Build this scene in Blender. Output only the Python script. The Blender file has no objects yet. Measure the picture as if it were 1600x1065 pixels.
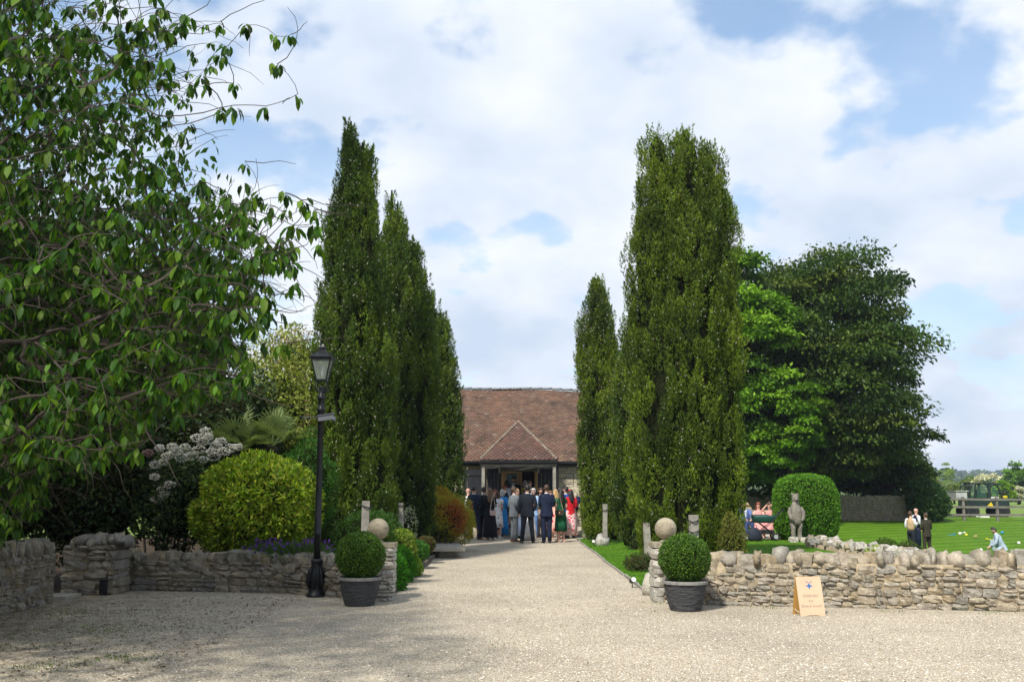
import bpy, bmesh, math, random
import numpy as np
from mathutils import Vector, Matrix, noise
R = math.radians
sc = bpy.context.scene
col = sc.collection
random.seed(7)
rng = np.random.default_rng(11)

# ------------------------------------------------------------------ camera
PITCH = 8.52
cam_d = bpy.data.cameras.new('camera')
cam = bpy.data.objects.new('camera', cam_d)
col.objects.link(cam)
cam.location = (0, 0, 1.65)
cam.rotation_euler = (R(90 + PITCH), 0, 0)
cam_d.sensor_width = 36
cam_d.lens = 35
cam_d.clip_start = 0.1
cam_d.clip_end = 6000
sc.camera = cam

# ------------------------------------------------------------------ world
SUN_EL, SUN_AZ = 50.0, 209.0        # compass-like: azimuth measured clockwise from +Y
w = bpy.data.worlds.new('World')
sc.world = w
w.use_nodes = True
nt = w.node_tree
nt.nodes.clear()
def wn(t, **k):
    n = nt.nodes.new(t)
    for a, b in k.items(): setattr(n, a, b)
    return n
def wl(a, b): nt.links.new(a, b)
out = wn('ShaderNodeOutputWorld'); bg = wn('ShaderNodeBackground'); bg.inputs[1].default_value = 0.085
sky = wn('ShaderNodeTexSky', sky_type='NISHITA', sun_disc=False)
sky.sun_elevation = R(SUN_EL); sky.sun_rotation = R(SUN_AZ)
sky.air_density = 1.2; sky.dust_density = 1.0; sky.ozone_density = 2.0
tc = wn('ShaderNodeTexCoord'); sep = wn('ShaderNodeSeparateXYZ'); wl(tc.outputs['Generated'], sep.inputs[0])
zc = wn('ShaderNodeMath', operation='MAXIMUM'); zc.inputs[1].default_value = 0.0; wl(sep.outputs[2], zc.inputs[0])
za = wn('ShaderNodeMath', operation='ADD'); za.inputs[1].default_value = 0.42; wl(zc.outputs[0], za.inputs[0])
dx = wn('ShaderNodeMath', operation='DIVIDE'); wl(sep.outputs[0], dx.inputs[0]); wl(za.outputs[0], dx.inputs[1])
dy = wn('ShaderNodeMath', operation='DIVIDE'); wl(sep.outputs[1], dy.inputs[0]); wl(za.outputs[0], dy.inputs[1])
cb = wn('ShaderNodeCombineXYZ'); wl(dx.outputs[0], cb.inputs[0]); wl(dy.outputs[0], cb.inputs[1])
cb.inputs[2].default_value = 3.7
mp = wn('ShaderNodeMapping'); mp.inputs['Location'].default_value = (5.7, 12.9, 0)
wl(cb.outputs[0], mp.inputs[0])
n1 = wn('ShaderNodeTexNoise'); n1.inputs['Scale'].default_value = 7.5; n1.inputs['Detail'].default_value = 6; n1.inputs['Roughness'].default_value = 0.48; n1.inputs['Distortion'].default_value = 0.0
n2 = wn('ShaderNodeTexNoise'); n2.inputs['Scale'].default_value = 1.6; n2.inputs['Detail'].default_value = 2
wl(mp.outputs[0], n1.inputs[0]); wl(mp.outputs[0], n2.inputs[0])
ad = wn('ShaderNodeMath', operation='MULTIPLY_ADD'); ad.inputs[1].default_value = 0.65; wl(n2.outputs[0], ad.inputs[0]); wl(n1.outputs[0], ad.inputs[2])
cr = wn('ShaderNodeValToRGB'); cr.color_ramp.interpolation = 'EASE'
cr.color_ramp.elements[0].position = 0.685; cr.color_ramp.elements[0].color = (.22, .22, .22, 1)
cr.color_ramp.elements[1].position = 0.86; cr.color_ramp.elements[1].color = (1, 1, 1, 1)
wl(ad.outputs[0], cr.inputs[0])
# cloud veil gets thicker towards the horizon
hz = wn('ShaderNodeMapRange'); hz.inputs[1].default_value = 0.0; hz.inputs[2].default_value = 0.42; hz.inputs[3].default_value = 0.65; hz.inputs[4].default_value = 0.0
wl(zc.outputs[0], hz.inputs[0])
mx = wn('ShaderNodeMath', operation='ADD', use_clamp=True); wl(cr.outputs[0], mx.inputs[0]); wl(hz.outputs[0], mx.inputs[1])
# cloud brightness varies with a finer noise: grey bases, white tops
n3 = wn('ShaderNodeTexNoise'); n3.inputs['Scale'].default_value = 4.5; n3.inputs['Detail'].default_value = 5
mp3 = wn('ShaderNodeMapping'); mp3.inputs['Location'].default_value = (5.1, 2.2, 0); wl(cb.outputs[0], mp3.inputs[0]); wl(mp3.outputs[0], n3.inputs[0])
cc = wn('ShaderNodeValToRGB')
cc.color_ramp.elements[0].position = 0.30; cc.color_ramp.elements[0].color = (0.40, 0.47, 0.58, 1)
cc.color_ramp.elements[1].position = 0.66; cc.color_ramp.elements[1].color = (0.60, 0.63, 0.68, 1)
wl(n3.outputs[0], cc.inputs[0])
cs = wn('ShaderNodeVectorMath', operation='SCALE'); cs.inputs['Scale'].default_value = 13.2; wl(cc.outputs[0], cs.inputs[0])
sk = wn('ShaderNodeVectorMath', operation='MULTIPLY'); sk.inputs[1].default_value = (1.15, 1.45, 1.6); wl(sky.outputs[0], sk.inputs[0])
mix = wn('ShaderNodeMix', data_type='RGBA'); wl(mx.outputs[0], mix.inputs[0]); wl(sk.outputs[0], mix.inputs[6]); wl(cs.outputs[0], mix.inputs[7])
wl(mix.outputs[2], bg.inputs[0]); wl(bg.outputs[0], out.inputs[0])

sun_d = bpy.data.lights.new('sun', 'SUN'); sun_d.energy = 4.2; sun_d.angle = R(4.0); sun_d.color = (1.0, 0.95, 0.87)
sun = bpy.data.objects.new('sun', sun_d); col.objects.link(sun)
_d = Vector((math.sin(R(SUN_AZ)) * math.cos(R(SUN_EL)), math.cos(R(SUN_AZ)) * math.cos(R(SUN_EL)), math.sin(R(SUN_EL))))
sun.rotation_euler = _d.to_track_quat('Z', 'Y').to_euler(); sun.location = _d * 60

sc.view_settings.view_transform = 'Standard'
sc.view_settings.look = 'None'
sc.view_settings.gamma = 1
sc.view_settings.exposure = 0.53
sc.view_settings.use_curve_mapping = False
sc.cycles.max_bounces = 5; sc.cycles.diffuse_bounces = 1; sc.cycles.glossy_bounces = 2
sc.cycles.transmission_bounces = 4; sc.cycles.transparent_max_bounces = 6; sc.cycles.volume_bounces = 0
sc.cycles.use_denoising = True
sc.cycles.caustics_reflective = False; sc.cycles.caustics_refractive = False

# ------------------------------------------------------------------ helpers
def tag(o, label=None, cat=None, group=None, kind=None):
    if label: o['label'] = label
    if cat: o['category'] = cat
    if group: o['group'] = group
    if kind: o['kind'] = kind
    return o
def empty(name, loc=(0, 0, 0), rz=0.0, label=None, cat=None, group=None):
    o = bpy.data.objects.new(name, None); col.objects.link(o)
    o.location = loc; o.rotation_euler = (0, 0, rz); o.empty_display_size = 0.2
    return tag(o, label, cat, group)
def link(name, me, parent=None, loc=None, rot=None, scale=None):
    o = bpy.data.objects.new(name, me); col.objects.link(o)
    if parent is not None: o.parent = parent
    if loc is not None: o.location = loc
    if rot is not None: o.rotation_euler = rot
    if scale is not None: o.scale = scale
    return o
def copy_tree(o, parent=None):
    c = o.copy(); col.objects.link(c)
    if parent is not None: c.parent = parent
    for ch in o.children: copy_tree(ch, c)
    return c

class MB:
    """collects shapes for one mesh"""
    def __init__(s): s.v = []; s.f = []
    def add(s, vs, fs):
        b = len(s.v); s.v += [tuple(v) for v in vs]; s.f += [tuple(i + b for i in f) for f in fs]; return s
    def box(s, c, d, rot=None, taper=1.0):
        x, y, z = d[0] / 2, d[1] / 2, d[2] / 2
        vs = [Vector((sx * x * (taper if sz > 0 else 1), sy * y * (taper if sz > 0 else 1), sz * z)) for sz in (-1, 1) for sy in (-1, 1) for sx in (-1, 1)]
        if rot is not None: vs = [rot @ v for v in vs]
        c = Vector(c); vs = [v + c for v in vs]
        return s.add(vs, [(0, 2, 3, 1), (4, 5, 7, 6), (0, 1, 5, 4), (2, 6, 7, 3), (0, 4, 6, 2), (1, 3, 7, 5)])
    def beam(s, a, b, wd, th):
        a, b = Vector(a), Vector(b); d = b - a; q = d.to_track_quat('X', 'Z').to_matrix()
        return s.box((a + b) / 2, (d.length, wd, th), q)
    def loft(s, rings, cap=True, closed=True):
        n = len(rings[0]); b = len(s.v)
        for r in rings: s.v += [tuple(v) for v in r]
        for k in range(len(rings) - 1):
            for i in range(n if closed else n - 1):
                j = (i + 1) % n
                s.f.append((b + k * n + i, b + k * n + j, b + (k + 1) * n + j, b + (k + 1) * n + i))
        if cap:
            s.f.append(tuple(b + i for i in reversed(range(n)))); s.f.append(tuple(b + (len(rings) - 1) * n + i for i in range(n)))
        return s
    def tube(s, pts, rad, n=8, cap=True, flat=1.0, up=None):
        pts = [Vector(p) for p in pts]
        if not hasattr(rad, '__len__'): rad = [rad] * len(pts)
        rings = []; prev = None
        for i, p in enumerate(pts):
            d = (pts[min(i + 1, len(pts) - 1)] - pts[max(i - 1, 0)])
            if d.length < 1e-9: d = Vector((0, 0, 1))
            d.normalize()
            u = up if (up is not None) else (prev if prev is not None else (Vector((1, 0, 0)) if abs(d.x) < 0.8 else Vector((0, 1, 0))))
            u = Vector(u); u = (u - d * u.dot(d))
            if u.length < 1e-6: u = d.orthogonal()
            u.normalize(); prev = u; v = d.cross(u)
            rings.append([p + (u * math.cos(2 * math.pi * k / n) + v * math.sin(2 * math.pi * k / n) * flat) * rad[i] for k in range(n)])
        return s.loft(rings, cap)
    def lathe(s, prof, n=16, c=(0, 0, 0), cap=True):
        c = Vector(c)
        return s.loft([[c + Vector((r * math.cos(2 * math.pi * k / n), r * math.sin(2 * math.pi * k / n), z)) for k in range(n)] for r, z in prof], cap)
    def ball(s, c, r, n=10, m=7, sc_=(1, 1, 1), rot=None):
        c = Vector(c); rings = []
        for j in range(m + 1):
            a = math.pi * j / m; rr = max(math.sin(a), 0.02)
            ring = []
            for k in range(n):
                v = Vector((rr * math.cos(2 * math.pi * k / n) * sc_[0], rr * math.sin(2 * math.pi * k / n) * sc_[1], -math.cos(a) * sc_[2])) * r
                if rot is not None: v = rot @ v
                ring.append(c + v)
            rings.append(ring)
        return s.loft(rings)
    def build(s, name, mat, parent=None, smooth=False, loc=None, rot=None, me_only=False):
        me = bpy.data.meshes.new(name); me.from_pydata(s.v, [], s.f)
        if smooth: me.shade_smooth()
        me.materials.append(mat); me.update()
        if me_only: return me
        return link(name, me, parent, loc, rot)

def np_mesh(name, V, F, mat, colors=None, smooth=False):
    """V (n,3) float, F (m,k) int, constant k"""
    me = bpy.data.meshes.new(name)
    V = np.ascontiguousarray(V, dtype=np.float32); F = np.ascontiguousarray(F, dtype=np.int32)
    me.vertices.add(len(V)); me.vertices.foreach_set('co', V.ravel())
    k = F.shape[1]
    me.loops.add(F.size); me.loops.foreach_set('vertex_index', F.ravel())
    me.polygons.add(len(F)); me.polygons.foreach_set('loop_start', np.arange(0, F.size, k, dtype=np.int32))
    if smooth: me.polygons.foreach_set('use_smooth', np.ones(len(F), dtype=bool))
    me.update(calc_edges=True)
    if colors is not None:
        a = me.color_attributes.new('Col', 'FLOAT_COLOR', 'POINT')
        c4 = np.ones((len(V), 4), dtype=np.float32); c4[:, :3] = colors; a.data.foreach_set('color', c4.ravel())
    me.materials.append(mat)
    return me

# ---- pixel ray helpers, only used to read positions off the photograph (photo is 1600 wide)
_c, _s = math.cos(R(PITCH)), math.sin(R(PITCH))
def ray(px, py):
    a = (px - 800) / 1555.6; b = (532.5 - py) / 1555.6
    return Vector((a, _c - b * _s, _s + b * _c))
def at(px, py, Y):
    d = ray(px, py); t = Y / d.y
    return Vector((d.x * t, Y, 1.65 + d.z * t))
def gnd(px, py, z=0.0):
    d = ray(px, py); t = (z - 1.65) / d.z
    return Vector((d.x * t, d.y * t, z))

# ------------------------------------------------------------------ materials
def mk(name):
    m = bpy.data.materials.new(name); m.use_nodes = True
    t = m.node_tree; b = t.nodes['Principled BSDF']
    return m, t, b
def noise_node(t, scale, detail=4, rough=0.55, vec=None, dist=0.0):
    n = t.nodes.new('ShaderNodeTexNoise'); n.inputs['Scale'].default_value = scale; n.inputs['Detail'].default_value = detail
    n.inputs['Roughness'].default_value = rough; n.inputs['Distortion'].default_value = dist
    if vec is not None: t.links.new(vec, n.inputs['Vector'])
    return n
def ramp(t, fac, stops):
    r = t.nodes.new('ShaderNodeValToRGB'); e = r.color_ramp.elements
    while len(e) < len(stops): e.new(0.5)
    for k, (p, c) in enumerate(stops):
        e[k].position = p; e[k].color = (c[0], c[1], c[2], 1) if hasattr(c, '__len__') else (c, c, c, 1)
    t.links.new(fac, r.inputs[0]); return r
def mixc(t, fac, a, b, mode='MIX'):
    m = t.nodes.new('ShaderNodeMix'); m.data_type = 'RGBA'; m.blend_type = mode
    for k, x in ((0, fac), (6, a), (7, b)):
        if isinstance(x, (int, float)): m.inputs[k].default_value = x
        elif isinstance(x, tuple): m.inputs[k].default_value = (*x[:3], 1)
        else: t.links.new(x, m.inputs[k])
    return m.outputs[2]
def bump(t, b, h, strength=0.5, dist=0.02, prev=None):
    n = t.nodes.new('ShaderNodeBump'); n.inputs['Strength'].default_value = strength; n.inputs['Distance'].default_value = dist
    t.links.new(h, n.inputs['Height'])
    if prev is not None: t.links.new(prev, n.inputs['Normal'])
    t.links.new(n.outputs[0], b.inputs['Normal']); return n.outputs[0]
def pos(t, obj=False):
    if obj:
        n = t.nodes.new('ShaderNodeTexCoord'); return n.outputs['Object']
    n = t.nodes.new('ShaderNodeNewGeometry'); return n.outputs['Position']
def simple(name, c, rough=0.7, var=0.25, scale=8, bumps=0.2, bscale=40, metal=0.0, obj=True, spec=0.4, dist=0.01):
    m, t, b = mk(name)
    p = pos(t, obj)
    n = noise_node(t, scale, 4, vec=p)
    lo = tuple(x * (1 - var) for x in c); hi = tuple(min(1, x * (1 + var)) for x in c)
    r = ramp(t, n.outputs[0], [(0.3, lo), (0.7, hi)])
    t.links.new(r.outputs[0], b.inputs['Base Color'])
    b.inputs['Roughness'].default_value = rough; b.inputs['Metallic'].default_value = metal
    b.inputs['Specular IOR Level'].default_value = spec
    if bumps:
        n2 = noise_node(t, bscale, 3, vec=p); bump(t, b, n2.outputs[0], bumps, dist)
    return m
def leafmat(name, rough=0.5, trans=0.35, spec=0.35, tcol=(1.25, 1.35, 0.45)):
    """leaf colour comes from the leaf's own 'Col' attribute"""
    m, t, b = mk(name)
    a = t.nodes.new('ShaderNodeAttribute'); a.attribute_name = 'Col'
    t.links.new(a.outputs['Color'], b.inputs['Base Color'])
    b.inputs['Roughness'].default_value = rough; b.inputs['Specular IOR Level'].default_value = spec
    tr = t.nodes.new('ShaderNodeBsdfTranslucent'); mm = t.nodes.new('ShaderNodeVectorMath'); mm.operation = 'MULTIPLY'
    mm.inputs[1].default_value = tcol; t.links.new(a.outputs['Color'], mm.inputs[0]); t.links.new(mm.outputs[0], tr.inputs[0])
    ms = t.nodes.new('ShaderNodeMixShader'); ms.inputs[0].default_value = trans
    t.links.new(b.outputs[0], ms.inputs[1]); t.links.new(tr.outputs[0], ms.inputs[2])
    t.links.new(ms.outputs[0], t.nodes['Material Output'].inputs[0])
    return m

def stone_mat(name, cols, lichen=(0.54, 0.51, 0.43), dark=(0.11, 0.095, 0.075), lich=0.5, moss=0.0):
    m, t, b = mk(name)
    oi = t.nodes.new('ShaderNodeObjectInfo'); p = pos(t)
    k = len(cols); base = ramp(t, oi.outputs['Random'], [(i / (k - 1), c) for i, c in enumerate(cols)])
    n1 = noise_node(t, 7, 6, 0.65, p); v1 = ramp(t, n1.outputs[0], [(0.3, 0.62), (0.7, 1.3)])
    c = mixc(t, 1.0, base.outputs[0], v1.outputs[0], 'MULTIPLY')
    n2 = noise_node(t, 23, 5, 0.7, p, 0.6); f2 = ramp(t, n2.outputs[0], [(0.60 - 0.1 * lich, 0.0), (0.72 - 0.1 * lich, 0.85)])
    c = mixc(t, f2.outputs[0], c, lichen)
    n3 = noise_node(t, 14, 5, 0.7, p, 0.4); f3 = ramp(t, n3.outputs[0], [(0.29, 0.8), (0.42, 0.0)])
    c = mixc(t, f3.outputs[0], c, dark)
    if moss:
        n4 = noise_node(t, 3.1, 4, 0.6, p); f4 = ramp(t, n4.outputs[0], [(0.62 - 0.1 * moss, 0.0), (0.70, moss)])
        c = mixc(t, f4.outputs[0], c, (0.16, 0.12, 0.02))
    t.links.new(c, b.inputs['Base Color']); b.inputs['Roughness'].default_value = 0.92; b.inputs['Specular IOR Level'].default_value = 0.2
    nb = noise_node(t, 30, 7, 0.7, p); bump(t, b, nb.outputs[0], 0.9, 0.03)
    return m
M = {}
M['stone'] = stone_mat('rubble_stone', [(0.37, 0.31, 0.21), (0.27, 0.25, 0.21), (0.42, 0.35, 0.24), (0.22, 0.20, 0.165), (0.40, 0.34, 0.26), (0.33, 0.26, 0.16), (0.31, 0.285, 0.24)])
M['stone_shade'] = stone_mat('shaded_mossy_stone', [(0.26, 0.235, 0.18), (0.20, 0.19, 0.17), (0.30, 0.26, 0.19), (0.17, 0.155, 0.13), (0.24, 0.20, 0.14)], lichen=(0.40, 0.39, 0.34), moss=0.6)  # rubble stone with shade put into its colour, for shaded walls; moss too
M['stone_barn'] = stone_mat('barn_stone', [(0.58, 0.51, 0.36), (0.50, 0.45, 0.34), (0.62, 0.56, 0.41), (0.54, 0.47, 0.31), (0.46, 0.42, 0.34)], lich=0.35)
M['stone_white'] = stone_mat('pale_stone', [(0.46, 0.43, 0.36), (0.38, 0.36, 0.32), (0.50, 0.46, 0.38)], lich=0.8)
M['mortar'] = simple('lime_mortar', (0.34, 0.275, 0.18), 0.95, 0.35, 9, 0.8, 60, obj=False, spec=0.1, dist=0.02)
M['mortar_shade'] = simple('shaded_mortar', (0.17, 0.14, 0.09), 0.95, 0.35, 9, 0.8, 60, obj=False, spec=0.1, dist=0.02)  # lime mortar in a darker tone, wall shade put into the colour
M['mortar_barn'] = simple('barn_mortar', (0.42, 0.36, 0.25), 0.95, 0.25, 7, 0.8, 60, obj=False, spec=0.1)
M['finial'] = stone_mat('weathered_finial', [(0.36, 0.31, 0.22), (0.34, 0.29, 0.2)], lichen=(0.44, 0.42, 0.36), lich=0.3)
M['black_iron'] = simple('black_iron', (0.006, 0.007, 0.009), 0.42, 0.3, 12, 0.1, 60, spec=0.35)
M['black_wood'] = simple('black_stained_boards', (0.012, 0.014, 0.018), 0.6, 0.4, 14, 0.4, 50, spec=0.35)
M['grey_timber'] = simple('weathered_timber', (0.27, 0.25, 0.21), 0.85, 0.3, 6, 0.6, 35)
M['dark_timber'] = simple('dark_old_timber', (0.10, 0.085, 0.065), 0.85, 0.35, 6, 0.6, 35)
M['oak'] = simple('golden_oak', (0.52, 0.30, 0.10), 0.5, 0.2, 5, 0.2, 30)
M['rail'] = simple('fence_timber', (0.15, 0.14, 0.12), 0.9, 0.3, 3, 0.5, 30)
M['bark'] = simple('bark', (0.04, 0.031, 0.023), 0.95, 0.4, 12, 0.9, 30, obj=False, dist=0.03)
M['twig'] = simple('twig_bark', (0.045, 0.033, 0.025), 0.8, 0.3, 12, 0.2, 60, obj=False)
M['core'] = simple('dark_core_shade', (0.016, 0.020, 0.008), 1.0, 0.5, 6, 1.0, 25, obj=False, spec=0.0, dist=0.08)  # hull inside crowns: blocks light, inner shade put into its dark colour
M['cyp'] = leafmat('cypress_sprays', 0.75, 0.15, 0.12)
M['leaf'] = leafmat('broad_leaves', 0.55, 0.35, 0.2)
M['leaf_gloss'] = leafmat('glossy_leaves', 0.5, 0.22, 0.25)
M['petal'] = leafmat('petals', 0.6, 0.3, 0.2, (1, 1, 1))
M['concrete'] = simple('stone_slab', (0.33, 0.30, 0.24), 0.9, 0.2, 5, 0.4, 40)
M['paving'] = simple('pale_paving', (0.42, 0.38, 0.30), 0.9, 0.2, 4, 0.3, 40, obj=False)
M['lead'] = simple('ridge_lead', (0.16, 0.165, 0.17), 0.6, 0.25, 3, 0.2, 30)
M['gutter'] = simple('black_gutter', (0.010, 0.010, 0.011), 0.4, 0.2, 10, 0)
M['soil'] = simple('bed_soil', (0.055, 0.040, 0.026), 1.0, 0.5, 9, 1.0, 35, obj=False, spec=0.05, dist=0.04)
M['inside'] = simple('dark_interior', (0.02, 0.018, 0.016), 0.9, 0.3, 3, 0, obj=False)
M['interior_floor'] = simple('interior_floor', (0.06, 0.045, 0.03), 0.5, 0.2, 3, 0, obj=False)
def glassmat(name, c, rough=0.05, alpha=1.0):
    m, t, b = mk(name); b.inputs['Base Color'].default_value = (*c, 1); b.inputs['Roughness'].default_value = rough
    b.inputs['Specular IOR Level'].default_value = 0.9
    if alpha < 1:
        tr = t.nodes.new('ShaderNodeBsdfTransparent'); tr.inputs[0].default_value = (0.92, 0.97, 0.95, 1); ms = t.nodes.new('ShaderNodeMixShader'); ms.inputs[0].default_value = alpha
        t.links.new(tr.outputs[0], ms.inputs[1]); t.links.new(b.outputs[0], ms.inputs[2]); t.links.new(ms.outputs[0], t.nodes['Material Output'].inputs[0])
    return m
M['door_glass'] = glassmat('door_glass', (0.015, 0.075, 0.08), 0.25); M['door_glass'].node_tree.nodes['Principled BSDF'].inputs['Specular IOR Level'].default_value = .3
M['lamp_glass'] = glassmat('lamp_glass', (0.30, 0.34, 0.31), 0.25, 0.45)
M['cab_glass'] = glassmat('cab_glass', (0.05, 0.16, 0.09), 0.03, 0.35)

# ground materials
def gravel_mat():
    m, t, b = mk('gravel'); p = pos(t)
    v = t.nodes.new('ShaderNodeTexVoronoi'); v.inputs['Scale'].default_value = 72; v.inputs['Randomness'].default_value = 1; t.links.new(p, v.inputs['Vector'])
    sp = t.nodes.new('ShaderNodeSeparateColor'); t.links.new(v.outputs['Color'], sp.inputs[0])
    peb = ramp(t, sp.outputs[0], [(0.0, (0.26, 0.20, 0.13)), (0.10, (0.46, 0.375, 0.26)), (0.42, (0.64, 0.55, 0.41)), (0.75, (0.72, 0.635, 0.49)), (0.93, (0.80, 0.74, 0.63)), (1.0, (0.60, 0.40, 0.22))])
    edge = ramp(t, v.outputs['Distance'], [(0.25, 1.0), (0.75, 0.42)])
    c = mixc(t, 1.0, peb.outputs[0], edge.outputs[0], 'MULTIPLY')
    n = noise_node(t, 0.55, 5, 0.6, p); wv = ramp(t, n.outputs[0], [(0.32, 0.84), (0.62, 1.06)])
    c = mixc(t, 1.0, c, wv.outputs[0], 'MULTIPLY')
    # cherry shade painted in together with dirt and debris, denser towards the left
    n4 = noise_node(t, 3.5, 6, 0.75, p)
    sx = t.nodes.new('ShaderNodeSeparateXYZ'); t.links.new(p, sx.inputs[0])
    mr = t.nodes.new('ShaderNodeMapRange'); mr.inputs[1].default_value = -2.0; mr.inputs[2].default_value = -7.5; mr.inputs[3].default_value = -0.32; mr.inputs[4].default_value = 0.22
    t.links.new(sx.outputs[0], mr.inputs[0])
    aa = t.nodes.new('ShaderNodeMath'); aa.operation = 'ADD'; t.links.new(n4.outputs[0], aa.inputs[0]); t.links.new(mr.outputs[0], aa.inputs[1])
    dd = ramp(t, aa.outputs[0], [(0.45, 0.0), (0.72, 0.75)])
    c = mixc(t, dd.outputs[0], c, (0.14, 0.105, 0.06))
    t.links.new(c, b.inputs['Base Color']); b.inputs['Roughness'].default_value = 0.95; b.inputs['Specular IOR Level'].default_value = 0.15
    inv = ramp(t, v.outputs['Distance'], [(0.0, 1.0), (0.7, 0.0)])
    bump(t, b, inv.outputs[0], 0.8, 0.012)
    return m
M['gravel'] = gravel_mat()
def grass_mat(name, a, bb, stripe=0.12, ang=0.3, sscale=0.9):
    m, t, b = mk(name); p = pos(t)
    n = noise_node(t, 1.3, 5, 0.6, p); r = ramp(t, n.outputs[0], [(0.3, a), (0.7, bb)])
    n2 = noise_node(t, 60, 3, 0.6, p); r2 = ramp(t, n2.outputs[0], [(0.3, 0.6), (0.7, 1.3)])
    c = mixc(t, 1.0, r.outputs[0], r2.outputs[0], 'MULTIPLY')
    if stripe:
        mpn = t.nodes.new('ShaderNodeMapping'); mpn.inputs['Rotation'].default_value = (0, 0, ang); t.links.new(p, mpn.inputs[0])
        wv = t.nodes.new('ShaderNodeTexWave'); wv.inputs['Scale'].default_value = sscale; wv.inputs['Distortion'].default_value = 1.2; wv.inputs['Detail'].default_value = 2; wv.inputs['Detail Scale'].default_value = 2; t.links.new(mpn.outputs[0], wv.inputs[0])
        r3 = ramp(t, wv.outputs[0], [(0.2, 1 - stripe), (0.8, 1 + stripe)]); c = mixc(t, 1.0, c, r3.outputs[0], 'MULTIPLY')
    t.links.new(c, b.inputs['Base Color']); b.inputs['Roughness'].default_value = 0.8; b.inputs['Specular IOR Level'].default_value = 0.15
    n3 = noise_node(t, 45, 4, 0.7, p); bump(t, b, n3.outputs[0], 0.9, 0.05)
    return m
M['lawn'] = grass_mat('mown_lawn', (0.070, 0.160, 0.006), (0.115, 0.225, 0.009), 0.17, 1.25, 0.33)
M['field'] = grass_mat('rough_field', (0.12, 0.20, 0.03), (0.20, 0.27, 0.06), 0.0)
M['blade'] = leafmat('grass_blades', 0.6, 0.35, 0.2)

# ------------------------------------------------------------------ terrain
def sstep(x, a, b):
    t = np.clip((x - a) / (b - a), 0, 1); return t * t * (3 - 2 * t)
def zg(x, y):
    x = np.asarray(x, dtype=float); y = np.asarray(y, dtype=float)
    xe = 9.05 + 2.4 * sstep(y, 30.9, 32.4) - 11 * sstep(y, 39.5, 44)
    low = np.clip(-0.94 + 0.072 * (y - 40.4), -1.25, 0.16)
    s = sstep(x, xe, xe + 0.5) * sstep(y, 14.9, 15.8)
    z = s * low
    z = np.where(y > 56, 0.16 * s, z)
    z = z - 0.0 * y
    # land dips a little and rises again to low hills far off
    z = z - 2.5 * sstep(y, 90, 300) + (15 + 10 * np.sin(x * 0.0031 + 1.0)) * sstep(y, 550, 1500)
    return z
def axis(a, near, b, step, far):
    xs = list(np.arange(near[0], near[1] + 1e-6, step)); g = step; x = near[1]
    while x < b: g *= 1.22; x += g; xs.append(x)
    g = step; x = near[0]
    while x > a: g *= 1.22; x -= g; xs.insert(0, x)
    return np.array(xs)
def grid_mesh(name, xs, ys, zf, mat, dz=0.0):
    X, Y = np.meshgrid(xs, ys); Z = zf(X, Y) + dz
    V = np.stack([X.ravel(), Y.ravel(), Z.ravel()], 1); nx, ny = len(xs), len(ys)
    i, j = np.meshgrid(np.arange(nx - 1), np.arange(ny - 1)); a = (j * nx + i).ravel()
    return np_mesh(name, V, np.stack([a, a + 1, a + nx + 1, a + nx], 1), mat, smooth=True)
def zground(x, y): return zg(x, y) - 0.22 * (sstep(x, np.where(y > 40.5, .6, 2.3), np.where(y > 40.5, 1.2, 2.6)) * (1 - sstep(x, 39.2, 40)) * sstep(y, 15.6, 16.2) * (1 - sstep(y, 55.2, 56)))
me = grid_mesh('ground', axis(-2500, (-14, 42), 2500, 0.4, 0), axis(-60, (13, 60), 3000, 0.4, 0), zground, M['field'], -0.012)
tag(link('ground', me), kind='structure')
# mown lawns follow the terrain just above the ground sheet
def patch(name, x0, x1, y0, y1, step, mat, dz, xf=None):
    xs = np.linspace(x0, x1, int((x1 - x0) / step) + 2); ys = np.linspace(y0, y1, int((y1 - y0) / step) + 2)
    me = grid_mesh(name, xs, ys, zg, mat, dz); return tag(link(name, me), kind='structure')
patch('lawn', 2.17, 9.2, 15.35, 35.2, 0.3, M['lawn'], 0.002)
patch('lawn', 9.2, 40, 15.35, 56.0, 0.3, M['lawn'], 0.002)
patch('lawn', 0.6, 9.2, 41.0, 56.0, 0.3, M['lawn'], 0.002)
# gravel forecourt and drive as one sheet
def poly_sheet(name, pts, z, mat):
    me = bpy.data.meshes.new(name); me.from_pydata([(x, y, z) for x, y in pts], [], [tuple(range(len(pts)))]); me.materials.append(mat); me.update()
    return tag(link(name, me), kind='structure')
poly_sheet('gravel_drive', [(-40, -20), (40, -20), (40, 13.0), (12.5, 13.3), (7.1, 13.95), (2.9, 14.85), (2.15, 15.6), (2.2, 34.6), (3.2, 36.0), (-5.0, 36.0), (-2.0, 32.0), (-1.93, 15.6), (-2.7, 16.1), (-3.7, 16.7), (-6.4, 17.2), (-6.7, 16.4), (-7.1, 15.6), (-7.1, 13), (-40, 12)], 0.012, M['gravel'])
poly_sheet('flower_bed', [(-1.9, 15.6), (-1.95, 34.0), (-5.0, 36.2), (-16, 36.2), (-16, 12.6), (-7.0, 12.6), (-7.0, 17.3), (-3.6, 16.8)], 0.004, M['soil'])
poly_sheet('paving', [(2.25, 34.4), (10.9, 34.4), (10.9, 39.5), (2.25, 39.5)], 0.02, M['paving'])
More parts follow.
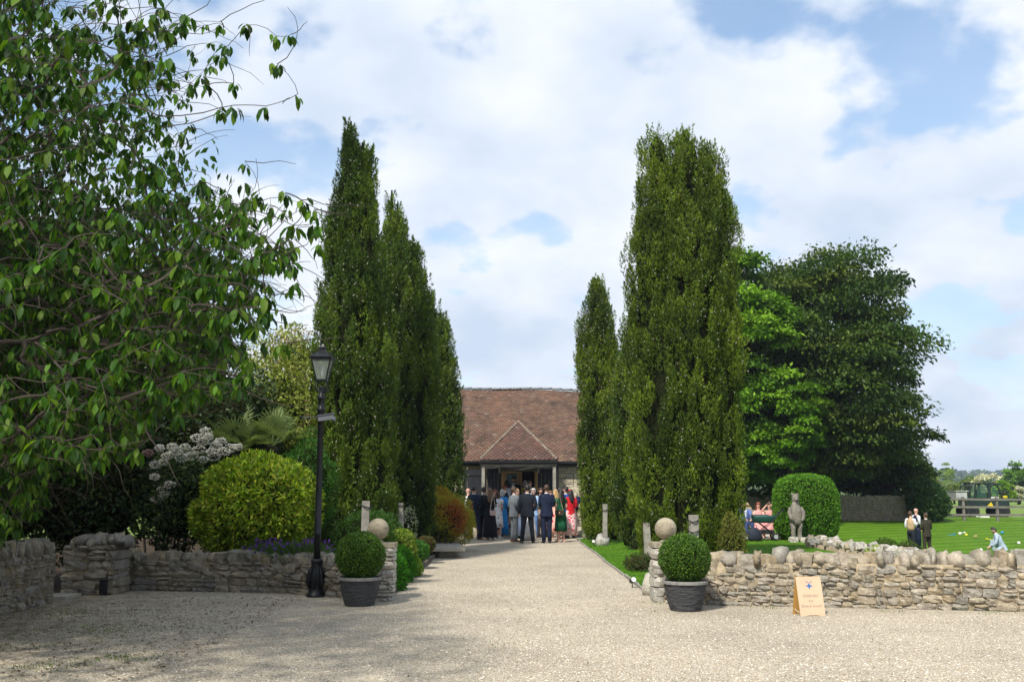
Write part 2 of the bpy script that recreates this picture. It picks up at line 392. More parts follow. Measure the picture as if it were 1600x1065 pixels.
# ------------------------------------------------------------------ loose pebbles and grass blades (nobody could count them)
def pebbles():
    n = 52000
    y = 7.5 + 14.0 * rng.random(n) ** 1.7
    x = (rng.random(n) * 2 - 1) * (0.56 * y + 0.6)
    keep = (x > -6.9) & ((y < 13.7) | ((x > -1.85) & (x < 2.1)) | ((y < 15.3) & (x < -1.9)))
    x, y = x[keep], y[keep]; n = len(x)
    r = 0.006 + 0.009 * rng.random(n) ** 3
    ax = rng.random(n) * 6.283
    base = np.array([[1, 0, 0], [0.2, 0.8, 0], [-0.9, 0.3, 0], [-0.3, -0.9, 0], [0, 0, 0.75]])
    c, s = np.cos(ax), np.sin(ax)
    V = np.zeros((n, 5, 3)); 
    for k in range(5):
        bx, by, bz = base[k]
        V[:, k, 0] = x + (bx * c - by * s) * r * 1.25; V[:, k, 1] = y + (bx * s + by * c) * r; V[:, k, 2] = 0.010 + bz * r * 0.9
    f = np.array([[0, 1, 4], [1, 2, 4], [2, 3, 4], [3, 0, 4]])
    F = (f[None] + (np.arange(n) * 5)[:, None, None]).reshape(-1, 3)
    pal = np.array([[0.68, 0.60, 0.47], [0.56, 0.47, 0.34], [0.66, 0.62, 0.54], [0.26, 0.19, 0.12], [0.62, 0.50, 0.35], [0.46, 0.40, 0.32]])
    cc = pal[rng.choice(6, n, p=[.3, .22, .14, .08, .16, .1])] * (0.8 + 0.35 * rng.random((n, 1)))
    me = np_mesh('pebbles', V.reshape(-1, 3), F, M['pebble'], np.repeat(cc, 5, 0))
    tag(link('pebbles', me), kind='stuff')
mpb, tpb, bpb = mk('pebble'); apb = tpb.nodes.new('ShaderNodeAttribute'); apb.attribute_name = 'Col'
tpb.links.new(apb.outputs['Color'], bpb.inputs['Base Color']); bpb.inputs['Roughness'].default_value = 0.85; M['pebble'] = mpb
pebbles()

def leaf_arrays(C, D, N, L, W, fold=0.15):
    """folded two-triangle-pair rhombus leaves. C base points, D direction, N up hint"""
    D = D / np.linalg.norm(D, axis=1, keepdims=True)
    S = np.cross(D, N); S /= (np.linalg.norm(S, axis=1, keepdims=True) + 1e-9)
    U = np.cross(S, D)
    L = np.asarray(L).reshape(-1, 1); W = np.asarray(W).reshape(-1, 1)
    mid = C + D * L * 0.45
    V = np.stack([C, mid + S * W * 0.5 + U * W * fold, C + D * L, mid - S * W * 0.5 + U * W * fold], 1)
    n = len(C); F = (np.array([[0, 1, 2], [0, 2, 3]])[None] + (np.arange(n) * 4)[:, None, None]).reshape(-1, 3)
    return V.reshape(-1, 3), F
def leaf_obj(name, C, D, N, L, W, colr, mat, parent=None, fold=0.15, kind='stuff'):
    V, F = leaf_arrays(C, D, N, L, W, fold)
    me = np_mesh(name, V, F, mat, np.repeat(colr, 4, 0))
    o = link(name, me, parent)
    if kind and parent is None: tag(o, kind=kind)
    elif kind: o['kind'] = kind
    return o
def rnd_unit(n):
    v = rng.normal(size=(n, 3)); return v / np.linalg.norm(v, axis=1, keepdims=True)
def pick(cols, n, jit=0.15, p=None):
    c = np.array(cols)[rng.choice(len(cols), n, p=p)]
    return np.clip(c * (1 + jit * rng.normal(size=(n, 1))), 0.002, 1)

# grass blades: lawn edges, tufts in the gravel
def blades(name, x, y, h, cols):
    n = len(x); C = np.stack([x, y, zg(x, y) + 0.004], 1)
    D = np.stack([rng.normal(size=n) * 0.35, rng.normal(size=n) * 0.35, np.ones(n)], 1)
    leaf_obj(name, C, D, rnd_unit(n), h * (0.6 + 0.8 * rng.random(n)), 0.012 + 0 * x, pick(cols, n, 0.2), M['blade'], fold=0)
gcol = [(0.07, 0.20, 0.012), (0.11, 0.27, 0.016), (0.09, 0.23, 0.014)]
n = 42000
y = 15.5 + 19.5 * rng.random(n) ** 1.6; x = 2.2 + rng.random(n) ** 1.3 * 6.7
blades('lawn_grass', x, y, 0.035, gcol)
n = 16000
x = 9.6 + rng.random(n) * 16; y = 38.5 + rng.random(n) * 14
blades('lawn_grass', x, y, 0.05, gcol)
tx = []; ty = []
for cx, cy, r, k in ((-4.7, 12.3, .5, 500), (-3.9, 10.2, .25, 200), (-5.9, 13.9, .6, 500), (-4.4, 9.7, .22, 160), (-6.2, 11.6, .35, 300), (-0.1, 11.1, .2, 30), (0.6, 12.6, .2, 20), (-5.2, 11.0, .5, 160), (5.2, 14.05, .15, 40), (6.5, 13.9, .2, 50), (3.6, 14.4, .15, 40), (2.2, 15.0, .15, 60)):
    tx.append(cx + rng.normal(size=k) * r); ty.append(cy + rng.normal(size=k) * r * 0.6)
blades('gravel_weeds', np.concatenate(tx), np.concatenate(ty), 0.026, [(0.12, 0.20, 0.03), (0.18, 0.22, 0.06)])
# fallen twigs and leaf litter under the cherry
n = 1500; x = -3.2 - rng.random(n) ** 1.4 * 3.4; y = 9.0 + rng.random(n) * 7
C = np.stack([x, y, np.full(n, 0.02)], 1); D = np.stack([rng.normal(size=n), rng.normal(size=n), rng.normal(size=n) * 0.15], 1)
leaf_obj('leaf_litter', C, D, np.tile([0, 0, 1.0], (n, 1)) + rng.normal(size=(n, 3)) * 0.2, 0.03 + 0.04 * rng.random(n), 0.02 + 0 * x, pick([(0.10, 0.06, 0.03), (0.16, 0.10, 0.05), (0.07, 0.05, 0.03)], n), M['leaf'])

n = 420; y = 8.5 + rng.random(n) * 22; x = (rng.random(n) * 2 - 1) * np.where(y < 14, y * .5, 1.8)
C = np.stack([x, y, np.full(n, 0.02)], 1); D = np.stack([rng.normal(size=n), rng.normal(size=n), rng.normal(size=n) * .1], 1)
leaf_obj('leaf_litter', C, D, np.tile([0, 0, 1.0], (n, 1)) + rng.normal(size=(n, 3)) * .2, 0.02 + 0.03 * rng.random(n), 0.018 + 0 * x, pick([(0.10, 0.06, 0.03), (0.05, 0.04, 0.03)], n), M['leaf'])
# ------------------------------------------------------------------ stone walls
def stone_proto(name, mat, seed, point=False, rough=0.12):
    rnd = random.Random(seed); bm = bmesh.new(); bmesh.ops.create_cube(bm, size=1.0)
    bmesh.ops.subdivide_edges(bm, edges=bm.edges[:], cuts=1, use_grid_fill=True)
    sh = rnd.uniform(-.05, .05); tp_ = rnd.uniform(-.05, .05); rough = rough if point else rough * .7
    for v in bm.verts:
        k = sum(1 for c in v.co if abs(c) > 0.4)
        if k == 3: v.co *= rnd.uniform(0.80, 0.96)
        elif k == 2: v.co *= rnd.uniform(0.92, 1.0)
        elif k == 1: v.co *= rnd.uniform(0.96, 1.05)
        v.co += Vector((rnd.uniform(-1, 1) * .3, rnd.uniform(-1, 1), rnd.uniform(-1, 1))) * rough * 0.55
        v.co.x += v.co.z * sh; v.co.z *= 1 + v.co.x * tp_ * 2
        if point:
            q = max(0, v.co.z + .1); v.co.x *= 1 - .18 * q; v.co.y *= 1 - .25 * q
            if v.co.z > .3: v.co.z += rnd.uniform(-0.14, 0.14)
    me = bpy.data.meshes.new(name); bm.to_mesh(me); bm.free()
    me.materials.append(mat)
    if point: me.shade_smooth()
    return me
PROTO = {}
for key in ('stone', 'stone_shade', 'stone_barn', 'stone_white'):
    PROTO[key] = [stone_proto('stone', M[key], 100 + k) for k in range(9)]
    PROTO[key + '_c'] = [stone_proto('coping_stone', M[key], 200 + k, True, 0.15) for k in range(9)]

def path_at(pts, d):
    for a, b in zip(pts, pts[1:]):
        s = (Vector(b) - Vector(a)).length
        if d <= s or b is pts[-1]:
            u = (Vector(b) - Vector(a)).normalized(); return Vector(a) + u * d, math.atan2(u.y, u.x)
        d -= s
def path_len(pts): return sum((Vector(b) - Vector(a)).length for a, b in zip(pts, pts[1:]))
def lay_stones(root, pts, z0, z1, thick, key, ch=(0.07, 0.15), cl=(0.12, 0.36), limit=300, seed=1, proud=0.015, gap=0.010, name='stone', skip=None):
    """rubble laid in short uneven runs; each stone is a part of its own. pts: list of (x,y) in root space"""
    rnd = random.Random(seed); L = path_len(pts); cnt = 0
    nseg = max(1, round(L / .8)); cuts = [0] + [L * (k + rnd.uniform(-.25, .25)) / nseg for k in range(1, nseg)] + [L]
    for sg in range(nseg):
        z = z0; sa, sb = cuts[sg], cuts[sg + 1]; row = 0
        while z < z1 - 0.03:
            h = rnd.uniform(*ch)
            if z1 - z - h < 0.045: h = z1 - z
            ja = sa + (rnd.uniform(-.09, .09) if sg else 0); jb = sb + (rnd.uniform(-.09, .09) if sg < nseg - 1 else 0); d = ja
            while d < jb - 0.04:
                l = rnd.uniform(*cl) * (0.75 + h * 3)
                if rnd.random() < 0.16: l *= 0.5
                if jb - d - l < .07: l = jb - d
                a, d1 = max(d, 0), min(d + l, L); p, ang = path_at(pts, (a + d1) / 2); zz = z + h / 2
                parts = [(zz, h)] if (h < .10 or rnd.random() > .22) else [(z + h * .27, h * .54), (z + h * .78, h * .44)]
                for zz, hh in parts:
                    o = link(name, rnd.choice(PROTO[key]), root, (p.x, p.y, zz + rnd.uniform(-0.006, 0.006)), (rnd.uniform(-.04, .04), rnd.uniform(-.05, .05), ang + rnd.uniform(-.04, .04) + (math.pi if rnd.random() < .5 else 0)),
                             (max(.04, d1 - a - gap * rnd.uniform(.6, 1.5)) * 1.05, thick + proud * 2 + rnd.uniform(-0.035, 0.03), max(.035, hh - gap * rnd.uniform(.6, 1.4)) * 1.05)); cnt += 1
                d = d1
            z += h
    return cnt
def lay_coping(root, pts, z, thick, key, w=(0.07, 0.15), h=(0.15, 0.26), seed=3, lean=0.0, over=1.05):
    rnd = random.Random(seed); L = path_len(pts); d = 0.02
    while d < L:
        ww = rnd.uniform(*w); hh = rnd.uniform(*h); p, ang = path_at(pts, min(d + ww / 2, L - 0.01))
        link('coping_stone', rnd.choice(PROTO[key + '_c'] if rnd.random() < .6 else PROTO[key]), root, (p.x, p.y + rnd.uniform(-.02, .02), z + hh / 2 - 0.04), (rnd.uniform(-.15, .15), lean + rnd.uniform(-.3, .3) * (rnd.random() ** .7), ang + rnd.uniform(-.3, .3)),
             (ww * 1.3, thick * over * rnd.uniform(0.85, 1.1), hh))
        d += ww
def core(root, pts, z0, z1, thick, mat, name='mortar', steps=14):
    """mortar body with a wavering face, following the path"""
    mb = MB(); L = path_len(pts); n = max(2, int(L / 0.15)); rings = []
    for k in range(n + 1):
        p, ang = path_at(pts, min(max(L * k / n, 1e-4), L - 1e-4)); nx, ny = -math.sin(ang), math.cos(ang)
        ring = []
        zs = [z0 + (z1 - z0) * i / 4 for i in range(5)]
        for zz in zs:
            t = thick / 2 + 0.012 * noise.noise(Vector((p.x * 7, zz * 9, 1.0))); ring.append((p.x + nx * t, p.y + ny * t, zz))
        for zz in reversed(zs):
            t = -thick / 2 - 0.012 * noise.noise(Vector((p.x * 7, zz * 9, 5.0))); ring.append((p.x + nx * t, p.y + ny * t, zz))
        rings.append(ring)
    mb.loft(rings); return mb.build(name, mat, root, True)

# wall along the right of the forecourt
wr = empty('stone_wall', (0, 0, 0), 0, 'low rubble stone wall with upright coping stones along the right of the gravel forecourt', 'wall')
pr = [(2.42, 15.12), (2.95, 14.95), (4.6, 14.66), (7.15, 14.22), (12.4, 13.5)]
core(wr, pr, -0.3, 0.62, 0.335, M['mortar'])
lay_stones(wr, pr[:-1] + [(8.9, 13.95)], 0.0, 0.60, 0.38, 'stone', seed=21, ch=(0.06, 0.13), cl=(0.12, 0.27))
mbx = MB()
rnd = random.Random(5)
lay_stones(wr, [(8.9, 13.95), (12.4, 13.5)], 0.0, 0.60, 0.38, 'stone', seed=22, ch=(0.12, 0.2), cl=(0.3, 0.6))
lay_coping(wr, [(2.6, 15.05)] + pr[1:], 0.60, 0.34, 'stone', seed=9, w=(0.08, 0.20), h=(0.15, 0.28))
# squared pier ending that wall
pier = empty('stone_pier', (2.33, 15.35, 0), 0, 'short rubble pier at the right of the drive carrying a stone ball', 'pier')
core(pier, [(-0.16, 0), (0.16, 0)], -0.2, 0.80, 0.38, M['mortar'])
lay_stones(pier, [(-0.24, 0), (0.24, 0)], 0, 0.80, 0.46, 'stone_white', seed=31, ch=(0.1, 0.17), cl=(0.14, 0.3))
MB().box((0, 0, 0.84), (0.46, 0.46, 0.07)).build('cap_slab', M['finial'], pier)
# wall along the left, in the shade of the cherry
wlft = empty('stone_wall', (0, 0, 0), 0, 'shaded mossy rubble wall behind the lamp post on the left', 'wall')
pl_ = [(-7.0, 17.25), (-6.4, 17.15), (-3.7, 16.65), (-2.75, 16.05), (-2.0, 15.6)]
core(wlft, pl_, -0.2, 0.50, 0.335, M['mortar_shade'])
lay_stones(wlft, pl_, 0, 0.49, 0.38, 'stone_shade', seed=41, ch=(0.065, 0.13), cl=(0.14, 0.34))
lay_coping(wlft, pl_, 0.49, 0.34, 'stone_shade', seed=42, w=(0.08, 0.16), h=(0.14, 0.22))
# quoin end of the left wall, pale with lichen
pier2 = empty('stone_pier', (-1.98, 15.5, 0), 0, 'pale lichened rubble pier at the left of the drive carrying a stone ball', 'pier')
core(pier2, [(-0.15, 0), (0.13, 0)], -0.2, 0.80, 0.34, M['mortar'])
lay_stones(pier2, [(-0.22, 0), (0.2, 0)], 0, 0.8, 0.42, 'stone_white', seed=43, ch=(0.07, 0.13), cl=(0.12, 0.25))
MB().box((0, 0, 0.83), (0.42, 0.42, 0.06)).build('cap_slab', M['finial'], pier2)
# gate pier and the near wall
pier3 = empty('gate_pier', (-6.72, 16.5, 0), 0, 'dark square rubble gate pier beside the narrow garden opening', 'pier')
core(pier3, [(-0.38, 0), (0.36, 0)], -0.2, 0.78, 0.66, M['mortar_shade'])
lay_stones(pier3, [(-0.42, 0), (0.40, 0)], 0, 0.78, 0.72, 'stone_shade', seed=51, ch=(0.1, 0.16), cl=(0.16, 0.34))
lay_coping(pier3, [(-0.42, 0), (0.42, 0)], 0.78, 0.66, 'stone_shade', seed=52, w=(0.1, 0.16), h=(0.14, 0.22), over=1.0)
wn_ = empty('stone_wall', (0, 0, 0), 0, 'tall rubble wall running towards the camera at the far left under the cherry tree', 'wall')
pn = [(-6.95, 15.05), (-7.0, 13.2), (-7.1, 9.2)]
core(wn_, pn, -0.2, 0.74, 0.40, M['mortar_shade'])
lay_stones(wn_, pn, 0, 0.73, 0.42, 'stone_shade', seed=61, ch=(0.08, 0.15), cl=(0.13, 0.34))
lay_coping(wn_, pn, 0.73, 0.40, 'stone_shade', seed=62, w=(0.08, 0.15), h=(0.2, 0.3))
MB().box((-7.0, 15.75, 0.03), (0.5, 0.55, 0.06)).build('threshold_stone', M['concrete'])
tag(bpy.data.objects['threshold_stone'], 'worn stone slab on the ground in the garden opening', 'step')
# dry stone retaining wall between the two lawns
dw = empty('dry_stone_wall', (0, 0, 0), 0, 'low tumbled dry stone wall dividing the upper lawn from the lower lawn', 'wall')
pd = [(9.0, 15.2), (8.95, 22.5), (9.0, 30.3), (9.4, 31.0)]
core(dw, pd, -1.3, 0.12, 0.5, M['mortar'], 'rubble_core')
rnd = random.Random(77); d = 5.0
while d < path_len(pd):
    for off in (-0.16, 0.16):
        p, ang = path_at(pd, d); s = rnd.uniform(0.11, 0.21)
        link('stone', rnd.choice(PROTO['stone_white' if rnd.random() < .6 else 'stone']), dw, (p.x + off + rnd.uniform(-.05, .05), p.y, 0.12 + rnd.uniform(0, 0.16)), (rnd.uniform(-.4, .4), rnd.uniform(-.5, .5), rnd.uniform(0, 6)), (s * 1.3, s, s * rnd.uniform(.8, 1.1)))
    d += rnd.uniform(0.14, 0.22)
# far garden wall: stones a few pixels each, joined
def far_wall(name, label, pts, z0, z1, thick, key):
    root = empty(name, (0, 0, 0), 0, label, 'wall'); core(root, pts, z0, z1 - 0.06, thick, M['mortar_shade'])
    rnd = random.Random(8); L = path_len(pts); mb = MB(); z = z0
    while z < z1 - 0.05:
        h = rnd.uniform(0.12, 0.2); d = 0
        while d < L:
            l = rnd.uniform(0.2, 0.5); p, ang = path_at(pts, min(d + l / 2, L - 0.01))
            mb.box((p.x, p.y, z + h / 2), (l - 0.02, thick + rnd.uniform(0.03, 0.08), h - 0.015), Matrix.Rotation(ang + rnd.uniform(-.04, .04), 3, 'Z'), rnd.uniform(0.9, 1)); d += l
        z += h
    o = mb.build('stones', M[key], root); o['kind'] = 'stuff'
    mb = MB(); d = 0
    while d < L:
        l = rnd.uniform(0.10, 0.2); p, ang = path_at(pts, min(d + l / 2, L - 0.01)); h = rnd.uniform(0.2, 0.32)
        mb.box((p.x, p.y, z1 + h / 2 - 0.08), (l, thick, h), Matrix.Rotation(ang, 3, 'Z') @ Matrix.Rotation(rnd.uniform(-.2, .2), 3, 'Y'), 0.75); d += l
    o = mb.build('coping_stones', M[key], root); o['kind'] = 'stuff'
    return root
far_wall('garden_wall', 'long shaded stone wall under the big dark tree at the far side of the lawn', [(6.0, 54.6), (14.0, 54.6), (21.4, 54.2)], 0.0, 1.2, 0.4, 'stone_shade')
# pale boulders: under the bear statue, at the drive edge
rk = link('boulder', PROTO['stone_white_c'][2], None, (2.72, 30.6, 0.13), (0.1, 0.2, 0.5), (0.30, 0.34, 0.34)); tag(rk, 'round pale boulder on the grass corner where the drive meets the lawn', 'boulder')
rk = link('boulder', PROTO['stone_white_c'][4], None, (2.28, 16.1, 0.14), (0.1, -0.2, 0.9), (0.24, 0.4, 0.36)); tag(rk, 'wedge of pale rock on the grass against the end of the right wall', 'boulder')
for k, (bx, by, s) in enumerate(((9.05, 32.6, .28), (9.4, 32.5, .26), (9.75, 32.6, .22))):
    lab = ('pale stone under the left foot of the carved bear', 'pale stone under the right foot of the carved bear', 'small pale stone between the carved bear and the clipped hedge')[k]
    tag(link('boulder', PROTO['stone_white'][k], None, (bx, by, 0.07), (0, 0, k), (s, s, s * .7)), lab, 'boulder', 'stones at the foot of the bear')

# ------------------------------------------------------------------ stone balls, pots, lamp
def finial(x, y, z, lab):
    mb = MB(); mb.lathe([(0.10, 0), (0.10, 0.02), (0.06, 0.04), (0.07, 0.06)], 16); mb.ball((0, 0, 0.20), 0.165, 24, 16)
    o = mb.build('ball_finial', M['finial'], None, True, (x, y, z)); tag(o, lab, 'finial', 'stone balls either side of the drive')
finial(2.33, 15.35, 0.875, 'round stone ball on the pier right of the drive, pale and clean')
finial(-2.05, 15.5, 0.86, 'round stone ball on the pier left of the drive, streaked with dark stains')

m, t, b = mk('slate_pot'); p = pos(t, True)
mpn = t.nodes.new('ShaderNodeMapping'); mpn.inputs['Scale'].default_value = (3.0, 3.0, 26); t.links.new(p, mpn.inputs[0])
n = noise_node(t, 2.2, 6, 0.65, mpn.outputs[0], 0.7); r = ramp(t, n.outputs[0], [(0.3, (0.020, 0.021, 0.024)), (0.75, (0.085, 0.087, 0.092))])
t.links.new(r.outputs[0], b.inputs['Base Color']); b.inputs['Roughness'].default_value = 0.7; bump(t, b, n.outputs[0], 1.0, 0.05)
M['pot'] = m
def planter(x, y, lab, balllab, k):
    root = empty('slate_planter', (x, y, 0), k, lab, 'planter', 'slate planters flanking the drive'); root.scale = (.92, .92, .94)
    mb = MB(); rings = []; nn = 64; lev = 40
    for j in range(lev + 1):
        z = 0.42 * j / lev; r0 = 0.215 + 0.115 * (j / lev) ** 0.8
        ring = []
        for i in range(nn):
            a = 2 * math.pi * i / nn
            rr = r0 + 0.012 * noise.noise(Vector((math.cos(a) * 3.5 + k * 9, math.sin(a) * 3.5, z * 38))) + 0.006 * noise.noise(Vector((math.cos(a) * 12, math.sin(a) * 12, z * 90)))
            ring.append((rr * math.cos(a), rr * math.sin(a), z))
        rings.append(ring)
    mb.loft(rings); mb.build('pot_body', M['pot'], root, True)
    MB().lathe([(0.30, 0.395), (0.343, 0.40), (0.345, 0.435), (0.315, 0.445), (0.30, 0.40)], 48, cap=False).build('rim', simple('pot_rim', (0.20, 0.195, 0.18), 0.8, 0.3, 15), root, False)
    MB().lathe([(0.0, 0.41), (0.30, 0.41)], 32, cap=False).build('soil', M['soil'], root)
    # clipped box ball
    br = empty('box_ball', (x, y, 0.395), 0, balllab, 'topiary', 'clipped box balls in the planters')
    r0 = 0.348; cz = 0.315
    MB().tube([(0, 0, -0.02), (0, 0, 0.25)], 0.03, 8).build('stem', M['bark'], br)
    MB().ball((0, 0, cz), r0 * 0.86, 24, 16).build('dark_inner_hull', M['core'], br, True)  # added dark hull, stops light passing through the leaves
    n = 15000; N = rnd_unit(n)
    lump = np.array([1.2 * noise.noise(Vector(v) * 1.6 + Vector((k * 5, 2, 0))) + noise.noise(Vector(v) * 4.5 + Vector((k * 5, 0, 0))) for v in N]); fine = np.array([noise.noise(Vector(v) * 14) for v in N])
    rr = r0 * (1 + 0.05 * lump + 0.05 * fine - 0.10 * rng.random(n) ** 2 + .07 * (rng.random(n) < .025))
    C = N * rr[:, None] * np.array([1, 1, 0.97]) + np.array([0, 0, cz]); D = N * 0.7 + rnd_unit(n) * 0.9 + np.array([0, 0, 0.35])
    keep = C[:, 2] > 0.0; C, D, N, fine = C[keep], D[keep], N[keep], fine[keep]; n = len(C)
    cc = pick([(0.040, 0.100, 0.008), (0.065, 0.150, 0.012), (0.115, 0.215, 0.018), (0.028, 0.075, 0.008)], n, 0.2)
    leaf_obj('leaves', C, D, N + rnd_unit(n) * 0.5, 0.020 + 0.012 * rng.random(n), 0.013 + 0 * rr[keep], cc, M['leaf_gloss'], br)
planter(-2.20, 14.75, 'ribbed dark slate pot with grey rim in front of the left pier', 'clipped round box bush in the pot left of the drive', 0.0)
planter(2.40, 14.15, 'ribbed dark slate pot with grey rim in front of the right pier', 'clipped round box bush in the pot right of the drive', 1.0)

def lamp_post(x, y):
    root = empty('lamp_post', (x, y, 0), 0, 'tall black iron lamp post with a four sided lantern in front of the left wall', 'lamp post')
    B = M['black_iron']; root.scale = (.9, .9, 1)
    mb = MB(); mb.lathe([(0.17, 0), (0.17, 0.05), (0.13, 0.07), (0.135, 0.12), (0.115, 0.15), (0.14, 0.22), (0.145, 0.30), (0.125, 0.38), (0.10, 0.46), (0.09, 0.52), (0.105, 0.54), (0.105, 0.565), (0.085, 0.59)], 16)
    for k in range(8):
        a = k * math.pi / 4; mb.tube([(0.125 * math.cos(a), 0.125 * math.sin(a), 0.14), (0.165 * math.cos(a), 0.165 * math.sin(a), 0.24), (0.135 * math.cos(a), 0.135 * math.sin(a), 0.38), (0.10 * math.cos(a), 0.10 * math.sin(a), 0.47)], [0.02, 0.03, 0.022, 0.008], 6)
    mb.build('base', B, root, True)
    mb = MB(); mb.lathe([(0.062, 0.58), (0.060, 0.95), (0.066, 0.96), (0.066, 0.99), (0.058, 1.0), (0.05, 2.88), (0.07, 2.9), (0.075, 2.94), (0.055, 2.96), (0.055, 3.08), (0.075, 3.10), (0.08, 3.13), (0.05, 3.16), (0.045, 3.28), (0.05, 3.3)], 20)
    mb.build('pole', B, root, True)
    mb = MB(); mb.tube([(-0.33, 0, 2.80), (0.18, 0, 2.80)], 0.012, 8); mb.ball((-0.34, 0, 2.80), 0.022, 8, 6); mb.box((0, 0, 2.80), (0.11, 0.13, 0.06)); mb.build('ladder_bar', B, root)
    mb = MB(); mb.box((0.10, -0.10, 2.79), (0.24, 0.09, 0.08), Matrix.Rotation(R(-8), 3, 'Y')); mb.box((0.10, -0.10, 2.84), (0.27, 0.12, 0.012), Matrix.Rotation(R(-8), 3, 'Y')); mb.tube([(0.20, -0.10, 2.775), (0.25, -0.115, 2.77)], 0.034, 12)
    o = mb.build('security_camera', simple('camera_grey', (0.16, 0.17, 0.19), 0.4, 0.1, 5, 0)); o.location = (x, y, 0); tag(o, 'small grey security camera clamped to the lamp post', 'camera')
    # scroll bracket carrying the lantern
    mb = MB()
    for k in range(4):
        a = k * math.pi / 2 + math.pi / 4; pts = []
        for i in range(14):
            u = i / 13; ang = -1.2 + u * 4.6; rr = 0.05 + 0.075 * math.sin(min(u, 1) * math.pi)
            r_ = 0.06 + 0.085 * math.sin(u * math.pi); z = 3.20 + 0.20 * u
            pts.append((r_ * math.cos(a), r_ * math.sin(a), z))
        mb.tube(pts, 0.009, 6)
        c = Vector((0.13 * math.cos(a), 0.13 * math.sin(a), 3.24)); pts = [c + Vector((math.cos(a) * math.cos(q), math.sin(a) * math.cos(q), math.sin(q))) * (0.035 - 0.004 * q) for q in [i * 0.6 for i in range(10)]]
        mb.tube(pts, 0.007, 5)
    mb.build('scroll_bracket', B, root, True)
    # lantern: inverted pyramid of glass
    w0, w1, z0, z1 = 0.085, 0.17, 3.40, 3.74
    lan = MB(); cs = [(-1, -1), (1, -1), (1, 1), (-1, 1)]
    for k in range(4):
        a, b2 = cs[k], cs[(k + 1) % 4]
        lan.beam((a[0] * w0, a[1] * w0, z0), (a[0] * w1, a[1] * w1, z1), 0.018, 0.018)
        lan.beam((a[0] * w0, a[1] * w0, z0), (b2[0] * w0, b2[1] * w0, z0), 0.022, 0.022); lan.beam((a[0] * w1, a[1] * w1, z1), (b2[0] * w1, b2[1] * w1, z1), 0.022, 0.026)
    lan.box((0, 0, z0 - 0.01), (0.19, 0.19, 0.02)); lo = lan.build('lantern_frame', B, root)
    for k in range(4):
        a, b2 = cs[k], cs[(k + 1) % 4]; g = MB()
        g.add([(a[0] * w0 * .98, a[1] * w0 * .98, z0), (b2[0] * w0 * .98, b2[1] * w0 * .98, z0), (b2[0] * w1 * .98, b2[1] * w1 * .98, z1), (a[0] * w1 * .98, a[1] * w1 * .98, z1)], [(0, 1, 2, 3)]); g.build('glass_pane', M['lamp_glass'], lo)
    rf = MB(); s = math.sqrt(2) * 1.18
    rings = [[(cs[k][0] * q, cs[k][1] * q, z) for k in range(4)] for q, z in ((w1 + .03, z1 + 0.015), (w1 + .03, z1 + 0.03), (0.06, z1 + 0.125), (0.055, z1 + 0.17), (0.075, z1 + 0.175), (0.03, z1 + 0.21), (0.012, z1 + 0.25))]
    rf.loft(rings)
    for k in range(4):
        c = Vector((cs[k][0] * (w1 + .02), cs[k][1] * (w1 + .02), z1 + 0.05)); u = Vector((cs[k][0], cs[k][1], 0)).normalized()
        rf.tube([c + (-u * (0.06 - 0.06 * math.cos(q)) + Vector((0, 0, 0.05 * math.sin(q)))) for q in [i * 0.5 for i in range(7)]], 0.006, 5)
    rf.build('lantern_roof', B, root)
    mb = MB(); mb.lathe([(0.018, 3.42), (0.018, 3.5), (0.03, 3.54), (0.034, 3.58), (0.02, 3.63), (0.004, 3.65)], 10); mb.build('bulb', simple('bulb_white', (0.7, 0.7, 0.66), 0.3, 0.05, 5, 0), root, True)
lamp_post(-3.06, 15.95)

# small site lights
def small_light(name, loc, rz, lab, cap, spike=True):
    root = empty(name, loc, rz, lab, 'spotlight')
    MB().tube([(0, 0, 0), (0, 0, 0.09)], 0.01, 6).build('spike', M['black_iron'], root)
    MB().tube([(-0.0, 0.05, 0.10), (0, -0.06, 0.14)], [0.035, 0.045], 12).build('housing', M['black_iron'], root)
    MB().tube([(0, -0.061, 0.1405), (0, -0.072, 0.144)], [0.042, 0.04], 12).build('lens', cap, root)
wht = simple('white_plastic', (0.75, 0.75, 0.72), 0.5, 0.05, 5, 0)
small_light('spotlight', (1.93 + .12, 17.4, 0.01), 0.3, 'tiny black and white spike light in the grass beside the right edge of the drive', wht)
small_light('spotlight', (2.42, 30.2, 0.01), 0.0, 'tiny white spike light beside the pale boulder at the far grass corner', wht)
root = empty('floodlight', gnd(470, 921) + Vector((0, -0.05, 0)), 0, 'black floodlight with a trailing cable at the foot of the left wall', 'floodlight')
MB().box((0, 0, 0.10), (0.13, 0.07, 0.11), Matrix.Rotation(R(-18), 3, 'X')).build('housing', M['black_iron'], root)
MB().tube([(-0.06, 0, 0.05), (-0.15, 0.02, 0.09), (-0.25, 0, 0.03), (-0.35, -0.02, 0.02)], 0.007, 6).tube([(0.07, 0, 0.04), (0.2, 0, 0.03), (0.35, 0.02, 0.03)], 0.007, 6).build('cable', M['black_iron'], root)
root = empty('junction_box', (-6.44, 16.09, 0), 0, 'black plastic box fixed low on the gate pier', 'junction box')
MB().box((0, 0, 0.14), (0.10, 0.08, 0.22)).box((0, -0.005, 0.255), (0.12, 0.10, 0.012)).build('case', M['black_iron'], root)

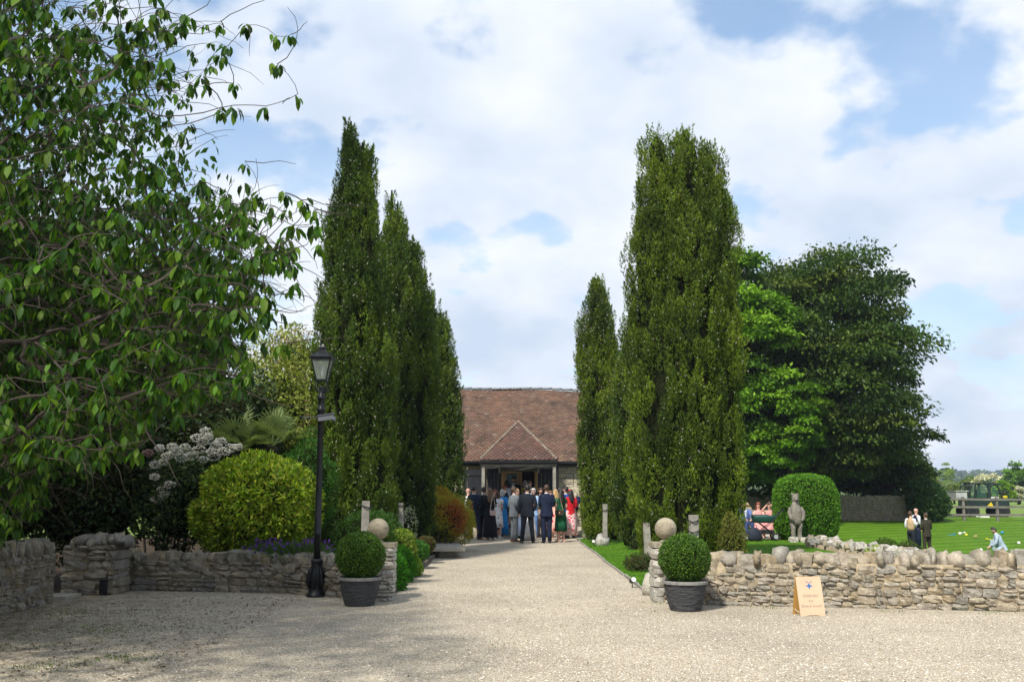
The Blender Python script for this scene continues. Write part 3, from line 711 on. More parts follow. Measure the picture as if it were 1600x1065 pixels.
# timber stakes that brace the cypresses
STK = []
def stake(px, pyt, Y, wpx, lab, wires, base=-0.05):
    p = at(px, pyt, Y); wd = wpx / 1573 * Y
    root = empty('timber_stake', (p.x, Y, base), 0.15, lab, 'post', 'timber stakes beside the cypress trees')
    h = p.z - base; mb = MB(); rings = []
    for k in range(7):
        z = h * k / 6; q = 1 + 0.03 * math.sin(k * 2.1 + px); rings.append([(sx * wd / 2 * q + 0.008 * math.sin(k + px), sy * wd / 2 * q, z) for sx, sy in ((-1, -1), (-.9, -1.05), (.9, -1.05), (1, -1), (1, 1), (-1, 1))])
    mb.loft(rings); mb.build('stake_timber', M['grey_timber'], root)
    for dz in wires:
        w_ = MB(); rr = wd * 0.76; w_.tube([(rr * math.cos(q), rr * math.sin(q), h - dz + 0.02 * math.sin(q * 2 + px)) for q in [i * math.pi / 6 for i in range(13)]], 0.011, 5)
        w_.build('wire', M['black_iron'], root)
stake(1083, 804, 17.6, 12, 'weathered timber stake with two black wire loops behind the right box ball', (0.10, 0.28))
stake(1010.5, 816, 23.0, 9, 'leaning grey timber stake left of the right stone ball', ())
stake(945, 787, 31.0, 6.2, 'slim grey timber stake on the grass near the rear right cypress', (0.18,))
stake(572, 782, 17.9, 12, 'weathered timber stake with a wire loop beside the left stone ball', (0.10,))
stake(626.5, 785, 22.5, 8, 'thin grey timber stake among the shrubs left of the drive', (0.08,))

# drive edging and bench
root = empty('timber_edging', (0, 0, 0), 0, 'thin timber edging board between the drive and the right lawn', 'edging')
for k in range(9): MB().box((2.17 + 0.02 * math.sin(k * 1.7), 15.6 + 1.0 + k * 2.1, 0.02), (0.03, 2.05, 0.07), Matrix.Rotation(0.01 * math.sin(k * 3), 3, 'Z')).build('board', M['grey_timber'], root)
root = empty('timber_edging', (0, 0, 0), 0, 'low sleeper edging holding the flower bed left of the drive', 'edging')
for k in range(8): MB().box((-1.91, 16.0 + 1.05 + k * 2.1, 0.05), (0.06, 2.06, 0.12), Matrix.Rotation(0.01 * math.sin(k * 5), 3, 'Z')).build('board', M['dark_timber'], root)
root = empty('stone_bench', (-1.72, 26.0, 0), 0.12, 'low flat stone slab bench at the left edge of the drive', 'bench')
MB().box((0, 0, 0.22), (0.85, 2.7, 0.07)).build('slab', M['concrete'], root)
for s in (-0.8, 0.8): MB().box((0, s, 0.09), (0.42, 0.16, 0.19), None, 0.85).build('support', M['concrete'], root)

# A-board sign
root = empty('a_board_sign', (0, 0, 0), 0, 'pale wooden A-board reading reserved for bride and groom against the right wall', 'sign')
ply = simple('pale_plywood', (0.58, 0.41, 0.27), 0.6, 0.06, 3, 0.1, 40)
ply2 = simple('shaded_plywood', (0.52, 0.28, 0.07), 0.6, 0.1, 3, 0.1, 40)  # shade inside the board put into a darker orange ply
sp = gnd(1271, 963); root.location = (sp.x, sp.y, 0); root.rotation_euler = (0, 0, R(9))
H = 0.52; W2 = 0.175; lean = R(13)
def panel(name, mat, flip):
    out_ = [(-W2, 0), (-W2 + .045, 0), (-W2 + .055, .012), (-.05, .02), (.05, .02), (W2 - .055, .012), (W2 - .045, 0), (W2, 0), (W2, H), (-W2, H)]
    mb = MB(); n = len(out_); fr = [(x, 0, z) for x, z in out_]; bk = [(x, 0.010, z) for x, z in out_]
    mb.add(fr + bk, [tuple(range(n)), tuple(reversed(range(n, 2 * n)))] + [(i, i + n, (i + 1) % n + n, (i + 1) % n) for i in range(n)])
    o = mb.build(name, mat, root); o.rotation_euler = (-lean if not flip else lean, 0, 0)
    if flip: o.location = (0, 2 * H * math.sin(lean) + 0.012, 0)
    return o
front = panel('front_board', ply, False); panel('rear_board', ply2, True)
for s in (-1, 1): MB().tube([(s * (W2 - .02), 0.02, 0.08), (s * (W2 - .02), 0.08, 0.055), (s * (W2 - .02), 0.17, 0.06), (s * (W2 - .02), 0.22, 0.08)], 0.005, 6).build('rope', simple('rope_white', (0.6, 0.55, 0.42), 0.9, 0.1, 20, 0), root)
ink = simple('grey_ink', (0.27, 0.23, 0.19), 0.7, 0.05, 5, 0); blue = simple('blue_ink', (0.03, 0.13, 0.34), 0.6, 0.1, 5, 0)
def text(s, size, x, z, mat, parent):
    cu = bpy.data.curves.new('txt', 'FONT'); cu.body = s; cu.size = size; cu.align_x = 'CENTER'; cu.extrude = 0.0004
    o = bpy.data.objects.new('txt', cu); col.objects.link(o); dg = bpy.context.evaluated_depsgraph_get(); me = bpy.data.meshes.new_from_object(o.evaluated_get(dg))
    bpy.data.objects.remove(o); me.materials.clear(); me.materials.append(mat); return link('lettering', me, parent, (x, -0.0015, z), (R(90), 0, 0))
text('RESERVED', 0.047, 0, 0.255, ink, front); text('For', 0.047, 0, 0.19, ink, front); text('Bride & Groom', 0.045, 0, 0.125, ink, front)
em = MB(); yy = -0.0015
def tri(*p): em.add([(x, yy, z) for x, z in p], [tuple(range(len(p)))])
ez = 0.40
tri((0, ez - .045), (.018, ez - .01), (.014, ez + .02), (0, ez + .03), (-.014, ez + .02), (-.018, ez - .01))
for s in (-1, 1):
    tri((s * .014, ez + .012), (s * .045, ez + .004), (s * .03, ez - .012), (s * .014, ez - .006))
    tri((s * .055, ez + .004), (s * .06, ez - .012), (s * .052, ez - .012))
    for a, b2 in (((0, ez + .03), (s * .02, ez + .048)), ((s * .02, ez + .048), (s * .042, ez + .05)), ((s * .02, ez + .048), (s * .024, ez + .068)), ((s * .042, ez + .05), (s * .036, ez + .066))):
        v = Vector((b2[0] - a[0], b2[1] - a[1])).normalized() * 0.0022; tri((a[0] - v.y, a[1] + v.x), (b2[0] - v.y, b2[1] + v.x), (b2[0] + v.y, b2[1] - v.x), (a[0] + v.y, a[1] - v.x))
em.build('emblem', blue, front)
# ------------------------------------------------------------------ barn
BX0, BX1, BY0, BY1, EZ, RZ = -10.5, 7.6, 37.2, 44.0, 2.72, 5.72
barn = empty('barn', (0, 0, 0), 0, 'stone barn with weathered clay tile roof and tiled porch at the end of the drive', 'barn')
wall = MB()
def wseg(x0, x1, z0, z1, y0=BY0, y1=BY0 + 0.45): wall.box(((x0 + x1) / 2, (y0 + y1) / 2, (z0 + z1) / 2), (x1 - x0, y1 - y0, z1 - z0))
DX0, DX1, DZ = -0.40, 0.97, 2.46
wseg(BX0, DX0, 0, EZ); wseg(DX1, BX1, 0, EZ); wseg(DX0, DX1, DZ, EZ)
wseg(BX0, BX1, 0, EZ, BY1 - 0.45, BY1)
for x in (BX0, BX1 - 0.45):
    a = [(x, BY0 + .45, 0), (x, BY1 - .45, 0), (x, BY1 - .45, EZ), (x, (BY0 + BY1) / 2, RZ - 0.2), (x, BY0 + .45, EZ)]
    b2 = [(p[0] + .45, p[1], p[2]) for p in a]; wall.loft([a, b2])
wo = wall.build('wall', M['mortar_barn'], barn)
def barn_skip(m, z): return False
for pts, sd in (([(1.72, BY0 - 0.0), (4.9, BY0)], 71), ([(-3.2, BY0), (-1.75, BY0)], 72)):
    lay_stones(wo, pts, 0.3, EZ - 0.1, 0.10, 'stone_barn', ch=(0.10, 0.19), cl=(0.14, 0.34), seed=sd, proud=0.0, gap=0.02)
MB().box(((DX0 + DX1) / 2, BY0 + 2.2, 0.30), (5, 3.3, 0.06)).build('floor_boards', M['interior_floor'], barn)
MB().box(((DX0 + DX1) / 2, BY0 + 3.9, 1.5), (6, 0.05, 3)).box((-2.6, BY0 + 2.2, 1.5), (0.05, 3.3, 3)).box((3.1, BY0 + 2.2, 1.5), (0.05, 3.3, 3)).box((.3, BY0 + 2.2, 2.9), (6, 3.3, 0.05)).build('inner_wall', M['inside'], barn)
# raised stone terrace and steps before the door
st = empty('stone_steps', (0, 0, 0), 0, 'layered stone steps and low plinth running along the foot of the barn', 'steps')
for k, (y0, z1) in enumerate(((35.95, 0.11), (36.25, 0.22), (36.55, 0.33))):
    rnd = random.Random(90 + k); x = -3.4
    while x < 4.6:
        l = rnd.uniform(0.5, 0.95); MB().box((x + l / 2, y0 + (37.19 - y0) / 2, z1 - 0.055), (l - 0.015, 37.19 - y0 + rnd.uniform(-.02, .0), 0.105)).build('step_stone', M['paving'], st); x += l
# main roof
def roof_z(x, t):      # t 0 eave .. 1 ridge
    return (0.05 * math.sin(x * 0.55 + 2.6) + 0.03 * math.sin(x * 1.3)) * t
mt_, tt, bt = mk('clay_tiles'); a_ = tt.nodes.new('ShaderNodeAttribute'); a_.attribute_name = 'Col'; p = pos(tt)
n = noise_node(tt, 1.1, 5, 0.6, p); r = ramp(tt, n.outputs[0], [(0.33, (0.62, 0.62, 0.64)), (0.5, (1.0, 0.97, 0.95)), (0.68, (1.18, 1.05, 0.95))])
c = mixc(tt, 1.0, a_.outputs['Color'], r.outputs[0], 'MULTIPLY'); n2 = noise_node(tt, 5, 5, 0.7, p); f = ramp(tt, n2.outputs[0], [(0.60, 0.0), (0.74, 0.6)])
c = mixc(tt, f.outputs[0], c, (0.30, 0.24, 0.12)); tt.links.new(c, bt.inputs['Base Color']); bt.inputs['Roughness'].default_value = 0.9; bt.inputs['Specular IOR Level'].default_value = 0.2
n3 = noise_node(tt, 40, 4, 0.6, p); bump(tt, bt, n3.outputs[0], 0.4, 0.01)
M['tile'] = mt_
TCOL = [(0.170, 0.092, 0.072), (0.150, 0.086, 0.070), (0.195, 0.102, 0.076), (0.125, 0.076, 0.062), (0.165, 0.100, 0.080), (0.21, 0.125, 0.088), (0.100, 0.070, 0.060), (0.26, 0.19, 0.155)]
def tile_field(name, parent, O, U, Vv, wd, ln, inside=None, zoff=None, tw=0.165, gauge=0.10, seed=1):
    rs = np.random.default_rng(seed); O, U, Vv = map(np.array, (O, U, Vv)); N = np.cross(U, Vv); N /= np.linalg.norm(N)
    vs = []; cs = []; rows = int(ln / gauge)
    for j in range(rows):
        nx = int(wd / tw) + 1; off = (j % 2) * tw / 2
        for i in range(nx):
            u0 = i * tw - off; u1 = u0 + tw - 0.008; u0 = max(u0, 0); u1 = min(u1, wd)
            if u1 - u0 < 0.03: continue
            v0 = j * gauge; uc, vc = (u0 + u1) / 2, v0 + gauge / 2
            if inside and not inside(uc, vc): continue
            lift = 0.022 + 0.007 * rs.random(); tilt = 0.006 * rs.normal(); sh = 0.008 * rs.normal()
            za = zoff(uc, vc / ln) if zoff else 0
            for (uu, vv, nn) in ((u0, v0 + sh, 0.0), (u1, v0 + sh, 0.0), (u1, v0 + gauge * 1.25, -0.005), (u0, v0 + gauge * 1.25, -0.005), (u0, v0 + sh, lift + tilt), (u1, v0 + sh, lift - tilt), (u1, v0 + gauge * 1.25, 0.006), (u0, v0 + gauge * 1.25, 0.006)):
                q = O + U * uu + Vv * vv + N * nn; vs.append((q[0], q[1], q[2] + za))
            cs.append(TCOL[rs.choice(8, p=[.25, .2, .12, .12, .16, .06, .06, .03])])
    V = np.array(vs); n = len(cs); f = np.array([[4, 5, 6, 7], [0, 1, 5, 4], [1, 2, 6, 5], [3, 0, 4, 7]])
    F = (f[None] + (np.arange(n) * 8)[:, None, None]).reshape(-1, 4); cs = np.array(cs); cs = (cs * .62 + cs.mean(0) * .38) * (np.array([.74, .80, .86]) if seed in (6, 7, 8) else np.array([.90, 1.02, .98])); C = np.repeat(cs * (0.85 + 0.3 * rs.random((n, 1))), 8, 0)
    o = link(name, np_mesh(name, V, F, M['tile'], C), parent); o['kind'] = 'stuff'; return o
yr = (BY0 + BY1) / 2; run = yr - (BY0 - 0.32); rise = RZ - EZ; ln = math.hypot(run, rise); Vv = (0, run / ln, rise / ln)
WD = BX1 - BX0 + 0.3
def zf(u, t): return roof_z(BX0 - .15 + u, t)
# roof boarding (underlay)
for nm, ys, in (('roof', (BY0 - 0.3, yr)), ('roof', (BY1 + 0.3, yr))):
    mb = MB(); rows = []
    nseg = 40
    top = [[(BX0 - .15 + WD * i / nseg, ys[0] + (ys[1] - ys[0]) * t, EZ - 0.03 + (RZ - EZ) * t + roof_z(BX0 + WD * i / nseg, t)) for i in range(nseg + 1)] for t in (0, .25, .5, .75, 1)]
    vs = [p for r_ in top for p in r_]; nn = nseg + 1
    fs = [(j * nn + i, j * nn + i + 1, (j + 1) * nn + i + 1, (j + 1) * nn + i) for j in range(4) for i in range(nseg)]
    mb.add(vs, fs); vs2 = [(p[0], p[1], p[2] - 0.08) for p in vs]; mb.add(vs2, [tuple(reversed(f_)) for f_ in fs])
    ro = mb.build(nm, M['dark_timber'], barn)
    if ys[0] < yr: front_roof = ro
    else: back_roof = ro
tile_field('roof_tiles', front_roof, (BX0 - .15, BY0 - 0.34, EZ - 0.02), (1, 0, 0), Vv, WD, ln + .02, zoff=zf, seed=4)
tile_field('roof_tiles', back_roof, (BX1 + .15, BY1 + 0.34, EZ - 0.02), (-1, 0, 0), (0, -Vv[1], Vv[2]), WD, ln + .02, zoff=lambda u, t: roof_z(BX1 - u, t), tw=0.33, gauge=0.2, seed=5)
rnd = random.Random(4); x = BX0 - .15; protos = []
mb = MB(); mb.loft([[(xx, 0.13 * math.cos(a), 0.085 * math.sin(a)) for a in [math.pi * i / 6 for i in range(7)]] for xx in (0, 0.40)], cap=True); rme = mb.build('ridge_tile', M['lead'], me_only=True, smooth=True)
while x < BX1:
    link('ridge_tile', rme, barn, (x, yr, RZ + roof_z(x, 1) - 0.02 + rnd.uniform(0, .008)), (0, rnd.uniform(-.01, .01), 0)); x += 0.41
# eaves: gutter, fascia
MB().tube([(BX0, BY0 - 0.42, EZ - 0.09), (-1.2, BY0 - .42, EZ - .09)], 0.06, 10).tube([(1.66, BY0 - 0.42, EZ - 0.09), (BX1, BY0 - .42, EZ - .09)], 0.06, 10).build('gutter', M['gutter'], barn, True)
MB().box(((BX0 - 1.2) / 2, BY0 - 0.18, EZ - 0.13), (-1.2 - BX0, 0.3, 0.10)).box(((BX1 + 1.7) / 2, BY0 - 0.18, EZ - 0.13), (BX1 - 1.7, 0.3, 0.10)).build('soffit_board', M['black_wood'], barn)
MB().box(((BX1 + 1.7) / 2, BY0 - 0.03, EZ - 0.22), (BX1 - 1.7, 0.10, 0.07)).build('wall_plate', M['grey_timber'], barn)
# porch
PX0, PX1, PY = -1.13, 1.60, 35.55; AX, AY, AZ = 0.24, 37.35, 4.18; pe = 2.72
por = empty('porch', (0, 0, 0)); por.parent = barn
def plane_tiles(a, b2, ap, seed, ap2=None):
    a, b2, ap = map(Vector, (a, b2, ap)); U = (b2 - a); wd = U.length; U.normalize(); w_ = ap - a; uu = w_.dot(U); Vp = w_ - U * uu; ln_ = Vp.length; Vp.normalize()
    ua2 = uu if ap2 is None else (Vector(ap2) - a).dot(U)
    def ins(u, v):
        t = v / ln_; return t < 1 and u > uu * t and u < wd + (ua2 - wd) * t
    tile_field('roof_tiles', por, a, U, Vp, wd, ln_, inside=ins, seed=seed)
plane_tiles((PX0, PY, pe), (PX1, PY, pe), (AX, AY, AZ), 6)
BACK = 38.95
plane_tiles((PX0, 37.4, pe), (PX0, PY, pe), (AX, BACK, AZ), 7, (AX, AY, AZ))
plane_tiles((PX1, PY, pe), (PX1, 37.4, pe), (AX, AY, AZ), 8, (AX, BACK, AZ))
mb = MB(); mb.add([(PX0, PY, pe - .03), (PX1, PY, pe - .03), (AX, AY, AZ - .03), (PX0, 37.6, pe - .03), (PX1, 37.6, pe - .03), (AX, BACK, AZ - .03)], [(0, 1, 2), (3, 0, 2, 5), (1, 4, 5, 2)]); mb.build('porch_roof', M['dark_timber'], por)
hipm = simple('hip_tile_mortar', (0.21, 0.165, 0.125), 0.9, 0.4, 12, 0.5, 40)
for sx in (PX0, PX1):
    mb = MB(); a = Vector((sx, PY, pe)); b2 = Vector((AX, AY, AZ)); n = 19
    for k in range(n):
        p0 = a.lerp(b2, k / n); p1 = a.lerp(b2, (k + 1.15) / n); mb.tube([p0 + Vector((0, 0, .03)), p1 + Vector((0, 0, .012))], [0.055, 0.042], 8)
    mb.build('hip_tiles', hipm, por)
mb = MB(); mb.loft([[(AX - .11, yy, AZ - .07), (AX, yy, AZ + .07), (AX + .11, yy, AZ - .07)] for yy in (AY - .06, BACK)]); mb.build('porch_ridge', simple('terracotta', (0.42, 0.17, 0.10), 0.8, 0.2, 8, 0.2), por)
MB().box(((PX0 + PX1) / 2, PY - 0.02, pe - 0.07), (PX1 - PX0 + .06, 0.10, 0.09)).box((PX0, 36.4, pe - .07), (.08, 1.7, .08)).box((PX1, 36.4, pe - .07), (.08, 1.7, .08)).build('porch_gutter', M['gutter'], por)
MB().box(((PX0 + PX1) / 2, PY + 0.10, pe - 0.20), (PX1 - PX0 - 0.04, 0.12, 0.10)).build('porch_beam', M['grey_timber'], por)
for x in (-1.02, 1.50):
    MB().box((x, PY + .1, 1.30), (0.11, 0.11, 2.42)).build('porch_post', M['grey_timber'], por)
MB().box((-0.96, PY + .2, 1.3), (0.03, 0.03, 2.4)).box((1.615, PY + .16, 1.36), (0.07, 0.10, 2.62)).build('downpipe', M['gutter'], por)
mb = MB(); mb.tube([(-1.0, PY + .05, 2.40), (-0.3, PY + .05, 2.46), (0.25, PY + .05, 2.37), (0.8, PY + .05, 2.45), (1.48, PY + .05, 2.40)], 0.014, 6); mb.build('swag_cable', M['black_iron'], por)
MB().box((0.27, PY + .45, 2.42), (1.40, 0.16, 0.20)).build('old_lintel', M['dark_timber'], por)
for x in (-0.45, .95): MB().box((x, PY + .38, 2.40), (0.07, 0.10, 0.28)).build('bracket', M['grey_timber'], por)
def plank_door(x0, x1, z0, z1, y, parent, brace):
    root = empty('plank_door', (0, 0, 0)); root.parent = parent
    n = max(3, round((x1 - x0) / 0.14)); wv = (x1 - x0) / n
    for k in range(n): MB().box((x0 + wv * (k + .5), y, (z0 + z1) / 2), (wv - 0.008, 0.035, z1 - z0 + 0.01 * (k % 2))).build('board', M['black_wood'], root)
    for z in (z0 + .18, (z0 + z1) / 2, z1 - .14): MB().box(((x0 + x1) / 2, y - 0.032, z), (x1 - x0 - .02, 0.028, 0.11)).build('ledge', M['black_wood'], root)
    if brace:
        a, b2 = (x0 + .06, x1 - .06) if brace > 0 else (x1 - .06, x0 + .06)
        MB().beam((a, y - .034, (z0 + z1) / 2 + .04), (b2, y - .034, z1 - .2), 0.026, 0.09).build('brace', M['black_wood'], root)
        MB().beam((a, y - .034, z0 + .2), (b2, y - .034, (z0 + z1) / 2 - .04), 0.026, 0.09).build('brace', M['black_wood'], root)
plank_door(-0.90, -0.38, 0.34, 2.46, 36.35, por, -1)
plank_door(0.93, 1.46, 0.34, 2.46, 36.35, por, 1)
plank_door(-1.78, -1.10, 0.30, 2.38, 36.9, barn, 0)
# oak door: frame, glazed leaf, open side
fr = MB(); y = BY0 - 0.02
for x in (DX0 + .05, 0.32, DX1 - .05): fr.box((x, y, (DZ + .33) / 2), (0.10, 0.12, DZ - .33))
fr.box(((DX0 + DX1) / 2, y - .003, DZ - .05), (DX1 - DX0, 0.12, 0.10)); fo = fr.build('door_frame', M['oak'], barn)
lf = empty('glazed_door'); lf.parent = barn
x0, x1, z0, z1 = DX0 + .11, 0.26, 0.36, DZ - .11; mb = MB()
for x in (x0 + .04, x1 - .04): mb.box((x, y - .01, (z0 + z1) / 2), (0.08, 0.05, z1 - z0))
for z in (z0 + .1, 1.2, z1 - .04): mb.box(((x0 + x1) / 2, y - .012, z), (x1 - x0 - .16, 0.05, 0.20 if z < .6 else .08))
mb.build('leaf_frame', M['oak'], lf); MB().box(((x0 + x1) / 2, y, (z0 + z1) / 2), (x1 - x0 - .15, 0.012, z1 - z0 - .1)).build('pane', M['door_glass'], lf)
MB().box((0.85, y + 0.35, 1.35), (0.05, 0.6, 2.0)).build('open_door_leaf', M['oak'], barn)

# ------------------------------------------------------------------ garden bench by the barn, more seats on the paving
def garden_bench(loc, rz, lab, w_=1.5, mat='grey_timber'):
    root = empty('garden_bench', loc, rz, lab, 'bench', 'timber garden benches')
    for s in (-1, 1):
        x = s * (w_ / 2 - .03)
        MB().box((x, -.24, .32), (.06, .06, .64)).build('leg', M[mat], root); MB().box((x, .24, .47), (.06, .06, .94)).build('leg', M[mat], root)
        MB().box((x, -0.02, .66), (.07, .56, .04)).build('armrest', M[mat], root)
    for k in range(5): MB().box((0, -.22 + k * .105, .43), (w_ - .06, .09, .022)).build('seat_slat', M[mat], root)
    MB().box((0, .24, .92), (w_ - .12, .045, .07)).build('back_rail', M[mat], root); MB().box((0, .24, .53), (w_ - .12, .04, .05)).build('back_rail', M[mat], root)
    n = int(w_ / .1)
    for k in range(n): MB().box((-w_ / 2 + .1 + (w_ - .2) * k / (n - 1), .24, .72), (.045, .02, .34)).build('back_slat', M[mat], root)
    MB().box((0, -.24, .38), (w_ - .12, .035, .06)).build('apron', M[mat], root)
    return root
garden_bench((3.1, 34.6, 0.02), R(-8), 'grey slatted bench beside the barn wall, half behind the rear right cypress', 1.35)
garden_bench((8.6, 35.3, 0.02), R(8), 'grey slatted bench on which the two women in pink sit', 1.9)
# pale folding lounge chair beside them
root = empty('wicker_chair', (8.4, 36.7, 0.02), R(10), 'pale woven chair with a tall curved back behind the pram', 'chair')
wick = simple('woven_cane', (0.42, 0.34, 0.20), 0.8, 0.35, 30, 0.8, 60)
mb = MB(); rings = []
for k in range(6):
    z = 0.42 + k * 0.15; wv = 0.40 * math.cos(max(0, k - 2) * 0.36); rings.append([(wv * math.sin(a) * 1.0, 0.18 + 0.2 * math.cos(a) - .15, z) for a in [-1.5 + 3.0 * i / 10 for i in range(11)]])
for k in range(5):
    for i in range(10): mb.add([rings[k][i], rings[k][i + 1], rings[k + 1][i + 1], rings[k + 1][i]], [(0, 1, 2, 3)])
back = mb.build('backrest', wick, root, True); sm = back.modifiers.new('thick', 'SOLIDIFY'); sm.thickness = 0.03
MB().box((0, -.05, .42), (.74, .62, .08)).build('seat', wick, root)
for sx in (-.32, .32):
    for sy in (-.3, .2): MB().tube([(sx, sy, 0), (sx, sy, .40)], .025, 8).build('leg', wick, root)

# ------------------------------------------------------------------ carved wooden bear
bwood = simple('silvered_driftwood', (0.20, 0.18, 0.145), 0.9, 0.45, 5, 1.0, 22, dist=0.05)
root = empty('bear_statue', (9.3, 33.1, 0.06), R(0), 'silver grey carved wooden bear standing upright against the clipped hedge', 'statue')
mb = MB()
def ring(c, rx, ry, n=14, ph=0.0, rough=0.012):
    return [(c[0] + rx * math.cos(2 * math.pi * i / n) * (1 + rough * 8 * noise.noise(Vector((i * 1.9, c[2] * 4, ph)))), c[1] + ry * math.sin(2 * math.pi * i / n), c[2]) for i in range(n)]
mb.loft([ring(c, a, b2) for c, a, b2 in (((0, 0, .46), .20, .17), ((0, 0, .58), .26, .2), ((-.01, 0, .75), .27, .21), ((0, 0, .92), .24, .19), ((0, 0, 1.05), .21, .16), ((.0, 0, 1.14), .15, .13), ((.01, -.01, 1.22), .12, .12))])
for s in (-1, 1): mb.loft([ring((s * .13, 0, z), r_, r_ * 1.1) for z, r_ in ((0, .12), (.05, .10), (.2, .085), (.38, .11), (.52, .13))])
mb.build('body', bwood, root, True)
hd = MB(); hd.loft([ring((0.0, 0, z), rx, ry) for z, rx, ry in ((1.18, .10, .10), (1.26, .145, .14), (1.36, .15, .145), (1.44, .12, .12), (1.48, .06, .06))]); hd.tube([(0, -.08, 1.31), (0, -.19, 1.28), (0, -.23, 1.27)], [.075, .055, .03], 10)
for s in (-1, 1): hd.ball((s * .12, 0.0, 1.46), .048, 8, 6)
hd.build('head', bwood, root, True); root.scale = (.80, .9, 1.0)
MB().ball((-.0, -.235, 1.285), .026, 8, 6).build('nose', simple('dark_nose', (.05, .04, .035), .7), root)
for s in (-1, 1): MB().tube([(s * .21, 0, 1.02), (s * .29, -.08, .86), (s * .25, -.17, .70), (s * .17, -.20, .60)], [.07, .08, .07, .045], 10).build('arm', bwood, root, True)

# ------------------------------------------------------------------ pram
pg = simple('pram_green', (0.008, 0.055, 0.045), 0.6, 0.2, 10, 0); dk = simple('pram_black', (0.012, 0.013, 0.016), 0.5, 0.2, 10, 0)
root = empty('pram', (8.38, 33.7, 0.02), R(-6), 'dark green carrycot pram parked before the women in pink', 'pram')
mb = MB(); rr_ = []
for z, sx, sy in ((0.56, .30, .15), (.60, .36, .18), (.74, .41, .20), (.80, .42, .205)): rr_.append([(sx * math.copysign(abs(math.cos(a)) ** .6, math.cos(a)), sy * math.copysign(abs(math.sin(a)) ** .6, math.sin(a)), z) for a in [2 * math.pi * i / 20 for i in range(20)]])
mb.loft(rr_); mb.build('carrycot', pg, root, True)
MB().box((-.12, 0, .815), (.56, .38, .03)).build('cover', simple('pram_grey', (.07, .09, .09), .7), root)
mb = MB()
for s in (-1, 1): mb.tube([(.62, s * .2, .98), (.5, s * .2, .86), (.15, s * .2, .5), (-.25, s * .22, .18)], .014, 8); mb.tube([(-.2, s * .2, .6), (.05, s * .2, .4), (.35, s * .22, .16)], .014, 8)
mb.tube([(.62, -.2, .98), (.66, 0, 1.0), (.62, .2, .98)], .018, 8); mb.tube([(.35, -.24, .16), (.35, .24, .16)], .012, 8); mb.tube([(-.25, -.24, .15), (-.25, .24, .15)], .012, 8)
mb.build('chassis', dk, root); MB().box((.05, 0, .27), (.5, .34, .12)).build('basket', dk, root)
for x, r_ in ((.35, .12), (-.25, .15)):
    for s in (-1, 1):
        wv = empty('wheel', (x, s * .26, r_)); wv.parent = root
        MB().tube([(r_ * .88 * math.cos(q), 0, r_ * .88 * math.sin(q)) for q in [2 * math.pi * i / 20 for i in range(21)]], .022, 8, up=(0, 1, 0)).build('tyre', dk, wv, True)
        MB().tube([(0, -.015, 0), (0, .015, 0)], r_ * .55, 14).build('rim', simple('rim_grey', (.3, .32, .32), .4, .1, 5, 0), wv)
root = empty('holdall', (7.95, 33.2, 0.02), 0.2, 'dark navy soft bag slumped on the paving in front of the pram', 'bag')
mb = MB(); mb.loft([ring((0, 0, z), rx, ry, 14, 3, .02) for z, rx, ry in ((0, .21, .13), (.08, .25, .16), (.25, .21, .14), (.38, .15, .1), (.42, .07, .05))]); mb.build('bag_body', simple('navy_cloth', (.012, .016, .03), .8, .3, 9, .4), root, True)
MB().tube([(-.1, 0, .38), (-.06, 0, .50), (.06, 0, .50), (.1, 0, .38)], .012, 6).build('handle', dk, root)

# ------------------------------------------------------------------ post and rail fence
fn = empty('post_and_rail_fence', (0, 0, 0), 0, 'grey timber fence of three horizontal rails at the far edge of the lower lawn', 'fence')
FP = [(20.6, 54.6), (22.4, 54.3), (24.15, 54.0), (25.85, 53.8), (27.6, 53.7), (29.4, 53.7), (31.2, 53.8)]
fz = lambda x, y: float(zg(x, y))
for k, (x, y) in enumerate(FP):
    MB().box((x, y, fz(x, y) + .62), (.13, .10, 1.3), Matrix.Rotation(.02 * math.sin(k * 3), 3, 'Y')).build('fence_post', M['rail'], fn)
for k in range(len(FP) - 1):
    for j, z in enumerate((.32, .74, 1.15)):
        a = Vector((FP[k][0], FP[k][1] - .07, fz(*FP[k]) + z + .015 * math.sin(k * 5 + j))); b2 = Vector((FP[k + 1][0], FP[k + 1][1] - .07, fz(*FP[k + 1]) + z + .015 * math.sin(k * 5 + 5 + j)))
        MB().beam(a.lerp(b2, .003), a.lerp(b2, .997), .035, .11).build('rail', M['rail'], fn)
fn = empty('post_and_rail_fence', (0, 0, 0), 0, 'short stretch of fence behind the far right corner of the field', 'fence')
for x in (31.6, 34, 36.4):
    MB().box((x, 60, .75), (.13, .1, 1.3)).build('fence_post', M['rail'], fn)
for z in (.5, .9, 1.28):
    MB().box((34, 59.93, z), (4.9, .035, .11)).build('rail', M['rail'], fn)

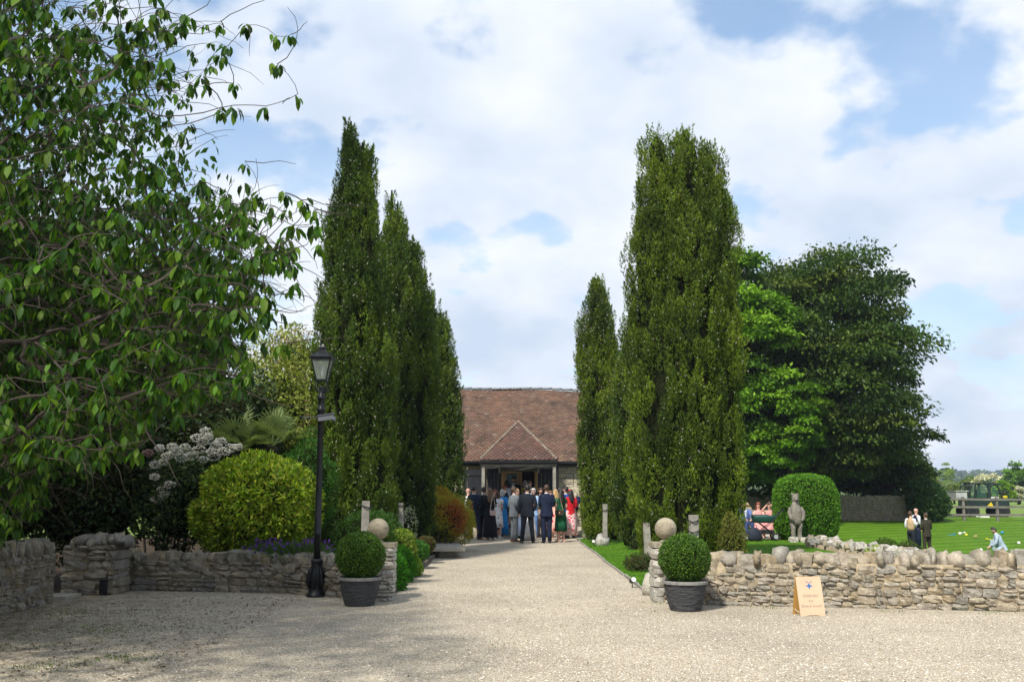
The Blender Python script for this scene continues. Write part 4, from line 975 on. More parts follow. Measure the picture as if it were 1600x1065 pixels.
# ------------------------------------------------------------------ utility vehicle beyond the fence
gp = simple('dark_green_paint', (0.015, 0.03, 0.028), 0.35, 0.1, 3, 0); yp = simple('yellow_paint', (0.62, 0.45, 0.02), 0.4, 0.1, 3, 0); wp = simple('pale_panel', (0.55, 0.55, 0.53), 0.5, 0.1, 3, 0); tyre = simple('tyre_rubber', (0.02, 0.02, 0.02), 0.8, 0.2, 20, .3)
c = at(1537, 805, 58.0)
root = empty('utility_vehicle', (c.x, c.y, 0.1), R(-3), 'dark green cabbed utility vehicle with yellow trim parked in the field behind the fence', 'vehicle')
root.scale = (1, 1, 1)
def P3(px, py, yy=0.0): return Vector(((px - 1537) * .0369, yy, (805 - py) * .0369))
S = .72
mb = MB()
for s in (-S, S):
    prof = [(1507, 777), (1513, 756), (1519, 752.5), (1546, 752), (1553, 755), (1560, 777)]
    mb.tube([P3(a, b2, s) for a, b2 in prof], .05, 8); mb.tube([P3(1541, 752.5, s), P3(1539, 777, s)], .10, 8); mb.tube([P3(1520, 753, s), P3(1517, 777, s)], .05, 8); mb.tube([P3(1507, 777, s), P3(1560, 777, s)], .05, 8)
    mb.tube([P3(1546, 752, s), P3(1558, 755, s), P3(1567, 766, s), P3(1569, 775, s)], .035, 8)
for a, b2 in ((1513, 756), (1519, 752.5), (1541, 752), (1553, 755), (1507, 777), (1567, 766)): mb.tube([P3(a, b2, -S), P3(a, b2, S)], .045, 8)
mb.box(P3(1531, 752, 0), (1.05, 1.5, .07)); mb.build('cab_frame', gp, root)
for s in (-S, S):
    for pts in ([(1511, 776), (1515, 757), (1518, 755), (1516, 776)], [(1520, 775), (1522, 756), (1537, 755), (1536, 775)], [(1543, 775), (1544, 756), (1550, 757), (1556, 775)]):
        MB().add([P3(a, b2, s) for a, b2 in pts], [tuple(range(4))]).build('side_window', M['cab_glass'], root)
MB().box(P3(1534, 783, 0), (2.0, 1.5, .42)).box(P3(1562, 784, 0), (.6, 1.3, .42)).box(P3(1546, 774.5, -.76), (.50, .03, .16)).build('body', gp, root)
MB().box(P3(1547, 774, -.785), (.42, .02, .09)).build('side_plate', wp, root)
MB().box(P3(1498, 771, 0), (.62, 1.4, .34)).box(P3(1501, 764, 0), (.9, 1.4, .04)).build('cargo_bed', wp, root)
MB().box(P3(1563, 773, 0), (.36, 1.2, .12)).add([P3(1533, 789, -.80), P3(1541, 781, -.80), P3(1545, 789, -.80), P3(1533, 789, -.70), P3(1541, 781, -.70), P3(1545, 789, -.70)], [(0, 1, 2), (5, 4, 3), (0, 3, 4, 1), (1, 4, 5, 2), (2, 5, 3, 0)]).build('yellow_trim', yp, root)
MB().box((-.1, -.2, 1.15), (.5, .5, .5)).box((-.3, -.2, 1.35), (.1, .5, .5)).build('seat', dk, root)
MB().tube([P3(1567, 768, -.75), P3(1572, 762, -.9)], .015, 6).box(P3(1573, 760, -.92), (.12, .04, .22)).build('mirror', dk, root)
for px in (1513, 1559):
    for s in (-.72, .72):
        wv = empty('wheel', P3(px, 0, s)); wv.parent = root; wv.location.z = .37
        MB().lathe([(.2, -.1), (.35, -.12), (.37, -.08), (.37, .08), (.35, .12), (.2, .1)], 20).build('tyre', tyre, wv).rotation_euler = (R(90), 0, 0)
        MB().tube([(0, -.11, 0), (0, .11, 0)], .2, 14).build('rim', dk, wv)

# lawn game pieces
GC = {'blue': (0.02, .25, .45), 'yellow': (.6, .55, .03), 'white': (.7, .7, .66), 'orange': (.45, .3, .15)}
for k, (px, py, cname, what) in enumerate(((1487, 835, 'blue', 'stick'), (1510, 836.5, 'yellow', 'ball'), (1566, 833, 'blue', 'ball'), (1546, 842, 'yellow', 'stick'), (1533, 860, 'white', 'ball'), (1592, 849, 'white', 'ball'), (1503, 832, 'white', 'stick'), (1523, 838, 'orange', 'stick'), (1500, 834.5, 'white', 'ball'), (1527, 806.5, 'white', 'ball'), (1538, 807, 'white', 'board'))):
    Y = 1.0; 
    for Yt in np.arange(35, 56, .1):
        p = at(px, py, Yt)
        if p.z <= float(zg(p.x, p.y)) + .03: break
    m_ = simple('game_' + cname, GC[cname], .5, .1, 5, 0); z = float(zg(p.x, p.y))
    lab = {0: 'blue mallet lying flat on the lawn left of the other game pieces', 1: 'yellow ball beside the white and tan mallets on the lawn', 2: 'blue ball on the lawn above the crouching man', 3: 'yellow mallet lying close to the crouching man\'s head', 4: 'white ball on the lawn below the crouching man\'s knees, by the wall', 5: 'white ball alone on the lawn to the right of the crouching man', 6: 'long white mallet lying on the lawn', 7: 'tan wooden mallet lying on the lawn', 8: 'small white ball between the blue and the white mallets', 9: 'white ball near the foot of the timber fence', 10: 'white board lying at the foot of the timber fence'}[k]
    if what == 'ball': o = MB().ball((0, 0, .06), .07, 12, 8).build('game_ball', m_, None, True, (p.x, p.y, z)); tag(o, lab, 'ball')
    elif what == 'stick':
        root = empty('mallet', (p.x, p.y, z), k, lab, 'mallet'); MB().tube([(-.18, 0, .02), (.12, 0, .04)], .014, 8).build('handle', m_, root); MB().tube([(.12, -.07, .05), (.12, .07, .05)], .035, 10).build('mallet_head', m_, root)
    else: o = MB().box((0, 0, .05), (.5, .18, .1)).box((0, 0, .11), (.44, .14, .02)).build('game_board', m_, None, False, (p.x, p.y, z)); tag(o, lab, 'board')
# ------------------------------------------------------------------ people
_dg = None
def skin_body(name, verts, edges, mat, root_i=0, sub=1):
    me = bpy.data.meshes.new(name); me.from_pydata([v[0] for v in verts], edges, []); me.update()
    o = bpy.data.objects.new(name, me); col.objects.link(o)
    md = o.modifiers.new('s', 'SKIN'); md.use_smooth_shade = True
    sv = me.skin_vertices[0].data
    for i, v in enumerate(verts):
        sv[i].radius = v[1] if hasattr(v[1], '__len__') else (v[1], v[1]); sv[i].use_root = (i == root_i)
    sb = o.modifiers.new('u', 'SUBSURF'); sb.levels = sub; sb.render_levels = sub
    dg = bpy.context.evaluated_depsgraph_get(); nm = bpy.data.meshes.new_from_object(o.evaluated_get(dg)); bpy.data.objects.remove(o)
    nm.name = name; nm.materials.clear(); nm.materials.append(mat); nm.shade_smooth(); return nm

CM = {}
def cloth(c, rough=0.85, name='cloth', pattern=None):
    key = (tuple(c), rough, pattern)
    if key in CM: return CM[key]
    m, t, b = mk(name); p = pos(t, True); n = noise_node(t, 9, 4, .6, p)
    r = ramp(t, n.outputs[0], [(.3, tuple(x * .78 for x in c)), (.7, tuple(min(1, x * 1.2) for x in c))]); cc = r.outputs[0]
    if pattern:
        v = t.nodes.new('ShaderNodeTexVoronoi'); v.inputs['Scale'].default_value = pattern[0]; t.links.new(p, v.inputs['Vector'])
        f = ramp(t, v.outputs['Distance'], [(pattern[2], 1.0), (pattern[2] + .06, 0.0)]); cc = mixc(t, f.outputs[0], cc, pattern[1])
        if len(pattern) > 3:
            v2 = t.nodes.new('ShaderNodeTexVoronoi'); v2.inputs['Scale'].default_value = pattern[0] * .8; t.links.new(p, v2.inputs['Vector'])
            f2 = ramp(t, v2.outputs['Distance'], [(.2, 1.0), (.28, 0.0)]); cc = mixc(t, f2.outputs[0], cc, pattern[3])
    t.links.new(cc, b.inputs['Base Color']); b.inputs['Roughness'].default_value = rough; b.inputs['Specular IOR Level'].default_value = .2
    nb = noise_node(t, 6, 3, .6, p, 1.2); bump(t, b, nb.outputs[0], .5, .06)
    CM[key] = m; return m
SKIN = {'fair': simple('skin_fair', (.62, .36, .27), .5, .06, 8, 0), 'tan': simple('skin_tan', (.46, .25, .17), .5, .06, 8, 0), 'dark': simple('skin_dark', (.16, .08, .05), .5, .06, 8, 0)}
HAIR = {'brown': simple('hair_brown', (.060, .032, .018), .6, .4, 25, .6, 60), 'dark': simple('hair_dark', (.014, .010, .009), .5, .4, 25, .6, 60), 'blonde': simple('hair_blonde', (.40, .25, .10), .6, .35, 25, .6, 60), 'grey': simple('hair_grey', (.42, .40, .38), .7, .3, 25, .6, 60),
        'auburn': simple('hair_auburn', (.20, .05, .018), .6, .4, 25, .6, 60), 'lightbrown': simple('hair_light_brown', (.15, .085, .045), .6, .35, 25, .6, 60)}
SHOE = {'black': simple('shoe_black', (.01, .01, .011), .4, .1, 5, 0), 'brown': simple('shoe_brown', (.09, .04, .02), .5, .1, 5, 0), 'white': simple('shoe_white', (.65, .62, .58), .5, .1, 5, 0), 'nude': simple('shoe_nude', (.45, .27, .19), .5, .1, 5, 0)}
EYE = simple('eye_dark', (.02, .015, .012), .3, .1, 5, 0); LIP = simple('lips', (.35, .12, .10), .6, .1, 5, 0); SHIRT = cloth((.72, .73, .76))

def person(loc, heading, h, label, fem=False, skin='fair', hair='brown', hairlen='short', top=None, bottom=None, dress=None, hem=.25, shirt=True, tie=None,
           arms=('down', 'down'), pose='stand', stance=.11, shoes='black', lean=0.0, face=True, beard=False, group='wedding guests', headturn=0.0, hat=None, sleeves='long', vest=None, coat_hem=.80, walk=0.0, coat=None, bulk=1.0):
    root = empty('person', loc, R(heading), label, 'person', group)
    s = h / 1.75; V = lambda x, y, z: Vector((x * s, y * s, z * s))
    hw = .155 if fem else .182
    drop = 0.0
    if pose == 'sit': drop = .47
    if pose == 'crouch': drop = .55
    pel = V(0, 0, .94 - drop)
    la = R(lean); up = Vector((0, math.sin(la), math.cos(la)))
    def T(x, y, z):      # torso space: z measured up from pelvis at .94
        return pel + (Vector((1, 0, 0)) * x + up * (z - .94) + Vector((0, math.cos(la), -math.sin(la))) * y) * s
    # legs
    legs = []
    for sd in (-1, 1):
        hip = pel + V(sd * .085, 0, -.03)
        if pose == 'stand':
            wk = walk * sd; ank = V(sd * stance, wk * .28, .085 + (.03 if wk < 0 else 0)); knee = (hip + ank) / 2 + V(0, .03 + abs(wk) * .05, 0); toe = ank + V(sd * .03, .16, -.055)
        elif pose == 'sit': knee = V(sd * .12, .43, .50); ank = V(sd * .11, .46, .09); toe = ank + V(0, .15, -.055)
        else: knee = V(sd * .14, .36 if sd > 0 else .30, .62 if sd > 0 else .28); ank = V(sd * .12, .22 if sd > 0 else -.05, .085); toe = ank + V(0, .16, -.055)
        legs.append((hip, knee, ank, toe))
    # arms
    arm = []
    for sd, mode in zip((-1, 1), arms):
        sh = T(sd * hw, 0, 1.425)
        P_ = {'down': ((hw + .055, -.02, 1.14), (hw + .06, .05, .89)), 'bent': ((hw + .05, -.05, 1.15), (hw - .03, .20, 1.10)), 'front': ((hw + .03, .0, 1.14), (.05, .22, 1.08)), 'clasp': ((hw + .04, .0, 1.13), (.04, .20, .95)),
              'behind': ((hw + .05, -.07, 1.15), (.05, -.17, 1.02)), 'glass': ((hw + .03, .02, 1.16), (hw - .08, .24, 1.28)), 'hair': ((hw + .10, .12, 1.47), (.09, .05, 1.66)), 'pocket': ((hw + .08, -.04, 1.15), (hw - .01, .06, .97)),
              'knee': ((hw + .03, .16, 1.2), (hw - .06, .38, 1.13)), 'hip': ((hw + .16, -.04, 1.18), (hw + .0, .06, 1.04)), 'reach': ((hw, .2, 1.28), (hw - .06, .44, 1.15))}[mode]
        el, wr = T(sd * P_[0][0], P_[0][1], P_[0][2]), T(sd * P_[1][0], P_[1][1], P_[1][2]); arm.append((sh, el, wr, sd))
    # continuous body skin
    vs = []; es = []
    def av(p, r_): vs.append((p, r_)); return len(vs) - 1
    B_ = bulk
    p0 = av(pel, (.13 * s, .10 * s)); w1 = av(T(0, 0, 1.08), (.115 * s * (.88 if fem else 1), .085 * s)); c1 = av(T(0, 0, 1.28), (.14 * s, .09 * s)); nb = av(T(0, 0, 1.44), (.07 * s, .06 * s)); nk = av(T(0, .005, 1.50), .048 * s)
    ht = R(headturn); fx, fy = -math.sin(ht), math.cos(ht)
    H = lambda a, f_, z: T(a * fy + f_ * fx, a * -(-math.sin(ht)) * 0 + a * math.sin(ht) * 1.0 + f_ * fy, z)
    j = av(H(0, .012, 1.565), (.058 * s, .066 * s)); fc = av(H(0, .006, 1.63), (.072 * s, .085 * s)); cr_ = av(H(0, -.002, 1.69), (.074 * s, .088 * s)); tp = av(H(0, -.004, 1.735), (.045 * s, .055 * s))
    es += [(p0, w1), (w1, c1), (c1, nb), (nb, nk), (nk, j), (j, fc), (fc, cr_), (cr_, tp)]
    for sh, el, wr, sd in arm:
        a = av(sh, .052 * s); b2 = av(el, .040 * s); c_ = av(wr, .027 * s); es += [(c1, a), (a, b2), (b2, c_)]
        d = (wr - el).normalized(); pm = wr + d * .055 * s; pv = av(pm, (.034 * s, .018 * s)); es.append((c_, pv))
        side = d.cross(Vector((0, 1, 0.2))).normalized(); inward = side.cross(d).normalized()
        for q, (off, ln_) in enumerate(((-.026, .055), (-.009, .070), (.009, .066), (.026, .05))):
            f0 = av(pm + inward * off * s + d * .035 * s, .0085 * s); f1 = av(pm + inward * off * s + d * (.035 + ln_ * .55) * s + side * .010 * s, .0080 * s); f2 = av(pm + inward * off * s + d * (.03 + ln_ * .9) * s + side * .028 * s, .007 * s); es += [(pv, f0), (f0, f1), (f1, f2)]
        t0 = av(wr + d * .03 * s + inward * -.035 * s + side * .01 * s, .010 * s); t1 = av(wr + d * .065 * s + inward * -.052 * s + side * .022 * s, .0085 * s); es += [(c_, t0), (t0, t1)]
    for hip, knee, ank, toe in legs:
        a = av(hip, .085 * s); b2 = av(knee, .055 * s); b3 = av(knee.lerp(ank, .3), .056 * s); c_ = av(ank, .036 * s); d_ = av(ank + V(0, .03, -.04), .036 * s); e_ = av(toe, (.036 * s, .024 * s)); es += [(p0, a), (a, b2), (b2, b3), (b3, c_), (c_, d_), (d_, e_)]
    link('body', skin_body('body', vs, es, SKIN[skin], p0), root)
    # ears, nose as one small feature mesh each; eyes and mouth when the face shows
    hm = Vector((fy, math.sin(ht), 0)); fm = Vector((fx, fy, 0))
    hc = H(0, 0, 1.65)
    if face:
        MB().tube([hc + fm * .083 * s + up * .018 * s, hc + fm * .108 * s + up * -.018 * s, hc + fm * .09 * s + up * -.028 * s], [.009 * s, .015 * s, .008 * s], 6).build('nose', SKIN[skin], root, True)
        for e in (-1, 1):
            MB().ball(hc + fm * .080 * s + hm * e * .030 * s + up * .015 * s, .0105 * s, 6, 5).build('eye', EYE, root, True)
        MB().tube([hc + fm * .081 * s - hm * .022 * s - up * .052 * s, hc + fm * .088 * s - up * .054 * s, hc + fm * .081 * s + hm * .022 * s - up * .052 * s], .006 * s, 5).build('mouth', LIP, root)
    for e in (-1, 1):
        if not (fem and hairlen == 'long'): MB().ball(hc + hm * e * .078 * s - fm * .005 * s - up * .005 * s, .024 * s, 7, 5, (.45, .8, 1.2)).build('ear', SKIN[skin], root, True)
    # hair
    if hairlen != 'bald':
        mb = MB(); rings = []; rx, ry, rz = .088 * s, .104 * s, .106 * s
        hp = H(0, -.004, 1.665)
        for q in range(7):
            ring = []
            for i in range(16):
                th = 2 * math.pi * i / 16; fr = math.cos(th)
                lowz = (-.62 if hairlen == 'short' else -.75) if fr < .1 else (.30 + .0 * fr if fr > .55 else -.25 + (fr - .1) * 1.2)
                el_ = math.asin(max(-1, min(1, lowz))); e2 = el_ + (math.pi / 2 - el_) * q / 6
                k_ = 1 + .05 * noise.noise(Vector((i * 1.3, q * 1.1, h * 7)))
                ring.append(hp + (hm * math.sin(th) * math.cos(e2) * rx + fm * fr * math.cos(e2) * ry) * k_ + up * math.sin(e2) * rz * k_)
            rings.append(ring)
        mb.loft(rings)
        if hairlen in ('long', 'bob'):
            lo = 1.27 if hairlen == 'long' else 1.49; rr_ = []
            for q in range(6):
                z = 1.68 + (lo - 1.68) * q / 5; wv = (.085, .098, .102, .105, .092, .05)[q] if hairlen == 'long' else (.085, .100, .108, .108, .09, .05)[q]; fwd = -.045 - .012 * q if hairlen == 'long' else -.02
                rr_.append([H(wv * math.cos(a) * (1 + .08 * math.sin(a * 3 + q)), fwd + (.055 if hairlen == 'long' else .07) * math.sin(a), z) for a in [2 * math.pi * i / 12 for i in range(12)]])
            mb.loft(rr_)
        if hairlen == 'bun': mb.ball(H(0, -.11, 1.70), .05 * s, 8, 6)
        mb.build('hair', HAIR[hair], root, True)
    if beard:
        mb = MB(); mb.ball(H(0, .035, 1.575), .062 * s, 10, 7, (1, .85, .72)); mb.build('beard', HAIR[hair], root, True)
    if hat:
        mb = MB()
        if hat[1] == 'band': mb.ball(H(0, .0, 1.715), .082 * s, 10, 6, (1.08, 1.05, .62))
        else: mb.ball(H(.03, .0, 1.76), .075 * s, 10, 6, (1.0, 1.0, .35)); mb.ball(H(.06, .01, 1.80), .04 * s, 8, 5)
        mb.build('hat', cloth(hat[0]), root, True)
    # ---- clothes
    def ringT(z, rx, ry, y=0.0, n=18, wob=0.0, ph=0.0): return [T(rx * B_ * math.cos(2 * math.pi * i / n) * (1 + wob * math.sin(5 * 2 * math.pi * i / n + ph)), y + ry * B_ * math.sin(2 * math.pi * i / n) * (1 + wob * math.sin(5 * 2 * math.pi * i / n + ph)), z) for i in range(n)]
    def sleeve(mb, end='long', ex=.012):
        for sh, el, wr, sd in arm:
            sh2 = sh + Vector((-sd * .05 * s, 0, -.005 * s)); d = (el - sh)
            if end == 'long': mb.tube([sh2, sh + d * .06, sh + d * .5, el, el.lerp(wr, .5), wr + (wr - el).normalized() * -.01], [(.062 + ex) * s, (.060 + ex) * s, (.052 + ex) * s, (.047 + ex) * s, (.042 + ex) * s, (.036 + ex) * s], 10)
            elif end == 'short': mb.tube([sh2, sh + d * .06, sh + d * .45], [(.062 + ex) * s, (.062 + ex) * s, (.06 + ex) * s], 10)
    if dress is not None:
        mb = MB(); low = pose == 'sit'
        if not low:
            z0 = hem - drop; n = 24; rs_ = []
            fl = .19 + .12 * max(0, .6 - hem)
            for z, rx, ry, wob in ((max(z0, .03), fl, fl * .85, .09), (z0 * .6 + .93 * .4, fl * .86 + .02, fl * .74, .06), (.86, .19, .145, .02), (.98, .178, .13, 0), (1.08, .140, .105, 0), (1.2, .152, .112, 0), (1.32, .170, .118, 0), (1.42, .155, .09, 0), (1.475, .075, .06, 0)):
                rs_.append(ringT(z, rx, ry, 0, n, wob, h * 20))
            mb.loft(rs_)
        else:
            mb.loft([ringT(z, rx, ry) for z, rx, ry in ((.90, .19, .16), (.98, .178, .14), (1.08, .14, .105), (1.2, .152, .112), (1.32, .17, .118), (1.42, .155, .09), (1.475, .075, .06))])
            mb.loft([[V(.20 * math.cos(a), y_, z_ + .10 * math.sin(a)) for a in [2 * math.pi * i / 14 for i in range(14)]] for y_, z_ in ((-.08, .50), (.2, .52), (.46, .50))])
            mb.loft([[V(.24 * fl_ * math.cos(a), .42 + .12 * fl_ * math.sin(a), z_) for a in [2 * math.pi * i / 14 for i in range(14)]] for z_, fl_ in ((.16, 1.1), (.35, .95), (.55, .8))])
        sleeve(mb, sleeves); mb.build('dress', dress, root, True)
    if bottom is not None:
        mb = MB()
        mb.loft([[p_ for p_ in [pel + V(rx * math.cos(2 * math.pi * i / 14), ry * math.sin(2 * math.pi * i / 14), z - .94) for i in range(14)]] for z, rx, ry in ((.84, .155, .12), (.92, .172, .13), (1.04, .150, .115))])
        for hip, knee, ank, toe in legs:
            mb.tube([hip + V(0, 0, .05), hip.lerp(knee, .3), knee, knee.lerp(ank, .55), ank + V(0, 0, -.02)], [.100 * s, .098 * s, .074 * s, .066 * s, .064 * s], 12)
        mb.build('trousers', bottom, root, True)
    if vest is not None:
        mb = MB(); mb.loft([ringT(z, rx, ry) for z, rx, ry in ((1.00, .165, .125), (1.1, .158, .12), (1.3, .180, .125), (1.41, .15, .10), (1.47, .085, .07))]); mb.build('waistcoat', vest, root, True)
        mb = MB(); sleeve(mb, 'long', .002); mb.build('shirt', SHIRT, root, True)
    if top is not None:
        mb = MB(); wf = .93 if fem else 1.0
        mb.loft([ringT(z, rx * wf, ry) for z, rx, ry in ((coat_hem, .205, .150), (.92, .192, .145), (1.08, .168, .125), (1.20, .182, .13), (1.33, .205, .135), (1.42, .188, .112), (1.465, .11, .085), (1.495, .072, .068))], cap=False)
        sleeve(mb, 'long', .014); mb.build('jacket', top, root, True)
        if shirt:
            MB().loft([ringT(z, rx, ry, .004) for z, rx, ry in ((1.465, .070, .066), (1.515, .060, .060))], cap=False).build('shirt_collar', SHIRT, root, True)
            if face:
                MB().add([T(-.055, .118, 1.465), T(.055, .118, 1.465), T(.012, .150, 1.20), T(-.012, .150, 1.20), T(0, .150, 1.33)], [(0, 4, 3), (0, 1, 4), (1, 2, 4), (4, 2, 3)]).build('shirt_front', SHIRT, root)
    if (top is not None or vest is not None) and face and tie is not None:
        MB().add([T(-.018, .128, 1.455), T(.018, .128, 1.455), T(.026, .158, 1.25), T(0, .158, 1.20), T(-.026, .158, 1.25)], [(0, 1, 2, 3, 4)]).build('tie', cloth(tie), root)
    if coat is not None:
        pass
    for (hip, knee, ank, toe) in legs:
        f = (toe - ank); f.z = 0; f.normalize(); mb = MB(); bs = Vector((ank.x, ank.y, ank.z - .085 * s))
        sdv = Vector((f.y, -f.x, 0)); rings = []
        for d_, wv, hh in ((-.075, .030, .07), (-.045, .042, .085), (.03, .040, .080), (.09, .047, .055), (.15, .042, .04), (.185, .02, .025)):
            c_ = bs + f * d_ * s; rings.append([c_ - sdv * wv * s, c_ + sdv * wv * s, c_ + sdv * wv * .85 * s + Vector((0, 0, hh * s)), c_ - sdv * wv * .85 * s + Vector((0, 0, hh * s))])
        mb.loft(rings); mb.build('shoe', SHOE[shoes], root)
    root['_arm'] = 0; del root['_arm']
    return root, arm, s

def bag(loc, rz, lab, c, w_=.24, h_=.17, strap=None, m2=(.3, .25, .15)):
    root = empty('handbag', loc, rz, lab, 'handbag')
    MB().loft([[(x_ * w_ / 2 * q, y_ * .045 * q, z) for x_, y_ in ((-1, -1), (1, -1), (1, 1), (-1, 1))] for z, q in ((0, .85), (.02, 1), (h_ - .02, 1), (h_, .8))]).build('bag_body', cloth(c, .5), root)
    MB().box((0, -.048, h_ * .68), (w_ * .96, .008, h_ * .5)).build('flap', cloth(c, .45), root)
    MB().box((0, -.055, h_ * .5), (.03, .008, .03)).build('clasp', simple('gold_clasp', (.6, .45, .2), .3, .1, 5, 0), root)
    if strap: MB().tube([(-w_ / 2, 0, h_ - .02), (-w_ * .3, 0, h_ + strap * .5), (0, 0, h_ + strap), (w_ * .25, .02, h_ + strap * .5), (w_ / 2, 0, h_ - .02)], .009, 5).build('strap', cloth(m2, .5), root)
    return root

def G(px, Y, z=0.013): p = at(px, 850, Y); X = (px - 800) / 1573 * Y; return Vector((X, Y, z))
navy = cloth((.010, .016, .040)); navy2 = cloth((.014, .022, .055)); charc = cloth((.013, .016, .024)); grey = cloth((.15, .165, .18)); teal = cloth((.006, .018, .022)); blk = cloth((.006, .006, .012)); bluesuit = cloth((.035, .10, .34)); tan = cloth((.36, .24, .18)); red = cloth((.50, .012, .02)); green = cloth((.010, .085, .035))
white = cloth((.74, .75, .76)); ivory = cloth((.80, .80, .80)); paleblue = cloth((.30, .40, .58)); skyblue = cloth((.03, .30, .72)); lb = cloth((.28, .42, .62))
P = person
P(G(824, 31.9), 2, 1.80, 'man in charcoal suit seen from behind, feet apart, at the front of the crowd', top=charc, bottom=charc, hair='dark', stance=.17, arms=('down', 'pocket'), face=False, bulk=1.08)
P(G(854, 31.9), 4, 1.80, 'man in deep navy suit seen from behind, right of the wide-stanced man', top=navy, bottom=navy, hair='brown', stance=.09, arms=('front', 'front'), face=False, shoes='black', bulk=1.02)
P(G(803, 32.6), -62, 1.74, 'older man in mid grey suit turned to the right, in front of the crowd', top=grey, bottom=grey, hair='brown', arms=('bent', 'bent'), stance=.09, shoes='brown')
P(G(876, 32.4), 25, 1.66, 'woman in bottle green dress with dark hair, brown bag on her hip', fem=True, dress=green, hem=.36, hair='dark', hairlen='long', sleeves='short', arms=('front', 'bent'), shoes='nude', face=False)
r_ = bag(G(873.5, 32.17, .86), R(6), 'dark brown bag with gold clasp on the green dressed woman\'s hip', (.06, .035, .025), .26, .17, .52, (.35, .28, .2))
P(G(765.5, 33.7), 12, 1.70, 'woman in long black dress with straight light brown hair seen from behind', fem=True, dress=blk, hem=.10, hair='lightbrown', hairlen='long', sleeves='long', arms=('front', 'front'), face=False, shoes='nude')
bag(G(770.5, 33.45, .83), R(10), 'pale pink handbag on a long strap behind the woman in black', (.66, .50, .46), .20, .16, .55, (.62, .52, .45))
P(G(756, 34.2), -12, 1.74, 'man in dark teal jacket standing close left of the woman in black', top=teal, bottom=blk, hair='dark', arms=('bent', 'front'), face=False)
P(G(740.5, 34.0), -35, 1.76, 'man in navy suit and brown shoes by the orange shrub, turned to the right', top=navy, bottom=navy2, hair='dark', arms=('bent', 'bent'), shoes='brown', walk=.5, tie=(.1, .1, .2))
P(G(731.5, 35.0), -20, 1.72, 'bald man in a pale shirt half hidden behind the orange shrub', vest=white, bottom=navy, hairlen='bald', arms=('bent', 'bent'), face=False)
P(G(774, 35.4), 170, 1.66, 'auburn haired woman half hidden between the black and floral dresses', fem=True, dress=blk, hem=.3, hair='auburn', hairlen='bob', arms=('clasp', 'clasp'))
P(G(778, 35.0), -30, 1.60, 'dark haired woman in a white knee length dress with black flowers', fem=True, dress=cloth((.74, .74, .74), pattern=(9, (.015, .015, .02), .26, (.6, .35, .35))), hem=.40, hair='brown', hairlen='bob', sleeves='short', arms=('front', 'front'), shoes='white', face=False)
P(G(785, 35.8), -20, 1.66, 'white haired woman in a long bright blue dress', fem=True, dress=skyblue, hem=.10, hair='grey', hairlen='bob', arms=('front', 'bent'), face=False, shoes='white')
P(G(788.5, 36.2, .11), -70, 1.72, 'man in dark suit between the blue dress and the grey suit', top=charc, bottom=charc, hair='auburn', arms=('bent', 'bent'), tie=(.4, .4, .45))
P(G(792, 36.6, .34), -20, 1.66, 'curly dark haired woman in silver grey top climbing to the doorway', fem=True, dress=cloth((.55, .60, .66)), hem=.5, hair='dark', hairlen='bob', sleeves='short', arms=('front', 'reach'), face=False)
P(G(803, 36.95, .34), 165, 1.80, 'bearded man in navy suit and white shirt facing out before the glazed door', top=navy, bottom=navy, hair='dark', beard=True, arms=('front', 'front'), tie=(.5, .5, .55))
P(G(820.5, 37.05, .34), 185, 1.66, 'grey blonde woman in yellow and pink top standing in the open doorway', fem=True, dress=cloth((.62, .50, .03), pattern=(6, (.75, .18, .22), .3)), hem=.4, hair='grey', hairlen='bob', arms=('front', 'front'))
P(G(808, 35.0), -150, 1.68, 'blonde woman in pale blue skirt half hidden behind the grey suited man', fem=True, dress=paleblue, hem=.10, hair='blonde', hairlen='bob', arms=('clasp', 'front'))
P(G(826, 33.6), 12, 1.68, 'bride in a long white gown hidden behind the wide-stanced man', fem=True, dress=ivory, hem=.03, hair='brown', hairlen='bun', sleeves='short', arms=('front', 'front'), shoes='white', face=False, group='bride')
P(G(828, 36.3, .22), 190, 1.76, 'brown haired man in dark jacket just behind the wide-stanced man\'s head', top=cloth((.05, .04, .04)), bottom=charc, hair='lightbrown', arms=('clasp', 'clasp'))
P(G(833.5, 35.2), 150, 1.70, 'grey haired man in denim blue suit hidden between the two navy suits', top=lb, bottom=cloth((.10, .20, .42)), hair='grey', arms=('front', 'bent'), shoes='brown')
P(G(845, 36.0), 195, 1.72, 'bearded man in tan suit facing the camera between the two dark suits', top=tan, bottom=cloth((.25, .18, .15)), hair='brown', beard=True, arms=('front', 'front'), tie=(.6, .6, .6), shoes='brown')
P(G(860, 36.0), 200, 1.62, 'fair haired woman in pale pink just behind the deep navy suit', fem=True, dress=cloth((.65, .42, .45)), hem=.3, hair='lightbrown', hairlen='bob')
P(G(868, 34.2), -10, 1.66, 'woman with curly blonde hair in a coral and red floral dress', fem=True, dress=cloth((.72, .42, .34), pattern=(8, (.55, .03, .05), .3, (.8, .7, .6))), hem=.2, hair='blonde', hairlen='long', arms=('front', 'clasp'), shoes='nude', headturn=20)
P(G(871.5, 36.2), 160, 1.72, 'woman in a silver feathered hat behind the floral and green dresses', fem=True, dress=cloth((.35, .37, .42)), hem=.3, hair='grey', hairlen='bob', hat=((.30, .32, .36), 'fas'))
P(G(884, 35.2), 60, 1.76, 'dark haired man in bright blue suit turned to the left', top=bluesuit, bottom=bluesuit, hair='dark', beard=True, arms=('front', 'bent'), shoes='brown', tie=(.7, .7, .7))
